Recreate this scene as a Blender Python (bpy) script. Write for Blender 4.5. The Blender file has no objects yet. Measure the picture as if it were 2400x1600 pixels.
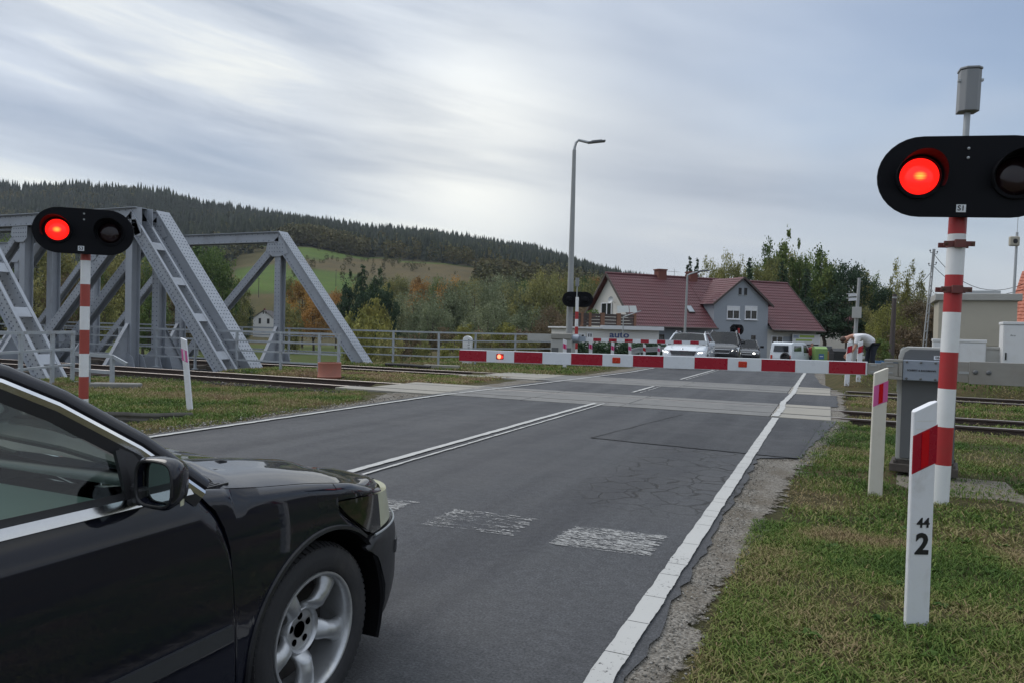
import bpy, math, random
import numpy as np
from mathutils import Matrix, Vector, Quaternion
random.seed(7)
rng = np.random.default_rng(7)
R = math.radians
scene = bpy.context.scene
COL = scene.collection

# ------------------------------------------------------------------ camera
CAM_H, FPX = 1.42, 1700.0                     # eye height (m); focal length in photo pixels (photo is 2400 wide)
YAW, PITCH, ROLL = R(23.6), R(0.93), 0.025
_f0 = Vector((-math.sin(YAW), math.cos(YAW), 0)); _r0 = Vector((math.cos(YAW), math.sin(YAW), 0)); _u0 = Vector((0, 0, 1))
_f = _f0*math.cos(PITCH) - _u0*math.sin(PITCH); _u = _u0*math.cos(PITCH) + _f0*math.sin(PITCH)
_r = _r0*math.cos(ROLL) + _u*math.sin(ROLL); _u = _u*math.cos(ROLL) - _r0*math.sin(ROLL)
CAM = Vector((0, 0, CAM_H))
cam_data = bpy.data.cameras.new('camera'); cam_data.sensor_width = 36; cam_data.lens = FPX/2400*36
cam_data.clip_start = 0.05; cam_data.clip_end = 9000
cam = bpy.data.objects.new('camera', cam_data); COL.objects.link(cam)
cam.matrix_world = Matrix(((_r.x, _u.x, -_f.x, 0), (_r.y, _u.y, -_f.y, 0), (_r.z, _u.z, -_f.z, CAM_H), (0, 0, 0, 1)))
scene.camera = cam

def W(px, py, D):                              # surveyed point: photo position -> place in the world at depth D
    return CAM + (_f*FPX + _r*(px-1200) + _u*(800-py))*(D/FPX)
def G(px, D, z=0.0):                           # the place on level z that lies below photo column px at depth D
    a = W(px, 700, D); b = W(px, 900, D); t = (z-a.z)/(b.z-a.z); return a.lerp(b, t)

# ------------------------------------------------------------------ world, sun, exposure
SUN_DIR = Vector((-0.62, 0.10, 0.70)).normalized()   # towards the sun behind the cloud
sun_el = math.asin(SUN_DIR.z); sun_az = math.atan2(SUN_DIR.x, SUN_DIR.y)
scene.view_settings.view_transform = 'Standard'; scene.view_settings.look = 'None'
scene.view_settings.gamma = 1; scene.view_settings.use_curve_mapping = False
scene.view_settings.exposure = 0.36
SUN_STRENGTH = 1.2
sl = bpy.data.lights.new('sun', 'SUN'); sl.energy = SUN_STRENGTH; sl.angle = R(40); sl.color = (1, 0.965, 0.91)
so = bpy.data.objects.new('sun', sl); COL.objects.link(so)
so.rotation_euler = SUN_DIR.to_track_quat('Z', 'Y').to_euler()

world = bpy.data.worlds.new('World'); scene.world = world; world.use_nodes = True
nt = world.node_tree; nt.nodes.clear()
def N(tree, t, **kw):
    n = tree.nodes.new(t)
    for k, v in kw.items():
        if k.startswith('i_'):
            n.inputs[k[2:].replace('_', ' ')].default_value = v
        else: setattr(n, k, v)
    return n
def math_node(tree, op, a, b=None, c=None, clamp=False):
    n = tree.nodes.new('ShaderNodeMath'); n.operation = op; n.use_clamp = clamp
    for i, s in enumerate((a, b, c)):
        if s is None: continue
        if isinstance(s, (int, float)): n.inputs[i].default_value = s
        else: tree.links.new(s, n.inputs[i])
    return n.outputs[0]
def maprange(tree, v, a, b, c=0.0, d=1.0, smooth=True):
    n = tree.nodes.new('ShaderNodeMapRange'); n.interpolation_type = 'SMOOTHSTEP' if smooth else 'LINEAR'; n.clamp = True
    tree.links.new(v, n.inputs[0])
    for i, s in enumerate((a, b, c, d)): n.inputs[i+1].default_value = s
    return n.outputs[0]
def mixc(tree, fac, a, b, mode='MIX'):
    n = tree.nodes.new('ShaderNodeMix'); n.data_type = 'RGBA'; n.blend_type = mode
    for s, i in ((fac, 0), (a, 6), (b, 7)):
        if isinstance(s, (int, float)): n.inputs[i].default_value = s
        elif isinstance(s, tuple): n.inputs[i].default_value = (*s, 1)
        else: tree.links.new(s, n.inputs[i])
    return n.outputs[2]
SKY_K = 1.15
def sky_nodes():
    t = nt; L = t.links.new
    tc = N(t, 'ShaderNodeTexCoord'); d = tc.outputs['Generated']
    sky = N(t, 'ShaderNodeTexSky', sky_type='NISHITA', sun_disc=False, sun_elevation=sun_el, sun_rotation=sun_az, air_density=1.0, dust_density=2.0, ozone_density=1.5)
    sep = N(t, 'ShaderNodeSeparateXYZ'); L(d, sep.inputs[0])
    z = math_node(t, 'MAXIMUM', sep.outputs[2], 0.0)
    # the cloud sheets lie in long rolls falling gently to the east
    tilt = 0.15; e1 = (_r0*math.cos(tilt)-_u0*math.sin(tilt)); e3 = (_r0*math.sin(tilt)+_u0*math.cos(tilt)); e2 = _f0
    def dot(v):
        n = N(t, 'ShaderNodeVectorMath', operation='DOT_PRODUCT'); L(d, n.inputs[0]); n.inputs[1].default_value = v; return n.outputs['Value']
    a1, a2, a3 = dot(e1), dot(e2), dot(e3)
    def noise(s1, s3, off, scale, detail, rough, dist):
        c = N(t, 'ShaderNodeCombineXYZ'); L(math_node(t, 'MULTIPLY', a1, s1), c.inputs[0]); L(math_node(t, 'MULTIPLY_ADD', a2, s1, off), c.inputs[1]); L(math_node(t, 'MULTIPLY', a3, s3), c.inputs[2])
        n = N(t, 'ShaderNodeTexNoise'); L(c.outputs[0], n.inputs['Vector'])
        n.inputs['Scale'].default_value = scale; n.inputs['Detail'].default_value = detail; n.inputs['Roughness'].default_value = rough; n.inputs['Distortion'].default_value = dist
        return n.outputs['Fac']
    broad = noise(1.0, 4.6, 3.1, 1.25, 4, 0.5, 0.35)        # wide sheets of stratus
    streak = noise(1.0, 8.5, 9.7, 2.0, 6, 0.56, 0.45)       # finer rolls inside the sheets
    gaps = noise(0.9, 2.2, 21.3, 1.3, 3, 0.5, 0.3)
    # the west (left) half of the sky is the more broken and streaky one
    west = maprange(t, a1, 0.10, -0.42)
    amt = math_node(t, 'MULTIPLY_ADD', west, 1.08, 0.15)
    s = math_node(t, 'MULTIPLY', math_node(t, 'SUBTRACT', streak, 0.5), amt)
    b = math_node(t, 'ADD', math_node(t, 'MULTIPLY', math_node(t, 'SUBTRACT', broad, 0.5), 1.0), s)
    b = math_node(t, 'ADD', b, 0.50)
    ramp = N(t, 'ShaderNodeValToRGB'); L(b, ramp.inputs[0]); cr = ramp.color_ramp
    cr.elements[0].position = 0.22; cr.elements[0].color = (2.2, 2.65, 3.4, 1)
    cr.elements[1].position = 0.80; cr.elements[1].color = (6.4, 6.5, 6.15, 1)
    e = cr.elements.new(0.42); e.color = (3.1, 3.5, 4.15, 1)
    e = cr.elements.new(0.60); e.color = (4.1, 4.5, 5.05, 1)
    # bright veil where the sun stands low behind the sheet
    def lobe(px, py, k):
        gd = (W(px, py, 1)-CAM).normalized(); v = dot(gd); return math_node(t, 'POWER', math_node(t, 'MAXIMUM', v, 0.0), k)
    g = math_node(t, 'ADD', math_node(t, 'MULTIPLY', lobe(1110, 395, 110.0), 0.75), math_node(t, 'MULTIPLY', lobe(1000, 330, 16.0), 0.17))
    g = math_node(t, 'MULTIPLY', g, maprange(t, b, 0.22, 0.62, 0.35, 1.0))
    glow = mixc(t, math_node(t, 'MINIMUM', g, 0.9), ramp.outputs[0], (8.0, 8.0, 7.5))
    # overcast brightens towards the zenith
    zen = math_node(t, 'MULTIPLY_ADD', math_node(t, 'POWER', z, 1.3), 1.0, 1.0)
    sc = N(t, 'ShaderNodeVectorMath', operation='SCALE'); L(glow, sc.inputs[0]); L(zen, sc.inputs['Scale'])
    east = maprange(t, a1, 0.05, 0.5, 0.25, 1.0); thin = math_node(t, 'MULTIPLY', maprange(t, gaps, 0.44, 0.68, 0.0, 0.75), east)
    skyc = N(t, 'ShaderNodeVectorMath', operation='SCALE'); L(sky.outputs[0], skyc.inputs[0]); skyc.inputs['Scale'].default_value = SKY_K
    col = mixc(t, thin, sc.outputs[0], skyc.outputs[0])
    # below the horizon: dim ground tone
    below = maprange(t, sep.outputs[2], -0.02, 0.0)
    col = mixc(t, below, (0.9, 0.95, 0.85), col)
    bg = N(t, 'ShaderNodeBackground'); L(col, bg.inputs[0]); bg.inputs[1].default_value = 0.1
    out = N(t, 'ShaderNodeOutputWorld'); L(bg.outputs[0], out.inputs[0])
sky_nodes()
world.cycles.sampling_method = 'MANUAL'; world.cycles.sample_map_resolution = 1024
scene.cycles.max_bounces = 6; scene.cycles.diffuse_bounces = 2; scene.cycles.glossy_bounces = 3
scene.cycles.transmission_bounces = 5; scene.cycles.transparent_max_bounces = 12
scene.cycles.use_denoising = True

# ------------------------------------------------------------------ numpy value noise
_perm = rng.random((256, 256))
def vnoise(x, y, s=1.0, o=0):
    x = np.asarray(x, float)*s + 37.7*o + 1000; y = np.asarray(y, float)*s + 91.3*o + 1000
    xi = np.floor(x).astype(int); yi = np.floor(y).astype(int); xf = x-xi; yf = y-yi
    xf = xf*xf*(3-2*xf); yf = yf*yf*(3-2*yf)
    g = lambda a, b: _perm[a % 256, b % 256]
    return (g(xi, yi)*(1-xf)+g(xi+1, yi)*xf)*(1-yf) + (g(xi, yi+1)*(1-xf)+g(xi+1, yi+1)*xf)*yf
def fbm(x, y, s=1.0, o=0, n=3):
    return sum(vnoise(x, y, s*2**k, o+k)*0.5**k for k in range(n))/sum(0.5**k for k in range(n))

# ------------------------------------------------------------------ objects
ROOT = {}
def tag(o, label=None, cat=None, group=None, kind=None):
    if label: o['label'] = label
    if cat: o['category'] = cat
    if group: o['group'] = group
    if kind: o['kind'] = kind
    return o
def thing(name, label, cat, loc=(0, 0, 0), rz=0.0, group=None, tilt=None, kind=None):
    o = bpy.data.objects.new(name, None); COL.objects.link(o); o.empty_display_size = 0.2
    m = Matrix.Translation(Vector(loc)) @ Matrix.Rotation(rz, 4, 'Z')
    if tilt is not None: m = Matrix.Translation(Vector(loc)) @ tilt @ Matrix.Rotation(rz, 4, 'Z')
    o.matrix_world = m
    ROOT[o] = m
    return tag(o, label, cat, group, kind)
def link_mesh(name, me, parent=None):
    o = bpy.data.objects.new(name, me); COL.objects.link(o)
    if parent is not None: o.parent = parent; ROOT[o] = ROOT[parent]
    else: ROOT[o] = Matrix.Identity(4)
    return o
def copy_tree(o, loc=None, rz=None, label=None, scale=None):
    c = o.copy(); COL.objects.link(c)
    if loc is not None:
        c.matrix_world = Matrix.Translation(Vector(loc)) @ Matrix.Rotation(rz or 0, 4, 'Z') @ Matrix.Diagonal((*(scale or (1, 1, 1)), 1))
        ROOT[c] = c.matrix_world.copy()
    if label: c['label'] = label
    for ch in [x for x in bpy.data.objects if x.parent == o]:
        d = ch.copy(); COL.objects.link(d); d.parent = c
        for g in [x for x in bpy.data.objects if x.parent == ch]:
            e = g.copy(); COL.objects.link(e); e.parent = d
    return c

class MB:
    """collects shapes in one mesh"""
    def __init__(s): s.v = []; s.f = []; s.m = []; s.mi = 0; s.M = None
    def add(s, vs, fs):
        b = len(s.v)
        for p in vs:
            p = Vector(p)
            s.v.append(tuple(s.M @ p) if s.M is not None else tuple(p))
        for f in fs: s.f.append([b+i for i in f]); s.m.append(s.mi)
        return s
    def box(s, c, size, rot=None, taper=1.0):
        x, y, z = (k/2 for k in size); c = Vector(c)
        vs = [Vector((sx*x*(taper if sz > 0 else 1), sy*y*(taper if sz > 0 else 1), sz*z)) for sz in (-1, 1) for sy in (-1, 1) for sx in (-1, 1)]
        if rot is not None: vs = [rot @ p for p in vs]
        return s.add([c+p for p in vs], [(0, 2, 3, 1), (4, 5, 7, 6), (0, 1, 5, 4), (2, 6, 7, 3), (0, 4, 6, 2), (1, 3, 7, 5)])
    def span(s, a, b): # axis-aligned box between two corners
        a = Vector(a); b = Vector(b); return s.box((a+b)/2, [abs(k) for k in (b-a)])
    def bar(s, p0, p1, w, h, side=None, ou=0, ov=0, e0=0, e1=0):
        """rectangular bar p0-p1; w along 'side' (ov offset), h along the third axis (ou offset)"""
        p0 = Vector(p0); p1 = Vector(p1); d = (p1-p0).normalized()
        sd = Vector(side) if side is not None else (d.cross(Vector((0, 0, 1))) if abs(d.z) < 0.99 else Vector((0, 1, 0)))
        sd = (sd - d*sd.dot(d)).normalized(); up = sd.cross(d).normalized()
        p0 = p0 - d*e0; p1 = p1 + d*e1
        vs = []
        for p in (p0, p1):
            for a, b in ((-1, -1), (1, -1), (1, 1), (-1, 1)):
                vs.append(p + sd*(ov + a*w/2) + up*(ou + b*h/2))
        return s.add(vs, [(0, 1, 2, 3), (7, 6, 5, 4), (0, 4, 5, 1), (1, 5, 6, 2), (2, 6, 7, 3), (3, 7, 4, 0)])
    def cyl(s, p0, p1, r0, r1=None, n=12, caps=True):
        r1 = r0 if r1 is None else r1
        p0 = Vector(p0); p1 = Vector(p1); d = (p1-p0).normalized()
        a = d.orthogonal().normalized(); b = d.cross(a)
        vs = []
        for p, r in ((p0, r0), (p1, r1)):
            for k in range(n):
                t = 2*math.pi*k/n; vs.append(p + (a*math.cos(t)+b*math.sin(t))*r)
        fs = [(k, (k+1) % n, n+(k+1) % n, n+k) for k in range(n)]
        if caps: fs += [tuple(range(n-1, -1, -1)), tuple(range(n, 2*n))]
        return s.add(vs, fs)
    def tube(s, pts, r, n=8, caps=True):
        pts = [Vector(p) for p in pts]; m = len(pts); rs = r if isinstance(r, (list, tuple)) else [r]*m
        a = None; vs = []
        for i, p in enumerate(pts):
            d = (pts[min(i+1, m-1)]-pts[max(i-1, 0)]).normalized()
            if a is None: a = d.orthogonal().normalized()
            a = (a - d*a.dot(d)).normalized(); b = d.cross(a)
            for k in range(n):
                t = 2*math.pi*k/n; vs.append(p + (a*math.cos(t)+b*math.sin(t))*rs[i])
        fs = [(i*n+k, i*n+(k+1) % n, (i+1)*n+(k+1) % n, (i+1)*n+k) for i in range(m-1) for k in range(n)]
        if caps: fs += [tuple(range(n-1, -1, -1)), tuple(range((m-1)*n, m*n))]
        return s.add(vs, fs)
    def lathe(s, prof, o=(0, 0, 0), axis=(0, 0, 1), n=24, closed=False, caps=True):
        """prof: list of (radius, height along axis)"""
        o = Vector(o); d = Vector(axis).normalized(); a = d.orthogonal().normalized(); b = d.cross(a); vs = []
        for r, h in prof:
            for k in range(n):
                t = 2*math.pi*k/n; vs.append(o + d*h + (a*math.cos(t)+b*math.sin(t))*r)
        m = len(prof); fs = []
        for i in range(m if closed else m-1):
            j = (i+1) % m
            fs += [(i*n+k, i*n+(k+1) % n, j*n+(k+1) % n, j*n+k) for k in range(n)]
        if not closed and caps:
            if prof[0][0] > 1e-5: fs.append(tuple(range(n-1, -1, -1)))
            if prof[-1][0] > 1e-5: fs.append(tuple(range((m-1)*n, m*n)))
        return s.add(vs, fs)
    def prism(s, poly, o, ux, uy, depth, back=0.0):
        """polygon (2d) in the frame o,ux,uy, thick from -back to depth along ux x uy"""
        o = Vector(o); ux = Vector(ux).normalized(); uy = Vector(uy).normalized(); w = ux.cross(uy); n = len(poly)
        vs = [o+ux*x+uy*y-w*back for x, y in poly] + [o+ux*x+uy*y+w*depth for x, y in poly]
        fs = [tuple(range(n-1, -1, -1)), tuple(range(n, 2*n))] + [(k, (k+1) % n, n+(k+1) % n, n+k) for k in range(n)]
        return s.add(vs, fs)
    def grid(s, P, closed_u=False):
        nu, nv = len(P), len(P[0]); vs = [p for row in P for p in row]
        fs = [(i*nv+j, ((i+1) % nu)*nv+j, ((i+1) % nu)*nv+j+1, i*nv+j+1) for i in range(nu if closed_u else nu-1) for j in range(nv-1)]
        return s.add(vs, fs)
    def quad(s, a, b, c, d): return s.add([a, b, c, d], [(0, 1, 2, 3)])
    def build(s, name, mats, parent=None, smooth=False, world=False, bevel=0.0, ang=40, fix=False):
        vs = s.v
        if world and parent is not None:
            inv = ROOT[parent].inverted(); vs = [tuple(inv @ Vector(p)) for p in vs]
        me = bpy.data.meshes.new(name); me.from_pydata(vs, [], s.f)
        mats = mats if isinstance(mats, (list, tuple)) else [mats]
        for m in mats: me.materials.append(m)
        if len(mats) > 1: me.polygons.foreach_set('material_index', s.m)
        if fix:
            import bmesh
            bm = bmesh.new(); bm.from_mesh(me); bmesh.ops.remove_doubles(bm, verts=bm.verts, dist=1e-5); bmesh.ops.recalc_face_normals(bm, faces=bm.faces); bm.to_mesh(me); bm.free()
        if smooth:
            me.shade_smooth() if hasattr(me, 'shade_smooth') else None
            if ang < 180: me.set_sharp_from_angle(angle=R(ang))
        me.update()
        o = link_mesh(name, me, parent)
        if bevel > 0:
            b = o.modifiers.new('bevel', 'BEVEL'); b.width = bevel; b.segments = 2; b.limit_method = 'ANGLE'; b.angle_limit = R(35); b.harden_normals = False
        return o

def np_mesh(name, verts, faces, mat, parent=None, tint=None, smooth=False):
    """big meshes: verts (n,3), faces (m,k) arrays; tint = value per vertex"""
    me = bpy.data.meshes.new(name); n = len(verts); m, k = faces.shape
    me.vertices.add(n); me.vertices.foreach_set('co', np.ascontiguousarray(verts, np.float32).ravel())
    me.loops.add(m*k); me.loops.foreach_set('vertex_index', np.ascontiguousarray(faces, np.int32).ravel())
    me.polygons.add(m); me.polygons.foreach_set('loop_start', np.arange(0, m*k, k, dtype=np.int32))
    me.polygons.foreach_set('loop_total', np.full(m, k, np.int32))
    if tint is not None:
        a = me.attributes.new('tint', 'FLOAT', 'POINT'); a.data.foreach_set('value', np.ascontiguousarray(tint, np.float32))
    me.update(calc_edges=True); me.validate()
    if smooth: me.polygons.foreach_set('use_smooth', np.ones(m, bool))
    me.materials.append(mat)
    return link_mesh(name, me, parent)

def text_mesh(s, size, bold=0.0, depth=0.002, align='CENTER', sx=1.0):
    c = bpy.data.curves.new('lettering', 'FONT'); c.body = s; c.size = size; c.extrude = depth; c.offset = bold
    c.align_x = align; c.align_y = 'CENTER'; c.resolution_u = 3
    o = bpy.data.objects.new('lettering', c); COL.objects.link(o)
    me = bpy.data.meshes.new_from_object(o.evaluated_get(bpy.context.evaluated_depsgraph_get()))
    bpy.data.objects.remove(o); bpy.data.curves.remove(c)
    if sx != 1.0:
        for v in me.vertices: v.co.x *= sx
    return me
def lettering(s, size, mat, parent, o, ux, uy, bold=0.0, depth=0.0015, sx=1.0, name='lettering', world=True):
    """flat letters on a face: o = centre, ux = reading direction, uy = up"""
    me = text_mesh(s, size, bold, depth, sx=sx); me.materials.clear(); me.materials.append(mat)
    ux = Vector(ux).normalized(); uy = (Vector(uy) - ux*Vector(uy).dot(ux)).normalized(); w = ux.cross(uy)
    M = Matrix(((ux.x, uy.x, w.x, o[0]), (ux.y, uy.y, w.y, o[1]), (ux.z, uy.z, w.z, o[2]), (0, 0, 0, 1)))
    if world: M = ROOT[parent].inverted() @ M
    me.transform(M)
    return link_mesh(name, me, parent)

# ------------------------------------------------------------------ materials
def new_mat(name):
    m = bpy.data.materials.new(name); m.use_nodes = True; t = m.node_tree
    return m, t, t.nodes['Principled BSDF']
def noise_node(t, vec, scale, detail=3, rough=0.55, dist=0.0, stretch=None):
    if stretch is not None:
        mp = N(t, 'ShaderNodeMapping'); mp.inputs['Scale'].default_value = stretch; t.links.new(vec, mp.inputs[0]); vec = mp.outputs[0]
    n = N(t, 'ShaderNodeTexNoise'); t.links.new(vec, n.inputs['Vector'])
    n.inputs['Scale'].default_value = scale; n.inputs['Detail'].default_value = detail; n.inputs['Roughness'].default_value = rough; n.inputs['Distortion'].default_value = dist
    return n.outputs['Fac']
def scale_col(c, k): return tuple(min(1, x*k) for x in c)
def add_bump(t, b, h, strength=0.3, dist=0.01):
    n = N(t, 'ShaderNodeBump'); n.inputs['Strength'].default_value = strength; n.inputs['Distance'].default_value = dist
    t.links.new(h, n.inputs['Height']); t.links.new(n.outputs[0], b.inputs['Normal'])
def plain(name, col, rough=0.55, metal=0.0, var=0.12, vs=6.0, bump=0.0, bs=80.0, spec=0.5, coat=0.0, dirt=None, ds=2.5, damt=0.5, stretch=None):
    """principled material with grain, and optional dirt of its own colour in noise patches"""
    m, t, b = new_mat(name); L = t.links.new
    tc = N(t, 'ShaderNodeTexCoord'); v = tc.outputs['Object']
    n1 = noise_node(t, v, vs, 4, 0.6, stretch=stretch)
    c = mixc(t, n1, scale_col(col, 1-var), scale_col(col, 1+var))
    if dirt is not None:
        n2 = maprange(t, noise_node(t, v, ds, 6, 0.65, 0.4), 0.48, 0.72, 0, damt)
        c = mixc(t, n2, c, dirt)
    L(c, b.inputs['Base Color'])
    rn = maprange(t, n1, 0.2, 0.8, max(0.02, rough-0.06), min(1, rough+0.06)); L(rn, b.inputs['Roughness'])
    b.inputs['Metallic'].default_value = metal; b.inputs['Specular IOR Level'].default_value = spec
    if coat: b.inputs['Coat Weight'].default_value = coat; b.inputs['Coat Roughness'].default_value = 0.03
    if bump: add_bump(t, b, noise_node(t, v, bs, 3, 0.6), bump, 0.01)
    return m
def emissive(name, col, strength, base=(0.1, 0.01, 0.01)):
    m, t, b = new_mat(name); b.inputs['Base Color'].default_value = (*base, 1)
    b.inputs['Emission Color'].default_value = (*col, 1); b.inputs['Emission Strength'].default_value = strength; b.inputs['Roughness'].default_value = 0.2
    return m
def tinted(name, stops, rough=0.75, trans=0.0, spec=0.2):
    """leaves, blades, trees: colour by the mesh's own 'tint' value (kind and age of leaf)"""
    m, t, b = new_mat(name); L = t.links.new
    a = N(t, 'ShaderNodeAttribute', attribute_name='tint'); r = N(t, 'ShaderNodeValToRGB'); L(a.outputs['Fac'], r.inputs[0])
    oi = N(t, 'ShaderNodeObjectInfo')
    cr = r.color_ramp
    while len(cr.elements) > 1: cr.elements.remove(cr.elements[-1])
    cr.elements[0].position = stops[0][0]; cr.elements[0].color = (*stops[0][1], 1)
    for p, c in stops[1:]:
        e = cr.elements.new(p); e.color = (*c, 1)
    hv = N(t, 'ShaderNodeHueSaturation'); L(r.outputs[0], hv.inputs['Color'])
    L(math_node(t, 'MULTIPLY_ADD', oi.outputs['Random'], 0.3, 0.85), hv.inputs['Value'])
    L(math_node(t, 'MULTIPLY_ADD', oi.outputs['Random'], -0.03, 0.515), hv.inputs['Hue'])
    L(hv.outputs[0], b.inputs['Base Color']); b.inputs['Roughness'].default_value = rough; b.inputs['Specular IOR Level'].default_value = spec
    if trans:
        tr = N(t, 'ShaderNodeBsdfTranslucent'); L(hv.outputs[0], tr.inputs[0]); mx = N(t, 'ShaderNodeMixShader'); mx.inputs[0].default_value = trans
        out = t.nodes['Material Output']; L(b.outputs[0], mx.inputs[1]); L(tr.outputs[0], mx.inputs[2]); L(mx.outputs[0], out.inputs[0])
    return m
M = {}
M['white_paint'] = plain('white paint', (0.78, 0.79, 0.79), 0.42, var=0.04, dirt=(0.42, 0.40, 0.36), ds=3.0, damt=0.22)
M['red_paint'] = plain('red paint', (0.42, 0.030, 0.032), 0.42, var=0.08, vs=9, dirt=(0.26, 0.06, 0.05), ds=5, damt=0.25)
M['red_old'] = plain('weathered red paint', (0.36, 0.062, 0.045), 0.55, var=0.10, dirt=(0.25, 0.08, 0.06), damt=0.4)
M['red_foil'] = plain('red reflective foil', (0.34, 0.005, 0.022), 0.28, var=0.05)
M['white_foil'] = plain('white reflective foil', (0.72, 0.75, 0.78), 0.3, var=0.03, dirt=(0.5, 0.5, 0.5), damt=0.2)
M['pink_foil'] = plain('faded pink foil', (0.62, 0.12, 0.33), 0.35, var=0.08)
M['reflector'] = plain('red reflector', (0.55, 0.004, 0.012), 0.12, var=0.1, vs=60)
M['silver_reflector'] = plain('silver reflector', (0.66, 0.62, 0.66), 0.25, var=0.05)
M['plastic_white'] = plain('white plastic', (0.74, 0.75, 0.78), 0.42, var=0.04, dirt=(0.33, 0.29, 0.23), ds=5, damt=0.35)
M['plastic_cream'] = plain('yellowed plastic', (0.66, 0.63, 0.55), 0.5, var=0.05, dirt=(0.40, 0.36, 0.27), ds=4, damt=0.35)
M['black_signal'] = plain('black signal enamel', (0.007, 0.0075, 0.010), 0.6, var=0.2, spec=0.12)
M['black'] = plain('black plastic', (0.016, 0.016, 0.018), 0.5, var=0.2)
M['rubber'] = plain('rubber', (0.022, 0.022, 0.024), 0.78, var=0.25, vs=14, bump=0.15, bs=60, dirt=(0.06, 0.055, 0.05), ds=5, damt=0.5)
M['galv'] = plain('galvanised steel', (0.40, 0.42, 0.43), 0.5, 0.55, var=0.16, vs=11)
M['galv_rail'] = plain('grey painted railing', (0.37, 0.40, 0.43), 0.5, 0.1, var=0.12, dirt=(0.20, 0.17, 0.15), ds=4, damt=0.35)
M['bridge'] = plain('grey-blue bridge paint', (0.355, 0.38, 0.42), 0.5, 0.0, var=0.10, vs=2.2, dirt=(0.19, 0.19, 0.20), ds=1.3, damt=0.4)
M['bridge_dark'] = plain('dark bridge paint', (0.20, 0.215, 0.25), 0.6, var=0.15, dirt=(0.10, 0.09, 0.085), damt=0.6)  # darker tone for beams, stringers and bearings below the deck
M['rivet'] = plain('rivet heads', (0.12, 0.135, 0.165), 0.55, var=0.1)
M['steel_box'] = plain('grey steel and shaded front', (0.125, 0.132, 0.138), 0.5, 0.15, var=0.08)  # grey steel; also carries the painted shade of the near barrier's front
M['steel_light'] = plain('light grey steel', (0.44, 0.44, 0.42), 0.5, 0.2, var=0.08)
M['steel_blue'] = plain('blue-grey cover plate', (0.27, 0.31, 0.37), 0.45, 0.1, var=0.05)
M['steel_brown'] = plain('weathered zinc plate', (0.31, 0.30, 0.275), 0.5, 0.35, var=0.16, vs=4, stretch=(1, 1, 5), dirt=(0.25, 0.22, 0.18), damt=0.4)
M['rust'] = plain('rusty steel', (0.10, 0.055, 0.035), 0.8, var=0.3, vs=14, bump=0.3, bs=70, dirt=(0.045, 0.03, 0.025), ds=5, damt=0.7)
M['clamp'] = plain('dark red primer', (0.16, 0.045, 0.04), 0.6, var=0.2, dirt=(0.10, 0.07, 0.05), ds=9, damt=0.6)
M['rail_top'] = plain('worn rail head', (0.30, 0.27, 0.25), 0.38, 0.75, var=0.15)
M['rail_side'] = plain('rusty rail side', (0.060, 0.042, 0.036), 0.8, var=0.3, vs=9, dirt=(0.10, 0.06, 0.045), ds=3, damt=0.5)
M['timber'] = plain('old sleeper timber', (0.10, 0.085, 0.07), 0.9, var=0.35, vs=5, stretch=(6, 1, 1), bump=0.4, bs=20)
M['concrete'] = plain('concrete slab', (0.285, 0.268, 0.232), 0.85, var=0.14, vs=3, bump=0.25, bs=90, dirt=(0.23, 0.22, 0.205), ds=1.6, damt=0.6)
M['concrete_grey'] = plain('trafficked concrete', (0.168, 0.166, 0.160), 0.82, var=0.18, vs=4, bump=0.25, bs=90, dirt=(0.10, 0.10, 0.102), ds=1.4, damt=0.7)
M['concrete_pole'] = plain('concrete pole', (0.33, 0.34, 0.34), 0.8, var=0.1)
M['chrome'] = plain('chrome strip', (0.72, 0.73, 0.75), 0.12, 1.0, var=0.02)
M['glass_dark'] = plain('dark window glass', (0.02, 0.024, 0.028), 0.06, var=0.1, spec=0.8)
M['render_grey'] = plain('blue-grey house render', (0.30, 0.325, 0.36), 0.9, var=0.06, vs=0.8)
M['render_light'] = plain('light house render', (0.55, 0.54, 0.51), 0.9, var=0.06, vs=0.8)
M['render_white'] = plain('white house render', (0.66, 0.65, 0.62), 0.9, var=0.06, vs=0.5)
M['roof_red'] = plain('burgundy roof sheet', (0.118, 0.038, 0.043), 0.5, var=0.14, vs=1.5, dirt=(0.075, 0.034, 0.036), ds=0.7, damt=0.4)
M['roof_orange'] = plain('orange roof tile', (0.42, 0.13, 0.075), 0.6, var=0.14, vs=2)
M['brick'] = plain('chimney brick', (0.16, 0.060, 0.045), 0.85, var=0.25, vs=12)
M['wood_dark'] = plain('dark stained wood', (0.07, 0.055, 0.05), 0.7, var=0.25)
M['wood_brown'] = plain('brown wood', (0.20, 0.10, 0.06), 0.7, var=0.25)
M['beige'] = plain('beige equipment hut', (0.42, 0.39, 0.32), 0.75, var=0.05, vs=1.2, dirt=(0.33, 0.30, 0.25), ds=0.8, damt=0.4)
M['cabinet'] = plain('white cabinet', (0.70, 0.71, 0.72), 0.5, var=0.03, dirt=(0.55, 0.54, 0.52), damt=0.3)
M['bark'] = plain('bark', (0.075, 0.06, 0.048), 0.9, var=0.35, vs=3, bump=0.5, bs=12)
M['birch_bark'] = plain('birch bark', (0.42, 0.40, 0.37), 0.8, var=0.3, vs=4, dirt=(0.10, 0.09, 0.08), ds=3, damt=0.8)
M['terracotta'] = plain('terracotta plastic pipe', (0.36, 0.125, 0.085), 0.55, var=0.1, vs=5, dirt=(0.24, 0.12, 0.09), ds=3, damt=0.5)
M['stone'] = plain('stone', (0.30, 0.29, 0.27), 0.9, var=0.25, vs=9)
M['ink'] = plain('black lettering', (0.012, 0.012, 0.014), 0.5, var=0.05)
M['blue_ink'] = plain('blue lettering', (0.055, 0.085, 0.22), 0.5, var=0.05)
M['cable'] = plain('cable', (0.02, 0.02, 0.022), 0.7)
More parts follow.
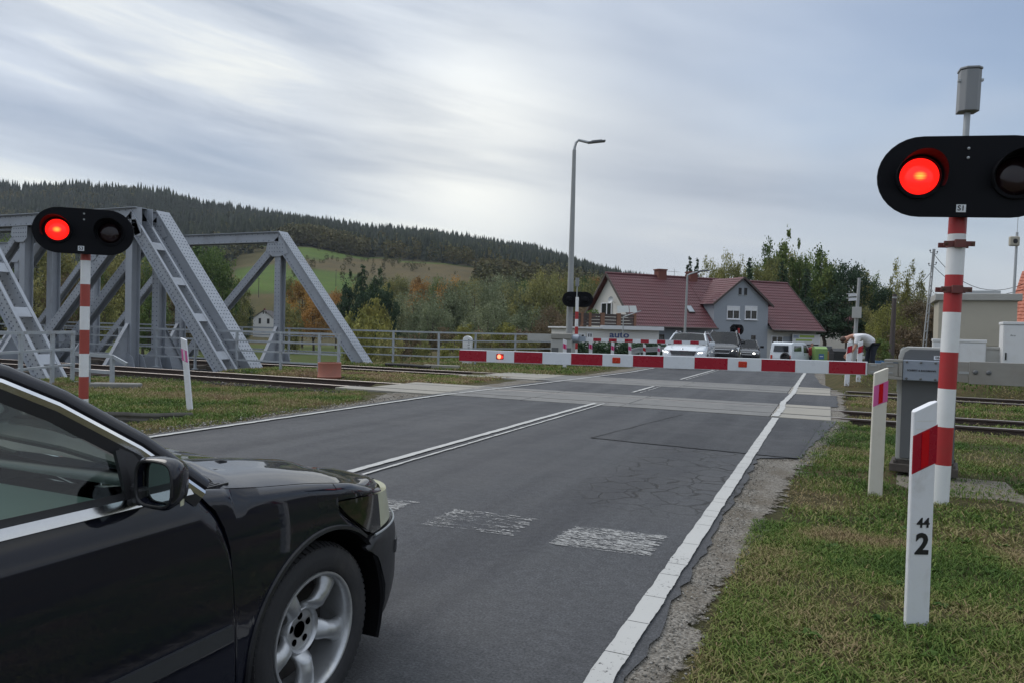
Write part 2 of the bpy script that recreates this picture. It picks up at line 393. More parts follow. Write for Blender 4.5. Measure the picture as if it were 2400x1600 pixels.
M['red_lamp'] = emissive('lit red lamp', (1.0, 0.006, 0.004), 1.6)
M['headlight_on'] = emissive('lit headlight', (1.0, 0.97, 0.90), 3.0, (0.8, 0.8, 0.8))
M['amber'] = plain('red boom lamp', (0.50, 0.035, 0.012), 0.25, var=0.1, vs=30)
M['skin'] = plain('skin', (0.46, 0.24, 0.17), 0.6, var=0.06)
M['hair'] = plain('brown hair', (0.06, 0.03, 0.02), 0.6, var=0.2)
M['tshirt'] = plain('white cotton', (0.66, 0.66, 0.68), 0.9, var=0.04, bump=0.2, bs=20)
M['trousers'] = plain('navy cotton', (0.018, 0.022, 0.035), 0.9, var=0.2)
def signal_lens():
    """lit signal lens: hot yellow core fading to red, with horizontal prism ribs"""
    m, t, b = new_mat('lit signal lens'); L = t.links.new
    tc = N(t, 'ShaderNodeTexCoord'); sep = N(t, 'ShaderNodeSeparateXYZ'); L(tc.outputs['Object'], sep.inputs[0])
    ln = N(t, 'ShaderNodeVectorMath', operation='LENGTH')
    mp = N(t, 'ShaderNodeMapping'); mp.inputs['Scale'].default_value = (0.85, 0, 1.1); mp.inputs['Location'].default_value = (0, 0, 0.0); L(tc.outputs['Object'], mp.inputs[0]); L(mp.outputs[0], ln.inputs[0])
    core = maprange(t, ln.outputs['Value'], 0.055, 0.0)
    rib = math_node(t, 'MULTIPLY_ADD', math_node(t, 'SINE', math_node(t, 'MULTIPLY', sep.outputs[2], 480.0)), 0.5, 0.5)
    rib2 = math_node(t, 'MULTIPLY_ADD', rib, 0.75, 0.25)
    k = math_node(t, 'MULTIPLY', core, rib2)
    c = mixc(t, k, (1.0, 0.012, 0.008), (1.0, 0.55, 0.06))
    L(c, b.inputs['Emission Color']); L(math_node(t, 'MULTIPLY_ADD', rib, 0.25, 1.15), b.inputs['Emission Strength'])
    b.inputs['Base Color'].default_value = (0.25, 0.005, 0.005, 1); b.inputs['Roughness'].default_value = 0.2
    return m
M['lens_on'] = signal_lens()
M['lens_off'] = plain('unlit signal lens', (0.018, 0.007, 0.009), 0.16, var=0.2, vs=40)
def glass_mat(name, tint, alpha, rough=0.03):
    m, t, b = new_mat(name); L = t.links.new
    tr = N(t, 'ShaderNodeBsdfTransparent'); tr.inputs[0].default_value = (*tint, 1); gl = N(t, 'ShaderNodeBsdfGlossy'); gl.inputs['Roughness'].default_value = rough
    fr = N(t, 'ShaderNodeFresnel'); fr.inputs[0].default_value = 1.5; mx = N(t, 'ShaderNodeMixShader')
    f = math_node(t, 'MULTIPLY_ADD', fr.outputs[0], 1.0, alpha, clamp=True); L(f, mx.inputs[0]); L(tr.outputs[0], mx.inputs[1]); L(gl.outputs[0], mx.inputs[2])
    L(mx.outputs[0], t.nodes['Material Output'].inputs[0]); return m
M['car_glass'] = glass_mat('green tinted car glass', (0.76, 0.95, 0.88), 0.02)
M['clear_lens'] = glass_mat('clear lamp cover', (0.85, 0.87, 0.85), 0.06)
def car_paint(name, col, rough=0.28, flake=0.0):
    m, t, b = new_mat(name); L = t.links.new
    tc = N(t, 'ShaderNodeTexCoord'); n = noise_node(t, tc.outputs['Object'], 3.0, 5, 0.6)
    L(mixc(t, n, scale_col(col, 0.9), scale_col(col, 1.1)), b.inputs['Base Color'])
    b.inputs['Roughness'].default_value = 0.5; b.inputs['Specular IOR Level'].default_value = 0.08; b.inputs['Coat Weight'].default_value = 1.0; b.inputs['Coat Roughness'].default_value = 0.02
    d = noise_node(t, tc.outputs['Object'], 25, 4, 0.7); L(maprange(t, d, 0.4, 0.75, 0.01, 0.07), b.inputs['Coat Roughness'])
    return m
M['car_black'] = car_paint('black car paint', (0.005, 0.006, 0.013))
M['car_white'] = car_paint('white car paint', (0.66, 0.70, 0.74))
M['car_dark'] = car_paint('dark grey car paint', (0.02, 0.021, 0.024))
M['car_dark2'] = car_paint('black-blue car paint', (0.012, 0.013, 0.017))
M['alloy'] = plain('scuffed alloy', (0.50, 0.51, 0.52), 0.34, 0.75, var=0.08, dirt=(0.20, 0.185, 0.165), ds=9, damt=0.5)
# ================================================================== THE GROUND
# ---- terrain: plateau of the road and railway, river valley to the west, wooded ridge beyond
RIDGE = np.array([(-3000, 240), (-600, 300), (0, 294), (200, 298), (350, 288), (500, 258), (650, 238), (800, 221), (1000, 205), (1150, 187), (1250, 173), (1300, 158), (1350, 140), (1420, 122), (1600, 88), (1900, 55), (2400, 45), (6000, 45)], float)
FTOP = np.array([(-3000, 70), (0, 70), (300, 95), (500, 165), (600, 182), (720, 184), (860, 158), (1040, 153), (1150, 142), (1250, 128), (1420, 100), (1600, 70), (1900, 40), (2400, 32), (6000, 32)], float)
FX, FY = _f0.x, _f0.y
def polar(x, y):
    d = x*FX + y*FY; l = x*_r0.x + y*_r0.y
    px = 1200 + 1700*l/np.maximum(d, 1e-3); px = np.where(d < 1, np.where(l > 0, 6000, -3000), px)
    return np.maximum(d, 0), px
def smooth(a, b, x): t = np.clip((x-a)/(b-a), 0, 1); return t*t*(3-2*t)
ZR_Y = [32, 40, 47, 53, 62]; ZR_Z = [0, -0.13, -0.28, -0.78, -1.0]      # the road falls beyond the crossing
def HT(x, y):
    x = np.asarray(x, float); y = np.asarray(y, float)
    edge = np.interp(y, [-60, 5, 9, 24, 26, 40, 46, 70, 100], [-19, -17.6, -17.2, -17.2, -16.0, -15.5, -27, -29, -30])
    plat = -0.035 + np.interp(y, ZR_Y, ZR_Z) + 0.33*smooth(-0.1, 0.7, x)*smooth(21.8, 22.8, y)*(1-smooth(30, 42, y))
    # slight dips: the track beds and the verge
    bed = np.maximum(smooth(13.1, 13.7, y)*(1-smooth(16.2, 16.8, y)), smooth(19.2, 19.8, y)*(1-smooth(21.9, 22.4, y)))
    plat = plat - 0.10*bed*((x < -10.6) | (x > 0.4))
    v = smooth(0, 6.5, edge-x); z = plat*(1-v) - 4.2*v
    d, px = polar(x, y)
    r = np.interp(px, RIDGE[:, 0], RIDGE[:, 1])*1100/1700; f = np.interp(px, FTOP[:, 0], FTOP[:, 1])
    far = np.select([d < 290, d < 345, d < 400, d < 560, d < 1100], [
        np.zeros_like(d)-4.2,
        -4.2 + (d-290)/55*(0.42*f*345/1700+4.2),
        0.42*f*345/1700 + (d-345)/55*(0.62*f*400/1700-0.42*f*345/1700),
        0.62*f*400/1700 + (d-400)/160*(f*560/1700-0.62*f*400/1700),
        f*560/1700 + (d-560)/540*(r-f*560/1700)], r - np.clip((d-1100)*0.05, 0, 60))
    far = far + 1.2*(fbm(x, y, 0.01, 5)-0.5)*np.clip((d-200)/200, 0, 6)
    k = smooth(110, 230, d)
    return z*(1-k) + np.maximum(far, -4.2)*k
def hz(x, y): return float(HT(x, y))
def terrain():
    az = np.concatenate([np.linspace(-70, 70, 300)[:-1], np.linspace(70, 290, 90)[:-1]])*math.pi/180
    rr = np.concatenate([[0.4], 0.8*1.057**np.arange(137)])
    A, Rr = np.meshgrid(az, rr, indexing='ij')
    dx = _f0.x*np.cos(A)+_r0.x*np.sin(A); dy = _f0.y*np.cos(A)+_r0.y*np.sin(A)
    X = dx*Rr; Y = dy*Rr; Z = HT(X, Y); na, nr = A.shape
    d, px = polar(X, Y)
    # tint: 0 meadow/verge, .33 brown fallow, .66 fresh green field, 1 dark forest floor
    t = np.full_like(X, 0.06)
    wob = 30*(fbm(X, Y, 0.02, 9)-0.5)
    dd = d + wob
    t = np.where((dd > 300) & (px > 480), 0.2, t)
    t = np.where((dd > 350) & (dd < 455) & (px > 540) & (px < 850), 0.66, t)
    t = np.where((dd > 455) & (dd < 575) & (px > 640), 0.33, t)
    t = np.where((dd > 492) & (dd < 590) & (px > 640) & (px < 700+((dd-470)*1.6)) , 0.66, t)
    t = np.where((dd > 575) & ~((px < 860) & (px > 640) & (dd < 590)), 1.0, t)
    t = np.where((px < 520) & (dd > 260), 1.0, t)
    t = np.where((d > 60) & (d < 200) & (X < -18), 0.5, t)      # mown meadow in the valley
    idx = np.arange(na*nr).reshape(na, nr); nx = np.roll(idx, -1, 0)
    F = np.stack([idx[:, :-1], idx[:, 1:], nx[:, 1:], nx[:, :-1]], -1).reshape(-1, 4)
    m, tr, b = new_mat('ground'); L = tr.links.new
    a = N(tr, 'ShaderNodeAttribute', attribute_name='tint'); rp = N(tr, 'ShaderNodeValToRGB'); L(a.outputs['Fac'], rp.inputs[0]); cr = rp.color_ramp
    cr.elements[0].position = 0.0; cr.elements[0].color = (0.060, 0.058, 0.030, 1)
    cr.elements[1].position = 1.0; cr.elements[1].color = (0.030, 0.032, 0.020, 1)
    for p, c in ((0.2, (0.075, 0.075, 0.034)), (0.33, (0.098, 0.084, 0.045)), (0.42, (0.095, 0.088, 0.045)), (0.5, (0.070, 0.105, 0.030)), (0.66, (0.068, 0.130, 0.026)), (0.8, (0.05, 0.05, 0.03))):
        e = cr.elements.new(p); e.color = (*c, 1)
    tc = N(tr, 'ShaderNodeTexCoord'); v = tc.outputs['Object']
    n1 = noise_node(tr, v, 0.9, 6, 0.65); n2 = noise_node(tr, v, 9.0, 5, 0.7); n3 = noise_node(tr, v, 0.05, 5, 0.6)
    c = mixc(tr, maprange(tr, n1, 0.42, 0.66), rp.outputs[0], mixc(tr, 0.5, rp.outputs[0], (0.12, 0.09, 0.05)))
    c = mixc(tr, maprange(tr, n3, 0.3, 0.7), c, mixc(tr, 1.0, c, (1.35, 1.25, 1.1), 'MULTIPLY'))
    c = mixc(tr, maprange(tr, n2, 0.3, 0.7), mixc(tr, 1.0, c, (0.62, 0.62, 0.62), 'MULTIPLY'), c)
    L(c, b.inputs['Base Color']); b.inputs['Roughness'].default_value = 0.95; b.inputs['Specular IOR Level'].default_value = 0.1
    add_bump(tr, b, noise_node(tr, v, 22, 5, 0.7), 0.6, 0.03)
    o = np_mesh('ground', np.stack([X, Y, Z], -1).reshape(-1, 3), F, m, tint=t.ravel(), smooth=True)
    tag(o, 'open country of verges, valley meadow, fields and a wooded ridge', None, None, 'structure')
terrain()

# ---- road
def asphalt(name, base, crack=True):
    m, t, b = new_mat(name); L = t.links.new
    tc = N(t, 'ShaderNodeTexCoord'); v = tc.outputs['Object']; sep = N(t, 'ShaderNodeSeparateXYZ'); L(v, sep.inputs[0])
    fine = noise_node(t, v, 82, 3, 0.75); mid = noise_node(t, v, 2.2, 6, 0.65, 0.3); big = noise_node(t, v, 0.35, 4, 0.6)
    lane = noise_node(t, v, 1.0, 4, 0.55, 0.2, stretch=(1.6, 0.10, 1))
    c = mixc(t, maprange(t, mid, 0.32, 0.70), scale_col(base, 0.86), scale_col(base, 1.12))
    c = mixc(t, maprange(t, lane, 0.40, 0.62), mixc(t, 1.0, c, (0.66, 0.66, 0.69), 'MULTIPLY'), c)
    patchy = noise_node(t, v, 17, 4, 0.75); c = mixc(t, maprange(t, patchy, 0.34, 0.68), mixc(t, 1.0, c, (0.78, 0.78, 0.78), 'MULTIPLY'), mixc(t, 1.0, c, (1.16, 1.16, 1.16), 'MULTIPLY'))
    c = mixc(t, maprange(t, big, 0.4, 0.65, 0, 0.35), c, scale_col((base[0]*1.05, base[1]*1.0, base[2]*0.95), 1.22))
    c = mixc(t, maprange(t, fine, 0.30, 0.72), mixc(t, 1.0, c, (0.50, 0.50, 0.50), 'MULTIPLY'), mixc(t, 1.0, c, (1.42, 1.42, 1.42), 'MULTIPLY'))
    speck = maprange(t, noise_node(t, v, 55, 2, 0.6), 0.70, 0.78); c = mixc(t, math_node(t, 'MULTIPLY', speck, 0.5), c, (0.22, 0.22, 0.225))
    # oil and rubber in the middle of the lanes
    spot = maprange(t, noise_node(t, v, 1.1, 5, 0.7, 0.6, stretch=(1, 0.45, 1)), 0.58, 0.72, 0, 0.55); c = mixc(t, spot, c, scale_col(base, 0.55))
    hgt = fine
    if crack:
        dn = N(t, 'ShaderNodeTexNoise'); L(v, dn.inputs['Vector']); dn.inputs['Scale'].default_value = 3.0; dn.inputs['Detail'].default_value = 4
        sh = N(t, 'ShaderNodeVectorMath', operation='MULTIPLY_ADD'); L(dn.outputs['Color'], sh.inputs[0]); sh.inputs[1].default_value = (0.28, 0.28, 0); L(v, sh.inputs[2])
        mp = N(t, 'ShaderNodeMapping'); mp.inputs['Scale'].default_value = (1.0, 1.0, 0.0); L(sh.outputs[0], mp.inputs[0])
        vo = N(t, 'ShaderNodeTexVoronoi', feature='DISTANCE_TO_EDGE'); L(mp.outputs[0], vo.inputs['Vector']); vo.inputs['Scale'].default_value = 3.6
        line = maprange(t, vo.outputs['Distance'], 0.006, 0.045, 1.0, 0.0)
        def band(o, a0, a1, b0, b1): return math_node(t, 'MULTIPLY', maprange(t, o, a0, a1), maprange(t, o, b0, b1, 1.0, 0.0))
        zone = math_node(t, 'MULTIPLY', band(sep.outputs[0], -2.25, -1.75, -0.75, -0.6), band(sep.outputs[1], 5.3, 6.3, 9.0, 9.25))
        zone = math_node(t, 'MULTIPLY', zone, maprange(t, noise_node(t, v, 1.7, 3, 0.6), 0.36, 0.52))
        k = math_node(t, 'MULTIPLY', line, zone); c = mixc(t, math_node(t, 'MULTIPLY', k, 0.95), c, (0.010, 0.010, 0.010))
        zt = math_node(t, 'MULTIPLY', zone, 0.07); c = mixc(t, zt, c, (0.12, 0.115, 0.105))
        hgt = math_node(t, 'SUBTRACT', fine, math_node(t, 'MULTIPLY', k, 2.0))
    L(c, b.inputs['Base Color']); L(maprange(t, mid, 0.3, 0.7, 0.62, 0.80), b.inputs['Roughness']); b.inputs['Specular IOR Level'].default_value = 0.35
    add_bump(t, b, hgt, 0.55, 0.006)
    return m
M['asphalt'] = asphalt('worn asphalt', (0.068, 0.0705, 0.0765))
M['asphalt_new'] = asphalt('asphalt patch', (0.056, 0.058, 0.063), False)
def edge_r(y): return float(np.interp(y, [-20, 8.9, 9.15, 11, 13.3, 16.4, 19.4, 22.2, 24, 30, 46, 52], [-0.745, -0.735, -0.30, -0.12, 0.12, 0.18, 0.2, 0.2, -0.2, -0.5, -0.5, 0.2]))
def edge_l(y): return float(np.interp(y, [-20, 5, 13, 19, 26, 46, 52], [-7.70, -7.70, -7.72, -7.3, -6.75, -6.9, -7.2]))
def strip(name, ys, xl, xr, zf, mat, nx=6, kind='structure', label=None, jag=0.0, parent=None, fade=0):
    P = []
    for y in ys:
        a = xl(y) - jag*random.random(); c = xr(y) + jag*random.random(); P.append([(a+(c-a)*k/nx, y, zf(a+(c-a)*k/nx, y)) for k in range(nx+1)])
    mb = MB().grid(P); o = mb.build(name, mat, parent)
    if fade:
        a = o.data.attributes.new('tint', 'FLOAT', 'POINT'); a.data.foreach_set('value', [(1-k/nx if fade > 0 else k/nx) for _ in ys for k in range(nx+1)])
    tag(o, label, None, None, kind if parent is None else None); return o
def rz_(x, y): return float(np.interp(y, ZR_Y, ZR_Z))
strip('road', np.concatenate([np.arange(-20, 13.56, 0.12), [13.56]]), edge_l, edge_r, lambda x, y: 0.0, M['asphalt'], 8, label='worn two-lane asphalt road running up to the level crossing', jag=0.05)
strip('road', np.arange(16.34, 19.56, 0.2), edge_l, edge_r, lambda x, y: 0.0, M['asphalt'], 8, label='asphalt between the two tracks of the crossing', jag=0.04)
strip('road', np.arange(22.14, 58, 0.4), edge_l, edge_r, lambda x, y: rz_(x, y), M['asphalt'], 8, label='asphalt road beyond the crossing with waiting cars', jag=0.04)
strip('road', np.arange(51.5, 56.6, 0.5), lambda y: -16.0, lambda y: 26.0, lambda x, y: rz_(x, y)+0.006, M['asphalt'], 20, label='side road passing in front of the grey house')
# repaired patch with tarred seams
patch = [(-2.88, 9.32), (-1.4, 9.18), (-0.30, 9.10), (-0.05, 13.50), (-1.9, 13.52), (-2.35, 12.9)]
mb = MB(); mb.add([(x, y, 0.004) for x, y in patch], [tuple(range(6))]); tag(mb.build('asphalt_patch', M['asphalt_new']), 'darker asphalt repair patch before the near track', None, None, 'structure')
M['tar'] = plain('tar seam', (0.012, 0.012, 0.013), 0.6, var=0.2)
mb = MB()
for a, b_ in ((patch[5], patch[0]), (patch[0], patch[1]), (patch[1], patch[2])):
    a = Vector((*a, 0.008)); b_ = Vector((*b_, 0.008)); n = 14; prev = None
    d = (b_-a).normalized(); s_ = Vector((-d.y, d.x, 0))
    for k in range(n+1):
        p = a.lerp(b_, k/n)+s_*random.uniform(-0.012, 0.012); w = random.uniform(0.008, 0.024)
        if prev: mb.quad(prev[0]-s_*prev[1], p-s_*w, p+s_*w, prev[0]+s_*prev[1])
        prev = (p, w)
tag(mb.build('tar_seam', M['tar']), 'tarred seam round the asphalt patch', None, None, 'structure')

# ---- painted markings (worn thermoplastic)
def road_paint(name, col, wear, stretch=None, scale=26):
    m, t, b = new_mat(name); L = t.links.new; tc = N(t, 'ShaderNodeTexCoord'); v = tc.outputs['Object']
    n = noise_node(t, v, scale, 5, 0.75, 0.2, stretch=stretch); n2 = noise_node(t, v, 1.6, 4, 0.6)
    L(mixc(t, n2, scale_col(col, 0.86), col), b.inputs['Base Color']); b.inputs['Roughness'].default_value = 0.7
    s = math_node(t, 'ADD', n, math_node(t, 'MULTIPLY', n2, 0.35))
    L(maprange(t, s, wear-0.03, wear+0.03), b.inputs['Alpha']); return m
M['paint'] = road_paint('road paint', (0.47, 0.47, 0.455), 0.525, scale=46)
M['paint_far'] = road_paint('old road paint', (0.52, 0.52, 0.50), 0.50)
M['paint_worn'] = road_paint('almost worn off paint', (0.42, 0.42, 0.41), 0.67, stretch=(0.5, 2.0, 1), scale=60)
M['paint_worn2'] = road_paint('worn off paint', (0.42, 0.42, 0.41), 0.70, stretch=(0.5, 2.0, 1), scale=60)
def line_pieces(mb, pts, w, z, gap=0.006, dl=(0.16, 0.42), jag=0.006):
    """painted line broken by cross cracks into pieces with ragged edges"""
    pts = [Vector((*p, 0)) for p in pts]
    for a, b_ in zip(pts[:-1], pts[1:]):
        d = (b_-a).normalized(); s_ = Vector((-d.y, d.x, 0)); Ln = (b_-a).length; t = 0
        while t < Ln:
            e = min(Ln, t+random.uniform(*dl)); n = max(2, int((e-t)/0.025)); rows = []; g0 = random.uniform(-0.01, 0.01)
            for k in range(n+1):
                p = a + d*(t+(e-t-gap)*k/n); q1 = w/2-jag*(2.2*float(vnoise(p.y, p.x, 9, 71))+0.5*random.random()); q2 = w/2-jag*(2.6*float(vnoise(p.y, p.x, 7, 72))+0.8*random.random())
                zz = z + rz_(p.x, p.y); rows.append([p+s_*q1+Vector((0, 0, zz)), p-s_*q2+Vector((0, 0, zz))])
            mb.grid(rows); t = e
mb = MB(); line_pieces(mb, [(-0.812, -6), (-0.815, 13.4)], 0.122, 0.012, dl=(0.12, 0.55), jag=0.004)
line_pieces(mb, [(-0.84, 13.62), (-0.80, 15.2), (-0.86, 16.4), (-0.78, 19.6), (-0.82, 22.2), (-0.85, 45)], 0.15, 0.016, dl=(0.8, 1.6), jag=0.012)
tag(mb.build('edge_line', M['paint']), 'cracked white edge line along the right verge', None, None, 'structure')
mb = MB(); line_pieces(mb, [(-7.53, -6), (-7.52, 6), (-7.46, 13.4), (-7.1, 17), (-6.5, 25.4), (-6.6, 45)], 0.12, 0.016, dl=(0.9, 2), jag=0.010)
tag(mb.build('edge_line', M['paint']), 'white edge line along the far left side of the road', None, None, 'structure')
mb = MB()
for x, w in ((-4.20, 0.115), (-4.02, 0.06)):
    line_pieces(mb, [(x, -6), (x-0.02, 13.9)], w, 0.012, dl=(0.7, 2), jag=0.007)
    line_pieces(mb, [(x-0.05, 17.0), (x-0.06, 19.3)], w, 0.012, dl=(0.7, 2), jag=0.012)
    line_pieces(mb, [(x-0.02, 22.9), (x, 45)], w, 0.012, dl=(0.7, 2), jag=0.010)
tag(mb.build('centre_line', M['paint']), 'double white centre line', None, None, 'structure')
for x0, x1, mt, hole in ((-1.69, -0.985, 'paint_worn', 0.12), (-2.68, -1.95, 'paint_worn2', 0.42), (-3.72, -3.0, 'paint_worn', 0.15)):
    mb = MB(); n = 44
    for k in range(n):      # roller tracks: thin ribbons with broken ends
        v0 = k/n; v1 = (k+random.uniform(0.75, 1.02))/n; y0 = 4.52+0.52*v0; y1 = 4.52+0.52*v1; a = x0+random.uniform(0, 0.05)+0.02*abs(v0-0.5); b = x1-random.uniform(0, 0.06); m = int((b-a)/0.085)
        for i in range(m):
            if random.random() < hole*(0.4+1.4*math.sin(math.pi*i/m)): continue
            xa = a+(b-a)*i/m; xb = a+(b-a)*(i+1.0)/m; t_ = 0.085*(xa-x0); mb.quad((xa, y0+t_, 0.006), (xb, y0+t_, 0.006), (xb, y1+t_, 0.006), (xa, y1+t_, 0.006))
    o = mb.build('stop_mark', M[mt]); tag(o, 'worn white stop-line block on the asphalt', None, 'stop-line blocks', 'structure')

# ---- gravel verges
def gravel_mat(name, c1, c2, sc=60):
    m, t, b = new_mat(name); L = t.links.new; tc = N(t, 'ShaderNodeTexCoord'); v = tc.outputs['Object']
    vo = N(t, 'ShaderNodeTexVoronoi'); L(v, vo.inputs['Vector']); vo.inputs['Scale'].default_value = sc
    s2 = N(t, 'ShaderNodeSeparateXYZ'); L(vo.outputs['Color'], s2.inputs[0])
    c = mixc(t, s2.outputs[0], c1, c2); c = mixc(t, maprange(t, noise_node(t, v, 2.0, 5, 0.65), 0.4, 0.66, 0, 0.6), c, (0.11, 0.09, 0.065))
    L(c, b.inputs['Base Color']); b.inputs['Roughness'].default_value = 0.92; b.inputs['Specular IOR Level'].default_value = 0.15
    add_bump(t, b, math_node(t, 'SUBTRACT', 1.0, vo.outputs['Distance']), 0.8, 0.012); return m
M['gravel'] = gravel_mat('pale gravel', (0.11, 0.10, 0.085), (0.29, 0.27, 0.24), 75)
def fade_edge(m):
    t = m.node_tree; b = t.nodes['Principled BSDF']; a = N(t, 'ShaderNodeAttribute', attribute_name='tint'); tc = N(t, 'ShaderNodeTexCoord')
    n = noise_node(t, tc.outputs['Object'], 9.0, 6, 0.7); v = math_node(t, 'ADD', math_node(t, 'MULTIPLY', a.outputs['Fac'], 1.3), math_node(t, 'SUBTRACT', n, 0.5)); t.links.new(maprange(t, v, 0.34, 0.46), b.inputs['Alpha'])
fade_edge(M['gravel'])
M['ballast'] = gravel_mat('dark ballast', (0.024, 0.021, 0.019), (0.085, 0.075, 0.068), 26)
def gr_edge(y): return float(np.interp(y, [-20, 2.5, 4.5, 7, 9, 11.5, 13.4, 16.5, 19.5, 23, 26, 45], [-0.46, -0.44, -0.36, -0.10, 0.06, 0.22, 0.42, 0.45, 0.5, 0.75, 0.2, 0.1])) + 0.16*(vnoise(np.array(y), np.array(0.5), 3.1, 2)-0.5) + 0.09*(vnoise(np.array(y), np.array(0.5), 11.0, 3)-0.5)
strip('gravel_verge', np.arange(-4, 46, 0.07), lambda y: edge_r(y)-0.14, gr_edge, lambda x, y: -0.012 + rz_(x, y) - 0.012*(x > edge_r(y)+0.1), M['gravel'], 6, label='strip of pale gravel between asphalt and right-hand grass', fade=1)
def gl_edge(y): return float(np.interp(y, [-20, 5, 9, 12, 13.4, 16.6, 19.2, 23, 46], [-8.0, -8.05, -8.1, -8.5, -9.3, -8.6, -8.6, -7.8, -7.6])) + 0.22*(vnoise(np.array(y), np.array(7.5), 2.1, 2)-0.5)
strip('gravel_verge', np.arange(-4, 46, 0.09), gl_edge, lambda y: edge_l(y)+0.14, lambda x, y: -0.012 + rz_(x, y) - 0.012*(x < edge_l(y)-0.1), M['gravel'], 6, label='strip of pale gravel between asphalt and left-hand grass', fade=-1)
# ---- tracks: ballast bed, sleepers, rails, crossing panels
TRACKS = ((14.22, 15.655), (20.10, 21.535))
RAILP = [(-0.075, -0.16), (0.075, -0.16), (0.075, -0.145), (0.012, -0.125), (0.009, -0.05), (0.034, -0.036), (0.034, -0.006), (0.026, 0.0), (-0.026, 0.0), (-0.034, -0.006), (-0.034, -0.036), (-0.009, -0.05), (-0.012, -0.125), (-0.075, -0.145)]
for ti, (ya, yb) in enumerate(TRACKS):
    strip('ballast_bed', np.linspace(ya-0.95, yb+0.95, 12), lambda y: -17.3, lambda y: -9.0, lambda x, y: -0.13 - 0.02*random.random(), M['ballast'], 40, label=('dark ballast under the %s track by the bridge' % ('near', 'far')[ti]))
    strip('ballast_bed', np.linspace(ya-0.75, yb+0.75, 10), lambda y: 0.1, lambda y: 34.0, lambda x, y: -0.125 - 0.02*random.random(), M['ballast'], 60, label=('overgrown ballast under the %s track right of the road' % ('near', 'far')[ti]))
    tr = thing('railway_track', ('near', 'far')[ti]+' railway track crossing the road from the steel bridge', None, (0, (ya+yb)/2, 0), kind='structure')
    for y in (ya, yb):
        mb = MB(); X0, X1 = -60.0, 60.0
        vs = [(X0, y+a, b_+0.002) for a, b_ in RAILP]+[(X1, y+a, b_+0.002) for a, b_ in RAILP]; n = len(RAILP)
        mb.v = vs; mb.f = [(k, (k+1) % n, n+(k+1) % n, n+k) for k in range(n)]; mb.m = [1 if k in (6, 7, 8) else 0 for k in range(n)]
        mb.build('rail', [M['rail_side'], M['rail_top']], tr, world=True)
    # sleepers in view (timber), shared mesh
    sm = MB().box((0, 0, 0), (0.24, 2.5, 0.14)); base = None
    for x in list(np.arange(-49, -10.6, 0.62)) + list(np.arange(0.7, 14, 0.62)):
        if base is None: base = sm.build('sleeper', M['timber'], tr); o = base
        else: o = base.copy(); COL.objects.link(o)
        o.location = (x, random.uniform(-0.03, 0.03), -0.232 if x < -17.4 else -0.215); o.rotation_euler.z = random.uniform(-0.02, 0.02)
    # crossing panels
    XS = (-10.35, -7.74, -5.7, -3.65, -0.92, 0.08)
    for (y0, y1) in ((ya-0.62, ya-0.06), (ya+0.09, yb-0.09), (yb+0.06, yb+0.60)):
        for xa, xb in zip(XS[:-1], XS[1:]):
            if xb < -7: xa = xa + (0.55 if y0 > ya else 0.0)
            light = xb < -7 or xa > -1
            mb = MB().box(((xa+xb)/2, (y0+y1)/2, -0.07), (xb-xa-0.016, y1-y0-0.01, 0.155 + random.uniform(-0.006, 0.006)))
            o = mb.build('crossing_panel', M['concrete'] if light else M['concrete_grey'], tr, world=True, bevel=0.008)
    mb = MB()
    for (y0, y1) in ((ya-0.06, ya+0.09), (yb-0.09, yb+0.06)): mb.span((-10.3, y0, -0.2), (0.1, y1, -0.06))
    mb.build('flangeway', M['rail_side'], tr, world=True)
# abutment and earth under the crossing
mb = MB(); mb.span((-17.9, 10.9, -4.6), (-16.9, 25.0, -0.32)); tag(mb.build('abutment', M['concrete']), 'concrete abutment carrying the bridge ends', None, None, 'structure')

mb = MB(); mb.prism([(0.9, 7.75), (1.5, 7.9), (1.95, 7.7), (2.1, 8.0), (1.7, 8.25), (1.72, 8.9), (0.72, 8.95), (0.66, 8.2)], (0, 0, -0.04), (1, 0, 0), (0, 1, 0), 0.018); tag(mb.build('footing_slab', plain('earthy concrete', (0.17, 0.15, 0.12), 0.95, var=0.25, vs=5, dirt=(0.08, 0.065, 0.045), ds=3, damt=0.8, bump=0.4, bs=40), bevel=0.01), 'earth-covered concrete footing round the barrier machine', None, None, 'structure')
# ---- loose stones
def stones(name, pts, sizes, mat, label):
    base = np.array([(1, 0, 0), (-1, 0, 0), (0, 1, 0), (0, -1, 0), (0, 0, 1), (0, 0, -1)], float)
    fc = np.array([(0, 2, 4), (2, 1, 4), (1, 3, 4), (3, 0, 4), (2, 0, 5), (1, 2, 5), (3, 1, 5), (0, 3, 5)])
    n = len(pts); sc = rng.uniform(0.55, 1.3, (n, 6, 1))*sizes[:, None, None]*np.array([1, 1, 0.7])
    a = rng.uniform(0, 6.28, n); V = base[None]*sc; c, s_ = np.cos(a)[:, None], np.sin(a)[:, None]
    V = np.stack([V[..., 0]*c-V[..., 1]*s_, V[..., 0]*s_+V[..., 1]*c, V[..., 2]], -1)+pts[:, None, :]
    F = (fc[None]+(np.arange(n)*6)[:, None, None]).reshape(-1, 3)
    o = np_mesh(name, V.reshape(-1, 3), F, mat, tint=np.repeat(rng.random(n), 6)); tag(o, label, None, None, 'stuff'); return o
M['stone_t'] = tinted('ballast stones', [(0, (0.028, 0.025, 0.023)), (0.5, (0.06, 0.055, 0.05)), (0.9, (0.11, 0.10, 0.092)), (1, (0.22, 0.20, 0.19))], 0.9)
M['stone_p'] = tinted('verge stones', [(0, (0.09, 0.08, 0.07)), (0.5, (0.24, 0.225, 0.20)), (1, (0.42, 0.40, 0.37))], 0.9)
def scatter(n, x0, x1, y0, y1): return rng.uniform(x0, x1, n), rng.uniform(y0, y1, n)
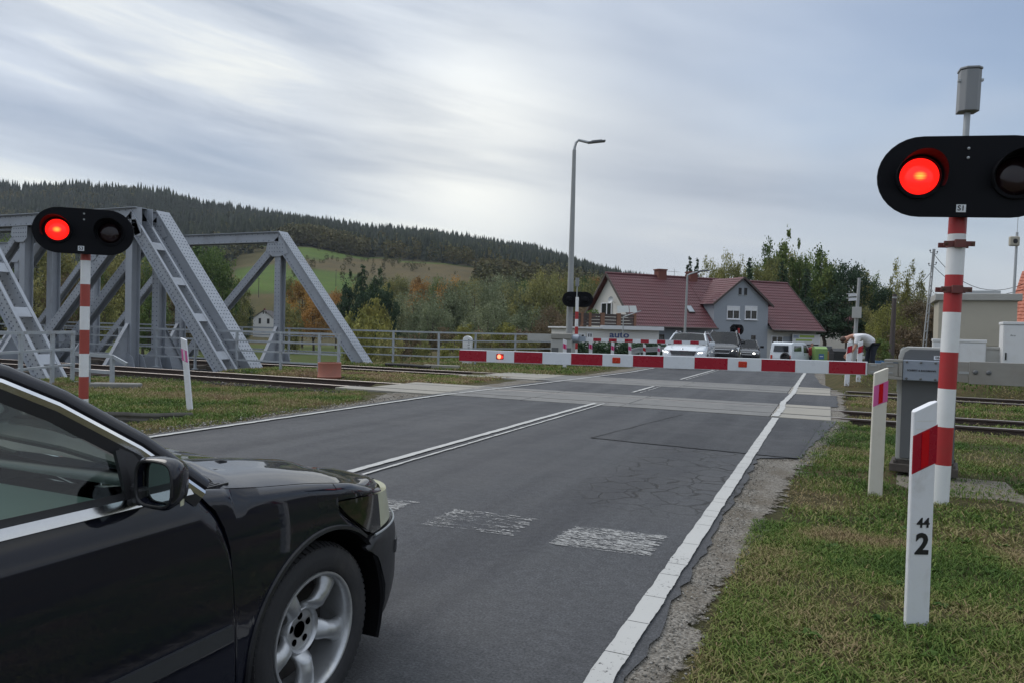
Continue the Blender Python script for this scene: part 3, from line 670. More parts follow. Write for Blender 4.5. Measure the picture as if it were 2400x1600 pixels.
px_, py_ = scatter(5200, -16.8, -9.3, 12.75, 17.1); k = (rng.random(5200) < np.where((py_ > 13.3) & (py_ < 16.6), 0.15, 1)*(vnoise(px_, py_, 0.8, 4) > 0.35))
px_, py_ = px_[k], py_[k]; stones('ballast_stones', np.stack([px_, py_, np.where((py_ > 13.3) & (py_ < 16.6), -0.12, HT(px_, py_)+0.01)], -1), rng.uniform(0.02, 0.05, len(px_)), M['stone_t'], 'dark crushed stone along the near track by the bridge')
ys_ = rng.uniform(1.8, 13.4, 2600); xs_ = np.array([edge_r(y) for y in ys_])+rng.normal(0.07, 0.09, 2600)
stones('gravel', np.stack([xs_, ys_, np.full(2600, -0.01)], -1), rng.uniform(0.003, 0.010, 2600), M['stone_p'], 'loose pale chippings along the right edge of the asphalt')
ys_ = rng.uniform(6, 13.4, 900); xs_ = np.array([edge_l(y) for y in ys_])-rng.random(900)*0.5
stones('gravel', np.stack([xs_, ys_, np.full(900, -0.01)], -1), rng.uniform(0.006, 0.02, 900), M['stone_p'], 'loose chippings along the left edge of the asphalt')

# ---- grass
M['grass'] = tinted('grass blades', [(0.0, (0.046, 0.092, 0.017)), (0.25, (0.088, 0.154, 0.030)), (0.45, (0.150, 0.190, 0.048)), (0.62, (0.205, 0.190, 0.078)), (0.8, (0.285, 0.225, 0.118)), (1.0, (0.165, 0.115, 0.066))], 0.7, 0.25)
def grass(name, n, x0, x1, y0, y1, keep, h, w, label, dry=0.0, lie=0.25, zoff=0.0):
    x, y = scatter(n, x0, x1, y0, y1)
    k = rng.random(n) < keep(x, y); x, y = x[k], y[k]; n = len(x)
    z = HT(x, y)+zoff
    tuft = fbm(x, y, 5.0, 11, 2); patchn = fbm(x, y, 0.9, 12, 3); fine = fbm(x, y, 2.4, 17, 2)
    hh = h*rng.uniform(0.45, 1.25, n)*(0.55+0.9*tuft)
    lying = rng.random(n) < lie
    a = rng.uniform(0, 2*math.pi, n); lean = np.where(lying, rng.uniform(1.15, 1.5, n), np.abs(rng.normal(0.35, 0.35, n)))
    dx, dy = np.cos(a), np.sin(a); sx, sy = -dy, dx; ww = w*rng.uniform(0.6, 1.4, n)
    L1 = hh*np.where(lying, 1.5, 1.0)
    p0 = np.stack([x, y, z+np.where(lying, rng.uniform(0.004, h*0.55, n), -0.008)], -1)
    def along(t, bend): return p0 + np.stack([dx*np.sin(lean*bend)*L1*t, dy*np.sin(lean*bend)*L1*t, np.cos(np.minimum(lean*bend, 1.53))*L1*t], -1)
    S = np.stack([sx*ww, sy*ww, np.zeros(n)], -1)
    m_ = along(0.55, 0.8); t_ = along(1.0, 1.25)
    V = np.stack([p0-S*0.5, p0+S*0.5, m_+S*0.42, m_-S*0.42, t_], 1).reshape(-1, 3)
    o = (np.arange(n)*5)[:, None, None]; F = (np.array([(0, 1, 2), (0, 2, 3), (3, 2, 4)])[None]+o).reshape(-1, 3)
    tint = 0.30*rng.random(n) + 1.1*(patchn-0.5) + 0.8*(fine-0.5) + 0.21 + dry + np.where(lying, 0.22*rng.random(n), 0) + np.where(rng.random(n) < 0.06, 0.35, 0)
    ob = np_mesh(name, V, F, M['grass'], tint=np.repeat(np.clip(tint, 0, 1), 5)); tag(ob, label, None, None, 'stuff'); return ob
def keep_r(x, y):
    e = np.interp(y, np.arange(-1, 46, 0.1), [gr_edge(v) for v in np.arange(-1, 46, 0.1)])
    k = smooth(-0.50, -0.10, x-e+0.26*(fbm(x, y, 3.5, 20, 2)-0.5))
    k = k*(0.30+0.9*smooth(0.30, 0.58, fbm(x, y, 1.5, 21, 3)))
    bare = np.exp(-((x-0.52)**2/0.05+(y-3.42)**2/0.015))*0.8 + np.exp(-((x+0.1)**2/0.05+(y-2.75)**2/0.05))*0.75   # trampled spots
    k = k*(1-np.clip(bare, 0, 0.9))
    slab = ((x > 0.55) & (x < 1.75) & (y > 8.15) & (y < 9.0)) | ((x > 0.8) & (x < 1.7) & (y > 7.4) & (y < 7.7))
    k = np.where(slab, k*0.4, k)
    return k*(x < 0.30*y+1.6)
grass('grass', 130000, -0.5, 2.4, 1.9, 6.0, keep_r, 0.045, 0.0052, 'short mown grass with dry clippings on the right verge', 0.02, 0.35)
grass('grass', 90000, -0.3, 4.4, 6.0, 13.6, keep_r, 0.055, 0.009, 'short grass round the barrier post on the right', 0.0, 0.28)
def keep_t(x, y):
    onrail = np.zeros_like(x)
    for ya, yb in TRACKS:
        for r_ in (ya, yb): onrail = np.maximum(onrail, np.exp(-((y-r_)/0.13)**2))
    e = np.where(x > 0.3, smooth(0.3, 0.7, x), 0)
    return e*(1-0.97*onrail)*(0.15+0.85*smooth(0.38, 0.6, fbm(x, y, 1.2, 23, 3)))
grass('grass', 60000, 0.3, 8.0, 13.4, 22.4, keep_t, 0.07, 0.016, 'dry grass growing between the rails right of the road', 0.16, 0.25, 0.015)
grass('grass', 32000, 0.3, 12.0, 22.3, 34.0, lambda x, y: smooth(0.3, 0.9, x)*(0.25+0.75*smooth(0.35, 0.6, fbm(x, y, 0.8, 24, 3))), 0.09, 0.026, 'grass beyond the far track on the right', 0.10)
def keep_l(x, y):
    e = np.interp(y, np.arange(-1, 46, 0.1), [gl_edge(v) for v in np.arange(-1, 46, 0.1)])
    k = smooth(-0.2, 0.25, e-x+0.3*(fbm(x, y, 3, 30, 2)-0.5))*(0.35+0.8*smooth(0.3, 0.55, fbm(x, y, 1.3, 31, 3)))
    k = k*np.where((y > 12.65+0.5*(fbm(x, y, 1.0, 37, 2)-0.5)) & (x < -9.6), 0.12, 1.0)
    return k*(x > -17.2)
grass('grass', 110000, -17.0, -7.7, 5.5, 13.5, keep_l, 0.065, 0.012, 'mossy green verge below the left signal', 0.03, 0.2)
def keep_m(x, y):
    k = smooth(0, 0.5, np.interp(y, np.arange(13, 46, 0.1), [gl_edge(v) for v in np.arange(13, 46, 0.1)])-x)
    bed = ((y > 13.5) & (y < 16.35)) | ((y > 19.45) & (y < 22.2))
    return k*np.where(bed & (x < -10.0), 0.03, 0.30+0.7*smooth(0.35, 0.6, fbm(x, y, 1.0, 33, 3)))
grass('grass', 60000, -16.8, -7.4, 16.2, 20.2, keep_m, 0.07, 0.020, 'yellowish grass between the two tracks by the terracotta pipe', 0.14)
grass('grass', 60000, -18.5, -6.8, 21.8, 44.0, keep_m, 0.09, 0.030, 'grass verge by the white kilometre stone', 0.08)
M['weed'] = tinted('weed leaves', [(0, (0.035, 0.085, 0.02)), (1, (0.085, 0.14, 0.03))], 0.6, 0.2)
def weeds():
    V = []; T = []; Fc = []
    for _ in range(34):
        x = random.uniform(-0.2, 1.2); y = random.uniform(2.6, 7.0)
        if keep_r(np.array([x]), np.array([y]))[0] < 0.4: continue
        z = hz(x, y)+0.012; t = random.random()
        for k in range(random.randint(5, 9)):
            a = random.uniform(0, 6.28); Lf = random.uniform(0.03, 0.075); w = Lf*0.24; d = Vector((math.cos(a), math.sin(a), 0)); s_ = Vector((-d.y, d.x, 0)); u = Vector((0, 0, 1)); p = Vector((x, y, z))
            b0 = len(V); V += [p, p+d*Lf*0.55+s_*w+u*Lf*0.35, p+d*Lf+u*Lf*0.22, p+d*Lf*0.55-s_*w+u*Lf*0.35]; Fc.append((b0, b0+1, b0+2, b0+3)); T += [t]*4
    o = np_mesh('weeds', np.array(V), np.array(Fc), M['weed'], tint=np.array(T)); tag(o, 'broad-leaved weeds in the right verge', None, None, 'stuff')
weeds()
# ================================================================== STEEL BRIDGES AND RAILINGS
class Rivets:
    def __init__(s): s.p = []; s.n = []
    def row(s, p0, p1, step, n, off=(0, 0, 0)):
        p0 = Vector(p0)+Vector(off); p1 = Vector(p1)+Vector(off); L = (p1-p0).length; k = max(1, int(L/step))
        for i in range(k): s.p.append(p0.lerp(p1, (i+0.5)/k)); s.n.append(Vector(n))
    def build(s, parent, r=0.025, h=0.013):
        mb = MB()
        for p, n in zip(s.p, s.n):
            n = n.normalized(); a = n.orthogonal().normalized(); b = n.cross(a); vs = []
            for rr, hh in ((r, 0), (r*0.6, h)):
                for k in range(6):
                    t = k*math.pi/3; vs.append(p+n*hh+(a*math.cos(t)+b*math.sin(t))*rr)
            mb.add(vs, [(k, (k+1) % 6, 6+(k+1) % 6, 6+k) for k in range(6)]+[tuple(range(6, 12))])
        o = mb.build('rivets', M['rivet'], parent, world=True); tag(o, None, None, None, 'stuff'); return o
YV = Vector((0, 1, 0))
def isect(mb, p0, p1, w, d, t=0.022):
    """I section, flanges facing -Y and +Y (web across), w = flange width in the truss plane"""
    for s in (-1, 1): mb.bar(p0, p1, t, w, side=YV, ov=s*(d/2-t/2))
    mb.bar(p0, p1, d-2*t-0.002, t, side=YV)
def channels(mb, p0, p1, h, d, t=0.02, lip=0.09):
    for s in (-1, 1):
        mb.bar(p0, p1, t, h, side=YV, ov=s*(d/2-t/2))
        for q in (-1, 1): mb.bar(p0, p1, lip, t, side=YV, ov=s*(d/2+lip/2-0.001), ou=q*(h/2-t/2))
def truss(parent, Y, kind, xt, xb, npan=4, pan=5.6, zt=4.98, zb=-0.55, inward=1, riv_to=-33):
    rv = Rivets(); xl = xt-pan*npan; H = 0.44; D = 0.40
    ends = ((Vector((xb, Y, zb)), Vector((xt, Y, zt))), (Vector((xl-(xb-xt), Y, zb)), Vector((xl, Y, zt))))
    for ei, (a, b) in enumerate(ends):
        d = (b-a).normalized(); up = YV.cross(d).normalized()
        if up.z < 0: up = -up
        mb = MB(); channels(mb, a, b, H, D, lip=0.07)
        if kind == 'plate': mb.bar(a, b+d*0.12, D+0.14, 0.02, side=YV, ou=(H/2+0.011)*(1 if (YV-d*YV.dot(d)).cross(d).dot(up) > 0 else -1))
        mb.build('end_post', M['bridge'], parent, world=True)
        if ei == 0:
            o = up
            if kind == 'plate':
                for v_ in (-0.19, -0.06, 0.06, 0.19): rv.row(a, b, 0.145, up, Vector((0, v_, 0))+up*(H/2+0.021))
                for u_ in (-0.16, 0.16): rv.row(a, b, 0.16, -YV, up*u_-YV*(D/2))
            else:
                for u_ in (-0.165, -0.08, 0.08, 0.165): rv.row(a, b, 0.15, -YV, up*u_-YV*(D/2+0.0))
                for u_ in (-0.15, 0.13): rv.row(a, b, 0.16, -YV, up*u_+YV*(D/2-0.02))
        if kind == 'open':
            Ln = (b-a).length; k = 1.05
            while k < Ln-0.6:
                c = a+d*k; m2 = MB(); sgn = 1 if YV.cross(d).dot(up) > 0 else -1
                m2.bar(c-d*0.16, c+d*0.16, D-0.045, 0.018, side=YV, ou=-sgn*(H/2-0.03)*1.0 if False else 0)
                for i_ in range(len(m2.v)): m2.v[i_] = tuple(Vector(m2.v[i_])+up*(H/2-0.02))
                m2.build('batten_plate', M['bridge'], parent, world=True); k += 1.52
    # top chord with cover plate, bottom chord
    a = Vector((xt+(0.42 if kind == 'open' else 0.05), Y, zt)); b = Vector((xl-0.1, Y, zt))
    mb = MB(); channels(mb, a, b, 0.40, D, lip=0.06); mb.bar(a, b, D+0.22, 0.022, side=(0, 1, 0), ou=0, ov=0)
    nv = len(mb.v)
    for i_ in range(nv-8, nv): mb.v[i_] = (mb.v[i_][0], mb.v[i_][1], mb.v[i_][2]+0.213)
    if kind == 'open':   # the chord ends in an upright end plate box
        for s in (-1, 1): mb.bar((xt+0.40, Y, zt-0.75), (xt+0.40, Y, zt+0.2), 0.022, 0.46, side=YV, ov=s*(D/2+0.013))
        mb.box((xt+0.18, Y, zt-0.30), (0.03, D-0.06, 0.9))
    mb.build('top_chord', M['bridge'], parent, world=True)
    for z_ in (-0.14, 0.14): rv.row((xt, Y, zt+z_), (max(xl, riv_to), Y, zt+z_), 0.30, -YV, (0, -D/2-0.001, 0))
    mb = MB(); channels(mb, Vector((xb+0.2, Y, zb)), Vector((xl-4.8, Y, zb)), 0.42, D); mb.build('bottom_chord', M['bridge'], parent, world=True)
    for i in range(npan+1):
        x = xt-pan*i; mb = MB(); isect(mb, Vector((x, Y, zb)), Vector((x, Y, zt-0.2)), 0.30, 0.34); mb.build('vertical_post', M['bridge'], parent, world=True)
        if x > riv_to and kind == 'plate':
            for u_ in (-0.09, 0.09): rv.row((x+u_, Y-0.171, 0.2), (x+u_, Y-0.171, zt-0.9), 0.16, -YV)
        if i < npan:
            nxt = xt-pan*(i+1); mb = MB(); fall = True
            p0 = Vector((x-0.1, Y, zt-0.25)); p1 = Vector((nxt+0.1, Y, zb+0.2))
            isect(mb, p1, p0, 0.32 if i == 0 else 0.27, 0.31); mb.build('diagonal', M['bridge'], parent, world=True)
            if x > riv_to:
                d = (p1-p0).normalized(); up = YV.cross(d)
                for u_ in (-0.09, 0.09): rv.row(p0+up*u_, p1+up*u_, 0.17, -YV, (0, -0.156, 0))
        for s in (-1, 1):   # gusset plates
            mb = MB(); yy = Y+s*(D/2+0.016)
            poly = [(x-0.50, zt-0.2), (x+0.36, zt-0.2), (x+(0.60 if i == 0 else 0.34), zt-0.66), (x+0.15, zt-0.80), (x-0.25, zt-0.80), (x-0.58, zt-0.52)]
            mb.prism(poly, (0, yy, 0), (1, 0, 0), (0, 0, 1), 0.008, 0.008); mb.build('gusset_plate', M['bridge'], parent, world=True)
            if s < 0 and x > riv_to:
                for zz in (zt-0.3, zt-0.45, zt-0.60): rv.row((x-0.46, yy-0.008, zz), (x+0.35, yy-0.008, zz), 0.13, -YV)
            mb = MB(); poly = [(x-0.6, zb+0.2), (x+0.5, zb+0.2), (x+0.3, zb+0.75), (x-0.1, zb+0.95), (x-0.45, zb+0.7)]
            mb.prism(poly, (0, yy, 0), (1, 0, 0), (0, 0, 1), 0.008, 0.008); mb.build('gusset_plate', M['bridge'], parent, world=True)
        # inside bracket to the floor beam
        yi = Y+inward*0.18; mb = MB()
        mb.add([(x-0.01, yi, 1.25), (x-0.01, yi, -0.4), (x-0.01, yi+inward*1.0, -0.4), (x+0.01, yi, 1.25), (x+0.01, yi, -0.4), (x+0.01, yi+inward*1.0, -0.4)], [(0, 1, 2), (5, 4, 3), (0, 3, 4, 1), (1, 4, 5, 2), (2, 5, 3, 0)])
        mb.bar((x, yi, 1.3), (x, yi+inward*1.05, -0.42), 0.16, 0.02, side=(1, 0, 0)); mb.build('knee_bracket', M['bridge'], parent, world=True)
    # bearing shoe
    mb = MB(); mb.box((xb+0.1, Y, zb-0.30), (0.7, 0.5, 0.16)); mb.box((xb+0.05, Y, zb-0.1), (0.34, 0.44, 0.34)); mb.build('bearing_shoe', M['bridge_dark'], parent, world=True)
    rv.build(parent)
def bridge(label, ya, yb, ka, kb, xa, xb_, tracks):
    t = thing('truss_bridge', label, 'railway bridge', (-17, (ya+yb)/2, -0.55), group='steel truss bridges side by side')
    truss(t, ya, ka, xa, xa+4.62, inward=1, riv_to=-24); truss(t, yb, kb, xb_, xb_+4.62, inward=-1)
    for i in range(5):
        x = xb_-5.6*i; mb = MB()
        for s in (-1, 1): mb.span((x-0.14, ya+0.25, -0.72-0.02+s*0.3), (x+0.14, yb-0.25, -0.72+0.02+s*0.3))
        mb.span((x-0.012, ya+0.25, -1.0), (x+0.012, yb-0.25, -0.44)); mb.build('floor_beam', M['bridge_dark'], t, world=True)
    for y in tracks:
        mb = MB()
        for s in (-1, 1): mb.span((-49, y-0.11, -0.62-0.012+s*0.28), (-17.2, y+0.11, -0.62+0.012+s*0.28))
        mb.span((-49, y-0.01, -0.88), (-17.2, y+0.01, -0.36)); mb.build('stringer', M['bridge_dark'], t, world=True)
    return t
bridge('near steel truss bridge with open batten-plated end post behind the left signal', 12.1, 17.45, 'open', 'open', -22.2, -21.75, TRACKS[0])
bridge('far steel truss bridge with solid riveted end posts beyond the near one', 18.35, 23.75, 'plate', 'plate', -21.55, -20.95, TRACKS[1])

# ---- railings
def railing(label, pts, posts, rails, base=-0.05, r=0.03, group=None, rail_w=0.045):
    """flat-bar railing: pts = foot line; rails = heights; posts = list of (segment, fraction)"""
    t = thing('railing', label, 'railing', pts[0], group=group)
    P = [Vector(p) for p in pts]
    for z in rails:
        for a, b in zip(P[:-1], P[1:]):
            mb = MB(); mb.bar(a+Vector((0, 0, z)), b+Vector((0, 0, z)), rail_w, 0.065 if z == max(rails) else 0.05, e0=0.02, e1=0.02); mb.build('rail', M['galv_rail'], t, world=True)
    for sgm, fr in posts:
        p = P[sgm].lerp(P[sgm+1], fr); mb = MB(); mb.box((p.x, p.y, p.z+(max(rails)+base)/2), (0.07, 0.07, max(rails)-base)); mb.box((p.x, p.y, p.z+base+0.01), (0.16, 0.16, 0.02))
        mb.build('post', M['galv_rail'], t, world=True, bevel=0.006)
    return t
railing('grey railing between the two bridges ending at the terracotta pipe', [(-36, 17.9, -0.1), (-13.45, 17.9, -0.1)], [(0, k) for k in (0.02, 0.1, 0.18, 0.26, 0.34, 0.42, 0.5, 0.58, 0.66, 0.74, 0.82, 0.90, 0.966, 0.998)], (1.24, 0.95, 0.64, 0.33), group='grey railings by the bridges')
pE = G(1300, 33, -0.1)
railing('long grey railing on the far side running from the bridge to the barrier box', [(-40, 24.45, -0.05), (-13.9, 24.75, -0.05), (pE.x, pE.y, -0.05)], [(0, k) for k in (0.02, 0.12, 0.22, 0.32, 0.42, 0.52, 0.62, 0.72, 0.82, 0.92, 0.999)]+[(1, 0.28), (1, 0.62), (1, 0.98)], (1.28, 0.97, 0.66, 0.35), group='grey railings by the bridges')
A = G(-40, 13.6, 0); B = G(172, 17.0, 0)
railing('sloping grey railing at the bridge wing wall behind the black car', [(A.x, A.y, -0.02), (B.x, B.y, -0.02)], [(0, 0.36), (0, 0.72), (0, 0.985)], (1.12, 0.74, 0.38), base=-0.2, group='grey railings by the bridges')
def low_rail():
    a = G(206, 16.4, -0.2); b = G(262, 16.0, -0.2); c = G(296, 15.9, -0.2)
    t = thing('railing', 'low grey rail with bent-down end beside the near track', 'railing', a, group='grey railings by the bridges')
    for z in (0.82, 0.46, 0.16):
        mb = MB(); mb.bar(a+Vector((0, 0, z)), b+Vector((0, 0, z)), 0.05, 0.075, e0=0.5); mb.build('rail', M['galv_rail'], t, world=True)
    mb = MB(); mb.bar(b+Vector((0, 0, 0.82)), c+Vector((0, 0, 0.66)), 0.05, 0.07); mb.build('rail', M['galv_rail'], t, world=True)
    for p in (b, a):
        mb = MB(); mb.box((p.x, p.y, p.z+0.42), (0.075, 0.075, 0.86)); mb.build('post', M['galv_rail'], t, world=True, bevel=0.006)
low_rail()
# concrete edge pieces by the wing wall
g = G(272, 15.6, -0.02); mb = MB(); mb.box((g.x, g.y, 0), (1.0, 0.28, 0.14), Matrix.Rotation(0.5, 3, 'Z')); tag(mb.build('kerb_block', plain('old concrete', (0.22, 0.215, 0.20), 0.9, var=0.2, dirt=(0.12, 0.11, 0.09)), None, bevel=0.03), 'weathered concrete edge block in front of the low rail', 'concrete block')
# crash barrier whose end dives into the turf
def guardrail():
    pts = [G(40, 8.9, 0.20), G(150, 9.7, 0.13), G(250, 10.0, 0.10), G(292, 10.1, 0.09), G(330, 10.3, 0.055), G(370, 10.6, 0.02), G(410, 10.9, 0.0), G(450, 11.2, -0.03)]
    t = thing('crash_barrier', 'weathered crash barrier diving into the turf below the left signal', 'crash barrier', (pts[0].x, pts[0].y, 0))
    prof = [(-0.09, 0.0), (-0.06, 0.022), (-0.03, 0.024), (-0.01, 0.008), (0.01, 0.008), (0.03, 0.024), (0.05, 0.022), (0.075, 0.0)]
    rows = []
    for i, p in enumerate(pts):
        d = (pts[min(i+1, len(pts)-1)]-pts[max(i-1, 0)]); d.z = 0; d.normalize(); n = Vector((d.y, -d.x, 0))
        rows.append([Vector((p.x, p.y, p.z-0.02))+n*b+Vector((0, 0, a)) for a, b in prof])
    mb = MB(); mb.grid(rows); mb.grid([[q-Vector((0.006, -0.006, 0)) for q in r] for r in rows]); mb.build('beam', plain('weathered crash barrier steel', (0.105, 0.098, 0.085), 0.85, 0.1, var=0.2, dirt=(0.06, 0.05, 0.04), ds=4, damt=0.6), t, world=True, smooth=True)
guardrail()
# terracotta pipe, pole lying in the grass
def pipe():
    g = G(772, 20.2, -0.04); t = thing('pipe_section', 'terracotta plastic pipe section standing on end beside the near track', 'pipe', g)
    mb = MB(); mb.lathe([(0.30, 0.0), (0.33, 0.01), (0.335, 0.05), (0.318, 0.075), (0.318, 0.40), (0.322, 0.42), (0.315, 0.43), (0.29, 0.43), (0.29, 0.02)], n=28); o = mb.build('wall', M['terracotta'], t, smooth=True)
    mb = MB(); mb.lathe([(0.0, 0.36), (0.289, 0.36)], n=28); mb.build('lid', plain('pipe lid', (0.12, 0.05, 0.04), 0.8), t)
pipe()
g = G(950, 26.3, -0.02); mb = MB(); mb.tube([g+Vector((-0.9, 0.1, 0.06)), g+Vector((0, 0, 0.07)), g+Vector((1.1, -0.1, 0.05))], 0.06, 10); tag(mb.build('pipe', M['cable']), 'dark pipe lying in the grass below the far railing', 'pipe')
g = G(1035, 26.2, -0.02); mb = MB(); mb.box((g.x, g.y, 0.03), (1.3, 0.3, 0.12), Matrix.Rotation(0.15, 3, 'Z')); tag(mb.build('slab', M['concrete'], bevel=0.01), 'pale concrete slab in the grass beside the far railing', 'concrete slab')
def km_stone():
    g = G(1095, 30, -0.03); t = thing('kilometre_stone', 'white round-topped kilometre stone behind the lowered boom', 'kilometre stone', g, rz=R(12))
    poly = [(-0.19, -0.1), (0.19, -0.1), (0.19, 0.98)]+[(0.19*math.cos(a), 0.98+0.16*math.sin(a)) for a in np.linspace(0.2, math.pi-0.2, 9)]+[(-0.19, 0.98)]
    mb = MB(); mb.prism(poly, (0, -0.11, 0), (1, 0, 0), (0, 0, 1), 0.0, 0.22); mb.build('block', M['white_paint'], t, bevel=0.02)
    for i, ch in enumerate('4+200'): lettering(ch, 0.12, M['ink'], t, (0.07, -0.113, 0.98-0.1*i), (0, 0, -1), (1, 0, 0), world=False)
km_stone()
# ================================================================== CROSSING SIGNALS, BARRIERS, POSTS
M['sensor_grey'] = plain('grey sensor housing', (0.24, 0.25, 0.26), 0.55, 0.2, var=0.08)
def stripes_pole(t, z0, z1, r, bands, mats, n=20):
    """bands: heights where the colour changes, from the foot up"""
    zs = [z0]+list(bands)+[z1]
    for i, (a, b) in enumerate(zip(zs[:-1], zs[1:])):
        mb = MB(); mb.lathe([(r, a), (r, b)], n=n); mb.build('pole_band', mats[i % 2], t, smooth=True)
def signal(label, base, rz, zbands, head_z, tag_text, on=-1, W_=1.42, H_=0.70, r=0.072, old=False, box=True, tilt=None, head_dy=-0.14, clamps=(), rl=0.158, group='crossing light signals'):
    t = thing('crossing_signal', label, 'crossing signal', base, rz, group, tilt)
    stripes_pole(t, -0.15, head_z+0.1, r, zbands, [M['white_paint'], M['red_old' if old else 'red_paint']])
    # backing board: stadium with rounded ends
    h = H_/2; w = W_/2-h*1.02; poly = [(w+h*1.02*math.cos(a), h*math.sin(a)) for a in np.linspace(-math.pi/2, math.pi/2, 17)]+[(-w+h*1.02*math.cos(a), h*math.sin(a)) for a in np.linspace(math.pi/2, 3*math.pi/2, 17)]
    mb = MB(); mb.prism(poly, (0, head_dy, head_z), (1, 0, 0), (0, 0, 1), 0.012, 0.012); mb.build('backing_board', M['black_signal'], t, bevel=0.004)
    for s in (-1, 1):
        cx = s*(w+0.02); f = head_dy-0.012
        mb = MB(); mb.lathe([(rl+0.035, 0.0), (rl+0.035, 0.025), (rl+0.008, 0.03), (rl+0.008, 0.0)], (cx, f, head_z), (0, -1, 0), 36); ring = mb.build('lens_ring', M['black_signal'], t, smooth=True)
        # visor: open-bottomed hood
        rows = []
        for a in np.linspace(R(-28), R(208), 26):
            dep = 0.20*(0.45+0.55*max(0, math.sin(a)))+0.01
            rows.append([(cx+(rl+0.03)*math.cos(a), f, head_z+(rl+0.03)*math.sin(a)), (cx+(rl+0.045)*math.cos(a), f-dep, head_z+(rl+0.045)*math.sin(a)), (cx+(rl+0.041)*math.cos(a), f-dep, head_z+(rl+0.041)*math.sin(a)), (cx+(rl+0.024)*math.cos(a), f-0.001, head_z+(rl+0.024)*math.sin(a))])
        mb = MB(); mb.grid(rows); mb.build('visor', M['black_signal'], t, smooth=True, ang=50)
        mb = MB(); mb.lathe([(0.0, 0.03), (0.05, 0.029), (0.10, 0.024), (rl, 0.004), (rl, -0.01)], (0, 0, 0), (0, -1, 0), 36)
        o = mb.build('lens', M['lens_on'] if s == on else M['lens_off'], t, smooth=True, ang=80); o.location = (cx, f, head_z)
        if s == on: o['label'] = 'lit red lens'
        mb = MB(); mb.lathe([(0.14, 0), (0.14, 0.12), (0.06, 0.16), (0, 0.16)], (cx, head_dy+0.012, head_z), (0, 1, 0), 20); mb.build('lamp_housing', M['black_signal'], t, smooth=True)
    for z_ in (0.16, 0.24):
        mb = MB(); mb.lathe([(0.012, 0), (0.012, 0.008), (0, 0.012)], (0, head_dy-0.012, head_z+z_), (0, -1, 0), 8); mb.build('bolt', M['galv'], t)
    mb = MB()
    for z_ in (-0.2, 0.2): mb.box((0, head_dy/2, head_z+z_), (0.16, abs(head_dy)-0.0, 0.05))
    mb.build('head_bracket', M['black_signal'], t)
    if tag_text:
        mb = MB(); mb.box((-0.03, head_dy-0.015, head_z-h+0.075), (0.075, 0.004, 0.066)); pl = mb.build('number_plate', M['white_foil'], t)
        lettering(tag_text, 0.062, M['ink'], t, (-0.03, head_dy-0.0185, head_z-h+0.075), (1, 0, 0), (0, 0, 1), bold=0.001, world=False)
    if box:
        z = head_z+h
        mb = MB(); mb.cyl((0.02, 0.0, head_z), (0.02, 0.0, z+0.26), 0.026, n=10); mb.build('antenna_tube', M['galv'], t, smooth=True)
        hexa = [(-0.084, -0.04), (-0.044, -0.08), (0.044, -0.08), (0.084, -0.04), (0.072, 0.072), (-0.072, 0.072)]
        mb = MB(); mb.prism(hexa, (0.02, 0, z+0.24), (1, 0, 0), (0, 1, 0), 0.36); mb.build('sensor_box', M['sensor_grey'], t, bevel=0.006)
        mb = MB(); mb.prism([(x*1.08, y*1.08) for x, y in hexa], (0.02, 0, z+0.602), (1, 0, 0), (0, 1, 0), 0.02); mb.build('box_lid', M['sensor_grey'], t, bevel=0.005)
        mb = MB()
        for s in (-1, 1): mb.box((0.02+s*0.090, -0.03, z+0.51), (0.02, 0.03, 0.02))
        mb.build('latch', M['galv'], t)
    for zc in clamps:
        mb = MB(); mb.box((0, -r-0.004, zc), (0.245, 0.016, 0.044)); mb.box((0, r+0.004, zc), (0.245, 0.016, 0.044)); mb.lathe([(r+0.007, -0.028), (r+0.007, 0.028)], (0, 0, zc), (0, 0, 1), 18); mb.box((0, -r-0.022, zc), (0.085, 0.03, 0.07))
        cl = mb.build('clamp', M['clamp'], t, bevel=0.003)
        mb = MB()
        for s in (-1, 1): mb.lathe([(0.014, 0), (0.014, 0.01), (0, 0.012)], (s*0.102, -r-0.014, zc), (0, -1, 0), 6)
        mb.build('bolt', M['rust'], cl)
    return t
# near right signal
b0 = G(2203, 6.5, 0); top = W(2246, 500, 6.42); tl = Vector((top.x-b0.x, top.y-b0.y, top.z)).normalized()
q = Vector((0, 0, 1)).rotation_difference(tl).to_matrix().to_4x4()
signal('near right crossing signal S1 with lit red lamp beside the barrier machine', b0, R(10), [0.315, 0.655, 0.995, 1.32, 1.67, 2.0, 2.36], 2.84, 'S1', -1, tilt=q, clamps=(1.87, 2.27))
# near left signal
b1 = G(195, 10.15, 0)
signal('left crossing signal S3 with lit red lamp in front of the steel bridge', (b1.x, b1.y, 0), R(44), [0.31, 0.62, 0.94, 1.265, 1.59, 1.90, 2.23], 2.62, 'S3', -1, old=True, box=False, r=0.061, clamps=(), W_=1.23, H_=0.625, rl=0.142)
# the far pair seen from behind
b2 = G(1349, 33.0, 0)
signal('far crossing signal seen from behind in front of the tall lamp post', (b2.x, b2.y, 0), R(180+12), [0.62, 0.95, 1.28, 1.62, 1.96, 2.3], 2.86, None, 9, box=True, r=0.075)
b3 = G(1729, 50, -0.3)
signal('farthest crossing signal seen from behind before the grey house wall', (b3.x, b3.y, -0.36), R(180+58), [0.5, 0.85, 1.2, 1.55, 1.9], 2.16, None, 9, box=False, r=0.075)

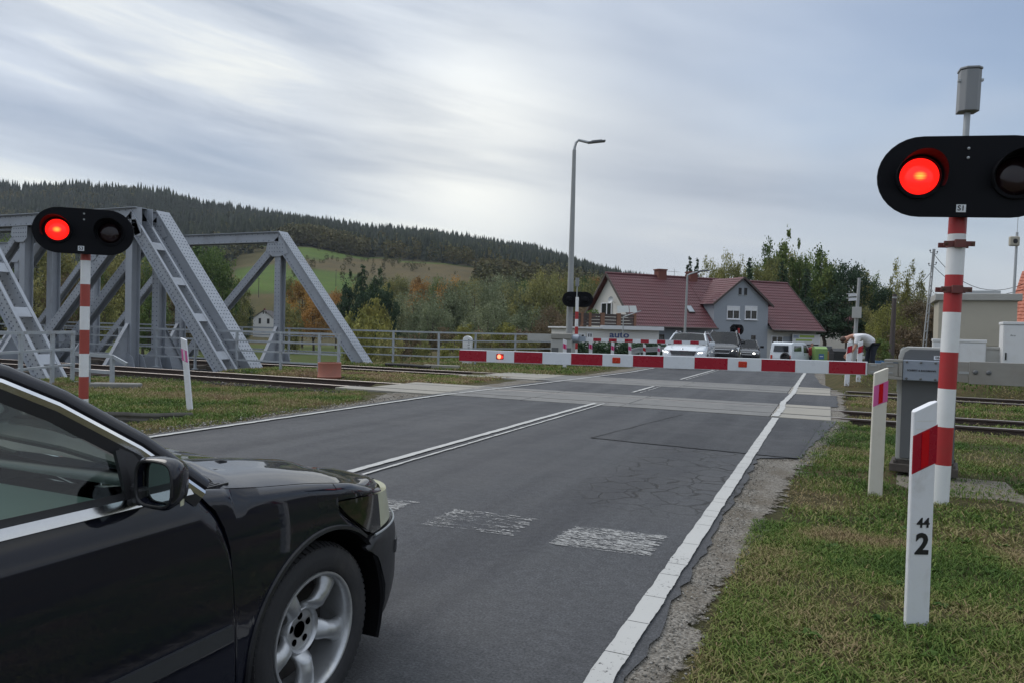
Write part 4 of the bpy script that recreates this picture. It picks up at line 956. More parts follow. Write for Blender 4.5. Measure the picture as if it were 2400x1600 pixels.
# ---- barrier machines and booms
def boom(t, x0, x1, z, hh, red, white, first_red, lamps, mats=('red_foil', 'white_foil'), y=0.0, d=0.06):
    """hollow aluminium boom built of coloured fields running along -x"""
    mb = MB(); mb.span((x0, y-d/2, z-hh/2), (x1, y+d/2, z+hh/2)); mb.build('boom_beam', M['white_foil'], t, bevel=0.008)
    return None
def barrier_near():
    o = G(2150, 7.55, 0); ang = R(-7.5)
    t = thing('barrier_machine', 'grey barrier machine with lowered red and white boom across the right lane', 'level-crossing barrier', (o.x, o.y, 0), ang)
    # housing
    prof = [(-0.40, 0.14), (0.34, 0.14), (0.34, 1.22), (0.31, 1.30), (0.24, 1.345), (-0.30, 1.345), (-0.37, 1.31), (-0.40, 1.24)]
    prof = [(x*0.72+0.07, z) for x, z in prof]
    mb = MB(); mb.prism(prof, (0, 0.14, 0), (1, 0, 0), (0, 0, 1), 0.0, 0.44); mb.build('housing', M['steel_light'], t, bevel=0.006)
    mb = MB(); mb.prism([(x*0.90+0.02, (z-0.14)*0.965+0.16) for x, z in prof], (0, 0.138, 0), (1, 0, 0), (0, 0, 1), 0.02); mb.build('front_door', M['steel_box'], t, bevel=0.006)  # darker than the case: shade on the front face put into its colour
    mb = MB(); mb.span((0.285, 0.10, 0.16), (0.32, 0.14, 1.1)); mb.build('door_edge', M['steel_box'], t)
    mb = MB(); mb.span((-0.27, 0.08, 0.02), (0.36, 0.62, 0.10)); mb.span((-0.22, 0.14, 0.09), (0.32, 0.56, 0.16))
    for x in (-0.22, 0.32):
        for y in (0.12, 0.58): mb.cyl((x, y, 0.09), (x, y, 0.135), 0.018, n=6)
    mb.build('base_frame', plain('dirty base frame', (0.07, 0.06, 0.052), 0.85, var=0.25, dirt=(0.12, 0.10, 0.08)), t, bevel=0.004)
    mb = MB(); mb.span((-0.225, 0.115, 0.86), (-0.20, 0.13, 1.08)); mb.build('inspection_label', M['steel_light'], t)
    mb = MB(); mb.span((0.15, 0.128, 0.95), (0.205, 0.136, 0.98)); mb.build('type_plate', M['steel_light'], t)
    mb = MB(); mb.span((0.11, 0.110, 1.22), (0.19, 0.118, 1.26)); pl = mb.build('number_label', M['white_foil'], t)
    lettering('084', 0.036, M['ink'], t, (0.15, 0.1085, 1.24), (1, 0, 0), (0, 0, 1), world=False)
    # drive head with cover plate
    zc = 1.105; y0 = -0.02
    mb = MB(); mb.span((-0.165, y0, zc-0.105), (0.20, 0.12, zc+0.105)); mb.build('drive_head', M['steel_blue'], t, bevel=0.006)
    for x in (-0.13, 0.0, 0.13):
        for z in (-0.085, 0.085): mb = MB(); mb.lathe([(0.013, 0), (0.013, 0.006), (0.006, 0.01)], (x, y0, zc+z), (0, -1, 0), 8); mb.build('bolt', M['steel_box'], t)
    lettering('SCHEIDT & BACHMANN', 0.024, M['ink'], t, (0.005, y0-0.002, zc), (1, 0, 0), (0, 0, 1), bold=0.0006, world=False)
    # boom clamp: zinc channel
    mb = MB(); mb.span((-0.34, -0.03, zc+0.075), (-0.167, 0.10, zc+0.105)); mb.span((-0.34, -0.03, zc-0.105), (-0.167, 0.10, zc-0.075)); mb.span((-0.20, -0.031, zc-0.073), (-0.168, 0.10, zc+0.073)); mb.build('boom_clamp', M['steel_brown'], t, bevel=0.004)
    mb = MB(); mb.span((-0.37, -0.02, zc-0.068), (-0.21, 0.05, zc+0.068)); mb.build('boom_root', M['steel_brown'], t, bevel=0.003)
    mb = MB(); mb.span((-0.50, -0.022, zc-0.062), (-0.371, 0.045, zc+0.055)); mb.build('boom_root', M['steel_brown'], t, bevel=0.003)
    mb = MB()
    for x in (-0.285, -0.44):
        for z in (0.035, -0.035): mb.span((x-0.03, -0.026, zc+z-0.006), (x+0.03, -0.0225, zc+z+0.006))
    mb.build('slot', M['galv'], t)
    # counterweight arm to the right
    mb = MB(); mb.prism([(0.20, -0.07), (0.23, -0.10), (0.42, -0.11), (0.42, 0.10), (0.20, 0.10)], (0, -0.045, zc+0.01), (1, 0, 0), (0, 0, 1), 0.012, 0.012); mb.build('counterweight_arm', M['steel_brown'], t, bevel=0.004)
    mb = MB(); mb.span((0.421, -0.065, zc-0.11), (1.5, -0.04, zc+0.115)); mb.build('counterweight_arm', M['steel_brown'], t, bevel=0.004)
    mb = MB(); mb.span((0.335, -0.0632, zc-0.012), (0.42, -0.0595, zc+0.012)); mb.build('slot', M['galv'], t)
    mb = MB()
    for x in (0.475, 0.585): mb.lathe([(0.024, 0), (0.022, 0.012), (0.014, 0.02), (0, 0.022)], (x, -0.065, zc+0.01), (0, -1, 0), 12)
    mb.build('bolt', M['steel_box'], t)
    # boom: from the clamp to the tip
    n_end = W(1080, 832, 8.85); inv = ROOT[t].inverted(); e = inv @ n_end
    x0 = -0.501; x1 = e.x; zt0 = zc-0.002; hh = 0.128
    Mx = Matrix.Translation((x0, 0.0, zt0)) @ Matrix.Rotation(-math.atan2(e.z-zt0, e.x-x0)+math.pi if False else 0, 4, 'Y')
    dz = (e.z-zt0)/(e.x-x0); dy = (e.y)/(e.x-x0)
    def P(x, y, z): return (x0+x, y+dy*x, zt0+z+dz*x)
    def field(a, b, mat, name):
        mb = MB(); vs = [P(x, y, z) for x in (a, b) for y in (-0.034, 0.034) for z in (-hh/2, hh/2)]
        mb.add(vs, [(0, 1, 3, 2), (4, 6, 7, 5), (0, 4, 5, 1), (2, 3, 7, 6), (0, 2, 6, 4), (1, 5, 7, 3)]); return mb.build(name, mat, t, fix=True)
    L = x1-x0
    # profile core: white with thin rims, coloured fields 1 mm proud on both faces
    mb = MB(); vs = [P(x, y, z) for x in (0, L) for y in (-0.032, 0.032) for z in (-hh/2-0.007, hh/2+0.007)]
    mb.add(vs, [(0, 1, 3, 2), (4, 6, 7, 5), (0, 4, 5, 1), (2, 3, 7, 6), (0, 2, 6, 4), (1, 5, 7, 3)]); mb.build('boom_beam', M['white_foil'], t, bevel=0.004, fix=True)
    bounds = [0, 137/950, 287/950, 440/950, 588/950, 732/950, 872/950, 1012/950]
    # photo positions of the colour changes along the boom (right to left)
    pxs = [2030, 1944, 1865, 1786, 1708, 1630, 1558, 1486, 1414, 1342, 1274, 1209, 1143, 1080]
    def xat(px):   # where the photo column cuts the boom
        lo, hi = 0.0, L
        best = min(np.linspace(0, L, 600), key=lambda x: abs(_px(ROOT[t] @ Vector(P(x, 0, 0)))-px)); return best
    cuts = [xat(p) for p in pxs]
    for i in range(13):
        if i % 2 == 0: field(cuts[i]-0.006*0, cuts[i+1], M['red_foil'], 'red_field')
    for px, lit in ((1175, True), (1447, False), (1743, False)):
        c = xat(px); mb = MB(); w = 0.088
        for (a, b, yy) in ((c-w/2, c+w/2, 0.040),):
            vs = [P(x, s*yy, z) for x in (a, b) for s in (-1, 1) for z in (-0.032, 0.036)]
            mb.add(vs, [(0, 1, 3, 2), (4, 6, 7, 5), (0, 4, 5, 1), (2, 3, 7, 6), (0, 2, 6, 4), (1, 5, 7, 3)])
        lamp = mb.build('boom_lamp', M['amber'], t, bevel=0.008, fix=True)
        lamp['label'] = 'lit red boom lamp' if lit else 'unlit red boom lamp'
        if lit:
            mb = MB(); p = P(c-0.004, -0.041, 0.002); mb.lathe([(0.026, 0), (0.024, 0.008), (0, 0.014)], p, (0, -1, 0), 14); mb.build('bulb', emissive('lit boom lamp', (1.0, 0.20, 0.10), 2.6), lamp, smooth=True)
            mb = MB(); p = P(c+0.026, -0.0405, -0.002); mb.lathe([(0.018, 0), (0, 0.006)], p, (0, -1, 0), 10); mb.build('bulb', emissive('lit boom lamp edge', (1.0, 0.02, 0.01), 1.2), lamp, smooth=True)
def _px(p): v = p-CAM; return 1200+FPX*v.dot(_r)/v.dot(_f)
barrier_near()
def barrier_far():
    o = G(1320, 30.6, -0.05)
    t = thing('barrier_machine', 'far barrier machine with lowered boom in front of the white estate car', 'level-crossing barrier', (o.x, o.y, -0.03), R(2))
    mb = MB(); mb.span((-0.5, -0.25, 0.05), (0.42, 0.3, 1.1)); mb.build('housing', M['steel_light'], t, bevel=0.02)
    mb = MB(); mb.span((-0.48, -0.3, 1.1), (0.40, 0.34, 1.34)); mb.build('cover', M['steel_brown'], t, bevel=0.03)
    mb = MB(); mb.cyl((0.36, 0.0, 1.13), (0.68, 0.0, 1.13), 0.17, n=14); mb.span((0.55, -0.1, 1.02), (0.95, 0.1, 1.24)); mb.build('drive_head', M['steel_blue'], t, smooth=True)
    mb = MB(); mb.span((-1.6, -0.1, 1.0), (-0.5, 0.0, 1.3)); mb.build('counterweight_arm', M['steel_light'], t)
    for x in (-0.45, 0.1): mb = MB(); mb.span((x, -0.256, 0.35), (x+0.3, -0.25, 0.75)); mb.build('door_panel', M['steel_box'], t)
    e = ROOT[t].inverted() @ W(1658, 798, 28.7); x0 = 0.95; L = e.x-x0
    mb = MB(); mb.bar((x0, 0, 1.12), (e.x, e.y, 1.12), 0.07, 0.145, side=(0, 1, 0)); mb.build('boom_beam', M['white_foil'], t)
    n = 15; w = L/n
    for i in range(1, n, 2):
        a = Vector((x0+w*i, e.y*(w*i)/L, 1.12)); b = Vector((x0+w*(i+1), e.y*(w*(i+1))/L, 1.12)); mb = MB(); mb.bar(a, b, 0.078, 0.13, side=(0, 1, 0)); mb.build('red_field', M['red_foil'], t)
barrier_far()

# ---- plastic marker posts
def marker(label, base, rz, H=1.10, cream=False, foil=('red_foil', 'reflector'), digits=None, tilt=None, w=0.125, depth=0.042, group='plastic marker posts', slant=1):
    t = thing('marker_post', label, 'marker post', base, rz, group, tilt)
    h2 = H-0.055*1; a, b = (H-0.055, H) if slant > 0 else (H, H-0.055)
    prof = []
    # D-shaped hollow section: flat front, rounded sides
    sec = [(-w/2, 0.006), (-w/2+0.006, 0), (w/2-0.006, 0), (w/2, 0.006), (w/2, depth*0.6), (w/2-0.02, depth), (-w/2+0.02, depth), (-w/2, depth*0.6)]
    n = len(sec); vs = [(x, y, -0.2) for x, y in sec]+[(x, y, a+(b-a)*(x/w+0.5)) for x, y in sec]
    mb = MB(); mb.add(vs, [(k, (k+1) % n, n+(k+1) % n, n+k) for k in range(n)]+[tuple(range(n, 2*n)), tuple(range(n-1, -1, -1))])
    mb.build('body', M['plastic_cream' if cream else 'plastic_white'], t, fix=True, bevel=0.003)
    s = 0.055*slant; z0, z1 = H-0.355, H-0.175
    def slope(x0, x1, za, zb, y, mat, name):
        mb = MB(); f = lambda x: s*(x/w+0.5)-abs(s)*(slant < 0)*0
        vs = [(x0, y, za+f(x0)), (x1, y, za+f(x1)), (x1, y, zb+f(x1)), (x0, y, zb+f(x0))]; vs += [(x, 0.004, z) for x, _, z in vs]
        mb.add(vs, [(0, 1, 2, 3), (0, 4, 5, 1), (1, 5, 6, 2), (2, 6, 7, 3), (3, 7, 4, 0)]); return mb.build(name, mat, t)
    slope(-w/2-0.0008, w/2+0.0008, z0-0.01, z1+0.002, -0.0012, M[foil[0]], 'foil_band')
    slope(-0.019, 0.019, z0, z1-0.004, -0.004, M[foil[1]], 'reflector')
    for zz in (H-0.10, H-0.14, H*0.45, H*0.40): mb = MB(); mb.span((-w/2+0.012, -0.0006, zz), (w/2-0.012, 0.0003, zz+0.0016)); mb.build('moulded_line', M['plastic_cream'], t) if not cream else None
    if digits:
        lettering(digits[0], 0.068, M['ink'], t, (0.006, -0.0015, 0.505), (1, 0, -0.03), (0, 0, 1), bold=0.0016, world=False)
        lettering(digits[1], 0.145, M['ink'], t, (0.004, -0.0015, 0.395), (1, 0, -0.05), (0, 0, 1), bold=0.005, world=False)
    return t
def tilt_to(base, px, py, D):
    a = W(px, py, D); d = (a-Vector(base)).normalized(); return Vector((0, 0, 1)).rotation_difference(d).to_matrix().to_4x4()
g = G(2152, 3.66, 0); c_ = (g.x, g.y, 0)
marker('white marker post numbered 44 and 2 in the near right grass', c_, R(30), 1.12, digits=('44', '2'), tilt=tilt_to(c_, 2172, 940, 3.60))
g = G(2053, 6.72, 0); c_ = (g.x, g.y, 0)
marker('yellowed marker post with pink band standing left of the barrier machine', c_, R(24), 1.16, True, ('pink_foil', 'reflector'), tilt=tilt_to(c_, 2067, 868, 6.68), w=0.128)
g = G(443, 11.9, 0); c_ = (g.x, g.y, 0)
marker('leaning white marker post with pink band on the left verge', c_, R(-4), 1.17, False, ('pink_foil', 'silver_reflector'), tilt=tilt_to(c_, 428, 785, 11.95), w=0.13, slant=-1)
LBL = ('marker post right beside the far barrier machine', 'marker post right of the far signal foot', 'third marker post along the far left road edge', 'fourth marker post along the far left road edge', 'marker post beside the far crash barrier end', 'marker post touching the white car in the picture')
for i, (px, D, H) in enumerate(((1323, 29.2, 1.1), (1384, 31, 1.1), (1434, 33.5, 1.06), (1477, 36.5, 1.06), (1509, 39.5, 1.02), (1542, 43, 1.0))):
    g = G(px, D, -0.02*max(0, D-30)); c_ = (g.x, g.y, g.z)
    marker(LBL[i], c_, R(8), H, False, ('pink_foil' if i != 4 else 'red_foil', 'reflector'), w=0.15, tilt=Matrix.Rotation(random.uniform(-0.05, 0.05), 4, 'Y'), slant=-1)
for i, (px, D, tx) in enumerate(((1986, 20.3, 1993), (2013, 20.7, 2018))):
    g = G(px, D, 0.29); c_ = (g.x, g.y, 0.29)
    marker(('left of the two marker posts in front of the bending man', 'right of the two marker posts in front of the bending man')[i], c_, R(26), 1.06, False, ('red_foil', 'reflector'), w=0.14, tilt=tilt_to(c_, tx, 800, D))
# ================================================================== VEGETATION
def quads_cloud(P, size, tint, flat=0.0, droop=0.0, rg=rng, aspect=0.6):
    """one small leaf spray per point: random facing quads"""
    n = len(P); a = rg.normal(size=(n, 3)); a[:, 2] = a[:, 2]*(1-flat) - droop; a /= np.linalg.norm(a, axis=1)[:, None]
    b = rg.normal(size=(n, 3)); b -= a*np.sum(a*b, 1)[:, None]; b /= np.linalg.norm(b, axis=1)[:, None]
    s = (size*rg.uniform(0.6, 1.35, n))[:, None]
    V = np.stack([P-a*s*0.5, P+b*s*aspect*0.5, P+a*s*0.5, P-b*s*aspect*0.5], 1).reshape(-1, 3)
    return V, np.arange(4*n).reshape(n, 4), np.repeat(tint, 4)
def crown_points(n, m, rx, rz, zc, rg, clump=0.3, hollow=0.55, lob=0.25, top=1.0, elong=1.0):
    """clumps spread through an uneven ellipsoid; leaves round the clumps"""
    d = rg.normal(size=(m, 3)); d /= np.linalg.norm(d, axis=1)[:, None]
    rad = hollow+(1-hollow)*rg.random(m)**0.6; rad *= 1+lob*(rg.random(m)-0.6)
    C = d*rad[:, None]*np.array([rx, rx, rz]); C[:, 2] = np.where(C[:, 2] > 0, C[:, 2]*top, C[:, 2]*0.85)+zc
    k = rg.integers(0, m, n); cs = rx*clump*rg.uniform(0.6, 1.3, m)
    off = rg.normal(size=(n, 3))*0.55; P = C[k]+off*cs[k][:, None]*np.array([1, 1, 0.75*elong])
    ct = rg.random(m)
    return P, 0.62*ct[k]+0.38*rg.random(n), C
def limbs(mb, C, h0, top, r0, rg, k=9, z0=0.0):
    mb.tube([(0, 0, z0-0.4), (rg.normal()*0.1, rg.normal()*0.1, h0*0.6+z0), (rg.normal()*0.2, rg.normal()*0.2, h0+z0), (rg.normal()*0.25, rg.normal()*0.25, top)], [r0*1.25, r0, r0*0.75, r0*0.15], 8)
    for c in C[rg.permutation(len(C))[:k]]:
        s = Vector((0, 0, h0*rg.uniform(0.75, 1.15))); e = Vector(c); m_ = s.lerp(e, 0.5)+Vector((0, 0, -0.06*e.length)); mb.tube([s, m_, e], [r0*0.42, r0*0.25, r0*0.06], 5)
KINDS = {}
def make_kind(kind, seed):
    rg = np.random.default_rng(seed); mb = MB(); H = 10.0
    if kind == 'broad':
        P, t, C = crown_points(7500, 46, 3.3, 4.2, 5.7, rg); limbs(mb, C, 2.6, 8.0, 0.22, rg, 10); V, F, T = quads_cloud(P, 0.29, t, rg=rg)
    elif kind == 'willow':
        P, t, C = crown_points(9500, 44, 3.4, 4.6, 5.1, rg, clump=0.27, elong=2.0, hollow=0.6); P[:, 2] = np.maximum(P[:, 2], 0.4); limbs(mb, C, 2.2, 7.6, 0.3, rg, 10); V, F, T = quads_cloud(P, 0.36, t, droop=1.0, rg=rg, aspect=0.34)
    elif kind == 'birch':
        P, t, C = crown_points(3600, 40, 2.1, 4.0, 6.2, rg, clump=0.26, elong=1.5, hollow=0.35); limbs(mb, C, 3.6, 8.8, 0.13, rg, 18); V, F, T = quads_cloud(P, 0.25, t, droop=0.5, rg=rg)
    elif kind == 'poplar':
        P, t, C = crown_points(4800, 50, 1.35, 4.6, 5.3, rg, clump=0.34, elong=1.7, hollow=0.3); limbs(mb, C, 2.0, 8.0, 0.16, rg, 10); V, F, T = quads_cloud(P, 0.27, t, rg=rg)
    elif kind == 'spruce':
        Pl = []; tl = []
        for z in np.linspace(0.5, 9.7, 26):
            r = 2.2*(1-z/10.2)**0.8+0.16; nb = max(5, int(11*(1-z/14)))
            for k in range(nb):
                a = rg.uniform(0, 6.283); L = r*rg.uniform(0.65, 1.15); q = int(9+L*14); s = rg.random(q)**0.7
                Pl.append(np.stack([np.cos(a)*L*s+rg.normal(size=q)*0.10, np.sin(a)*L*s+rg.normal(size=q)*0.10, z-0.42*L*s**1.4+rg.normal(size=q)*0.07], -1)); tl.append(np.full(q, rg.random())*0.5+0.5*s)
        P = np.concatenate(Pl); t = np.concatenate(tl); mb.tube([(0, 0, -0.4), (0, 0, 5), (0, 0, 9.9)], [0.2, 0.13, 0.02], 8); V, F, T = quads_cloud(P, 0.30, t, flat=0.45, droop=0.15, rg=rg)
    elif kind == 'pine':
        P, t, C = crown_points(7000, 60, 2.7, 4.4, 5.6, rg, clump=0.24, hollow=0.3, lob=0.5); k = 1.15-0.62*np.clip((P[:, 2]-3)/7, 0, 1); P[:, 0] *= k; P[:, 1] *= k; limbs(mb, C, 3.2, 8.0, 0.2, rg, 14); V, F, T = quads_cloud(P, 0.29, t, rg=rg)
    elif kind == 'bush':
        P, t, C = crown_points(2600, 30, 4.6, 5.0, 4.6, rg, clump=0.28, elong=1.3); P[:, 2] = np.maximum(P[:, 2], 0.1); limbs(mb, C, 1.0, 5.0, 0.14, rg, 8); V, F, T = quads_cloud(P, 0.75, t, rg=rg, aspect=0.45)
    elif kind == 'bare':
        P, t, C = crown_points(700, 46, 2.4, 4.0, 6.0, rg, clump=0.3); limbs(mb, C, 3.0, 9.4, 0.15, rg, 40); V, F, T = quads_cloud(P, 0.22, t, rg=rg)
    T = np.clip(T, 0, 1)
    m1 = np_mesh('crown', V, F, M['leaf_green'], tint=T); me_c = m1.data; bpy.data.objects.remove(m1)
    o = mb.build('trunk', M['bark'], None, smooth=True); me_t = o.data; bpy.data.objects.remove(o)
    return me_c, me_t
LEAF = {
 'leaf_green': [(0, (0.049, 0.087, 0.029)), (0.5, (0.109, 0.160, 0.049)), (1, (0.206, 0.255, 0.082))],
 'leaf_dark': [(0, (0.021, 0.045, 0.025)), (0.5, (0.043, 0.076, 0.043)), (1, (0.081, 0.122, 0.063))],
 'leaf_willow': [(0, (0.116, 0.142, 0.077)), (0.5, (0.218, 0.247, 0.142)), (1, (0.370, 0.382, 0.224))],
 'leaf_olive': [(0, (0.102, 0.113, 0.046)), (0.5, (0.218, 0.218, 0.083)), (1, (0.386, 0.359, 0.128))],
 'leaf_yellow': [(0, (0.125, 0.125, 0.042)), (0.5, (0.26, 0.25, 0.075)), (1, (0.42, 0.38, 0.115))],
 'leaf_orange': [(0, (0.147, 0.089, 0.033)), (0.5, (0.346, 0.190, 0.055)), (1, (0.568, 0.305, 0.081))],
 'leaf_brown': [(0, (0.089, 0.069, 0.046)), (0.5, (0.163, 0.121, 0.074)), (1, (0.263, 0.205, 0.121))],
 'leaf_grey': [(0, (0.158, 0.164, 0.147)), (0.5, (0.274, 0.269, 0.231)), (1, (0.400, 0.378, 0.316))],
}
for k_, s_ in LEAF.items(): M[k_] = tinted(k_.replace('_', ' '), s_, 0.7, 0.22)
for kd, nv in (('broad', 3), ('willow', 3), ('birch', 2), ('poplar', 2), ('spruce', 2), ('pine', 2), ('bush', 3), ('bare', 1)): KINDS[kd] = [make_kind(kd, 100+17*i+len(kd)*7) for i in range(nv)]
def tree(name, label, cat, px, ytop, D, kind, mat, wpx=None, z0=None, group=None, bark='bark', yb=None):
    """a tree standing at photo column px, depth D; its height from the photo's treetop"""
    g = G(px, D, 0); z = hz(g.x, g.y) if z0 is None else z0; g = G(px, D, z); top = W(px, ytop, D).z; h = top-z
    me_c, me_t = random.choice(KINDS[kind])
    sz = h/10.0/(1.0 if kind != 'bush' else 0.98); base_w = {'broad': 7.2, 'willow': 7.4, 'birch': 5.0, 'poplar': 3.2, 'spruce': 4.2, 'pine': 5.4, 'bush': 10, 'bare': 5.4}[kind]
    sx = sz if wpx is None else wpx*D/1700/base_w
    t = thing(name, label, cat, (g.x, g.y, z), random.uniform(0, 6.28), group)
    for nm, me in (('crown', me_c), ('trunk', me_t)):
        o = link_mesh(nm, me, t); o.scale = (sx, sx, sz); o.material_slots[0].link = 'OBJECT'; o.material_slots[0].material = M[mat] if nm == 'crown' else M[bark]
    return t
# the screen of riverside willows left of the house
WL = ('leftmost low willow of the grey-green riverside row', 'second willow from the left in the grey-green riverside row', 'third willow of the grey-green riverside row behind the railing', 'fourth willow of the riverside row above the white kilometre stone', 'olive willow of the riverside row left of the tall lamp post', 'tallest olive willow behind the tall lamp post', 'willow between the tall lamp post and the house gable', 'willow half hidden by the house gable', 'front willow with pale leaves behind the boom tip', 'front willow low behind the railing, right of the spruces')
for i, (px, y, D, w, m) in enumerate(((968, 682, 150, 125, 'leaf_willow'), (1040, 660, 152, 125, 'leaf_willow'), (1112, 655, 150, 130, 'leaf_willow'), (1180, 645, 155, 125, 'leaf_willow'), (1248, 642, 150, 120, 'leaf_olive'), (1312, 638, 150, 115, 'leaf_olive'), (1368, 652, 152, 105, 'leaf_olive'), (1415, 668, 156, 95, 'leaf_olive'), (1140, 705, 128, 120, 'leaf_willow'), (1010, 716, 126, 115, 'leaf_willow'))):
    tree('willow_tree', WL[i], 'tree', px, y, D, 'willow', m, w, group='willows along the river')
for i, (px, y, D, w) in enumerate(((1230, 715, 126, 115), (1300, 718, 122, 100), (1360, 722, 122, 95))):
    tree('willow_tree', ('darker brown-green willow in front of the row, left of the lamp post', 'brown-green willow at the foot of the tall lamp post', 'brown-green willow beside the terrace balustrade')[i], 'tree', px, y, D, 'willow', 'leaf_brown' if i else 'leaf_willow', w, group='willows along the river')
# dark spruces in the middle
for i, (px, y, D, w, k) in enumerate(((845, 618, 128, 70, 'spruce'), (815, 640, 124, 62, 'pine'), (880, 634, 130, 75, 'pine'), (908, 668, 126, 60, 'pine'), (850, 660, 118, 80, 'pine'))):
    tree('spruce_tree', ('tallest pointed spruce of the dark clump in the middle', 'left tree of the dark evergreen clump', 'right broad tree of the dark evergreen clump', 'rightmost low tree of the dark evergreen clump', 'front tree of the dark evergreen clump above the yellow bushes')[i], 'tree', px, y, D, k, 'leaf_dark', w, group='dark evergreen clump')
for i, (px, y, D, w, k, m) in enumerate(((832, 712, 92, 70, 'bush', 'leaf_yellow'), (880, 704, 94, 75, 'bush', 'leaf_yellow'), (860, 730, 80, 90, 'bush', 'leaf_yellow'), (910, 765, 64, 70, 'bush', 'leaf_olive'), (1088, 762, 58, 60, 'bush', 'leaf_yellow'), (1182, 758, 60, 60, 'bush', 'leaf_yellow'), (1050, 790, 48, 55, 'bush', 'leaf_yellow'), (985, 800, 50, 60, 'bush', 'leaf_olive'), (1130, 780, 52, 60, 'bush', 'leaf_olive'), (1235, 782, 54, 55, 'bush', 'leaf_olive'), (960, 775, 70, 90, 'bush', 'leaf_brown'), (1030, 770, 76, 90, 'bush', 'leaf_brown'), (1120, 768, 74, 90, 'bush', 'leaf_brown'), (1210, 768, 76, 90, 'bush', 'leaf_brown'), (1285, 770, 72, 80, 'bush', 'leaf_brown'))):
    tree('bush', ('left yellow-green bush below the dark spruces', 'right and taller yellow-green bush below the dark spruces', 'front yellow-green bush behind the railing below the spruces', 'olive bush behind the railing right of the yellow bushes', 'yellow-green bush just behind the white kilometre stone', 'pointed yellow-green bush behind the boom lamp', 'sparse yellow-leaved bush behind the railing left of the kilometre stone', 'low olive bush behind the railing, left part', 'low olive bush right of the kilometre stone', 'low olive bush before the far barrier box', 'brown thicket behind the railing below the left willows', 'brown thicket left of the kilometre stone', 'brown thicket right of the kilometre stone', 'brown thicket behind the red boom fields', 'brown thicket left of the tall lamp post')[i], 'bush', px, y, D, k, m, w, group='riverside bushes')
# autumn trees round the white house and behind the bridge
AT = [(786, 672, 175, 55, 'broad', 'leaf_orange', 'small orange tree left of the dark spruces'), (708, 652, 172, 78, 'broad', 'leaf_orange', 'orange-brown tree right of the white house'), (676, 648, 185, 48, 'broad', 'leaf_olive', 'olive tree behind the bridge end post, right of the white house'), (735, 700, 150, 80, 'broad', 'leaf_orange', 'low orange-yellow tree beside the inclined end post'), (680, 715, 140, 70, 'bush', 'leaf_olive', 'olive bush below the orange trees'),
      (574, 708, 165, 40, 'broad', 'leaf_dark', 'dark bush left of the white house'), (505, 585, 135, 110, 'broad', 'leaf_green', 'big round green tree framed by the far bridge'), (470, 570, 140, 120, 'broad', 'leaf_green', 'green tree behind the riveted end posts'), (560, 650, 150, 48, 'broad', 'leaf_olive', 'olive tree left of the white house roof'), (400, 600, 120, 110, 'broad', 'leaf_olive', 'olive tree seen between the end posts'),
      (335, 610, 118, 95, 'broad', 'leaf_green', 'green tree behind the near end post'), (270, 570, 112, 110, 'broad', 'leaf_olive', 'olive tree right of the left signal pole'), (205, 590, 108, 100, 'broad', 'leaf_green', 'green tree behind the left signal pole'), (130, 492, 95, 80, 'poplar', 'leaf_olive', 'tall thin tree rising above the left signal board'), (85, 560, 105, 95, 'broad', 'leaf_olive', 'olive tree behind the bridge at the left edge'), (20, 565, 102, 100, 'broad', 'leaf_green', 'green tree at the left edge of the view'), (160, 640, 90, 90, 'broad', 'leaf_brown', 'brown tree low behind the left signal pole'), (60, 660, 88, 85, 'broad', 'leaf_olive', 'low olive tree behind the near bridge floor'), (240, 665, 90, 85, 'broad', 'leaf_olive', 'low olive tree behind the near bridge posts'), (430, 690, 105, 90, 'broad', 'leaf_brown', 'low brown tree between the bridge end posts'), (350, 690, 95, 80, 'broad', 'leaf_green', 'low green tree behind the batten-plated post'), (500, 700, 130, 90, 'bush', 'leaf_olive', 'olive thicket behind the far bridge floor')]
for px, y, D, w, k, m, lb in AT: tree('tree' if k != 'bush' else 'bush', lb, 'tree' if k != 'bush' else 'bush', px, y, D, k, m, w, group='autumn trees behind the bridge')
ORD = 'first second third fourth fifth sixth seventh eighth ninth tenth eleventh twelfth thirteenth fourteenth fifteenth sixteenth seventeenth'.split()
# mixed band on the slope behind the willows
for i in range(17):
    px = 838+i*35+random.uniform(-9, 9); y = 652-0.012*(px-850)+random.uniform(-7, 8); D = random.uniform(235, 275)
    m = ('leaf_olive', 'leaf_green', 'leaf_yellow', 'leaf_olive', 'leaf_orange', 'leaf_green', 'leaf_orange', 'leaf_yellow', 'leaf_olive', 'leaf_willow')[i % 10]
    tree('tree', '%s tree, %s from the left in the autumn band on the slope' % ({'leaf_olive': 'olive', 'leaf_green': 'green', 'leaf_yellow': 'yellow-green', 'leaf_orange': 'orange', 'leaf_willow': 'grey-green'}[m], ORD[i]), 'tree', px, y, D, 'broad', m, random.uniform(52, 70), group='mixed autumn band on the slope')
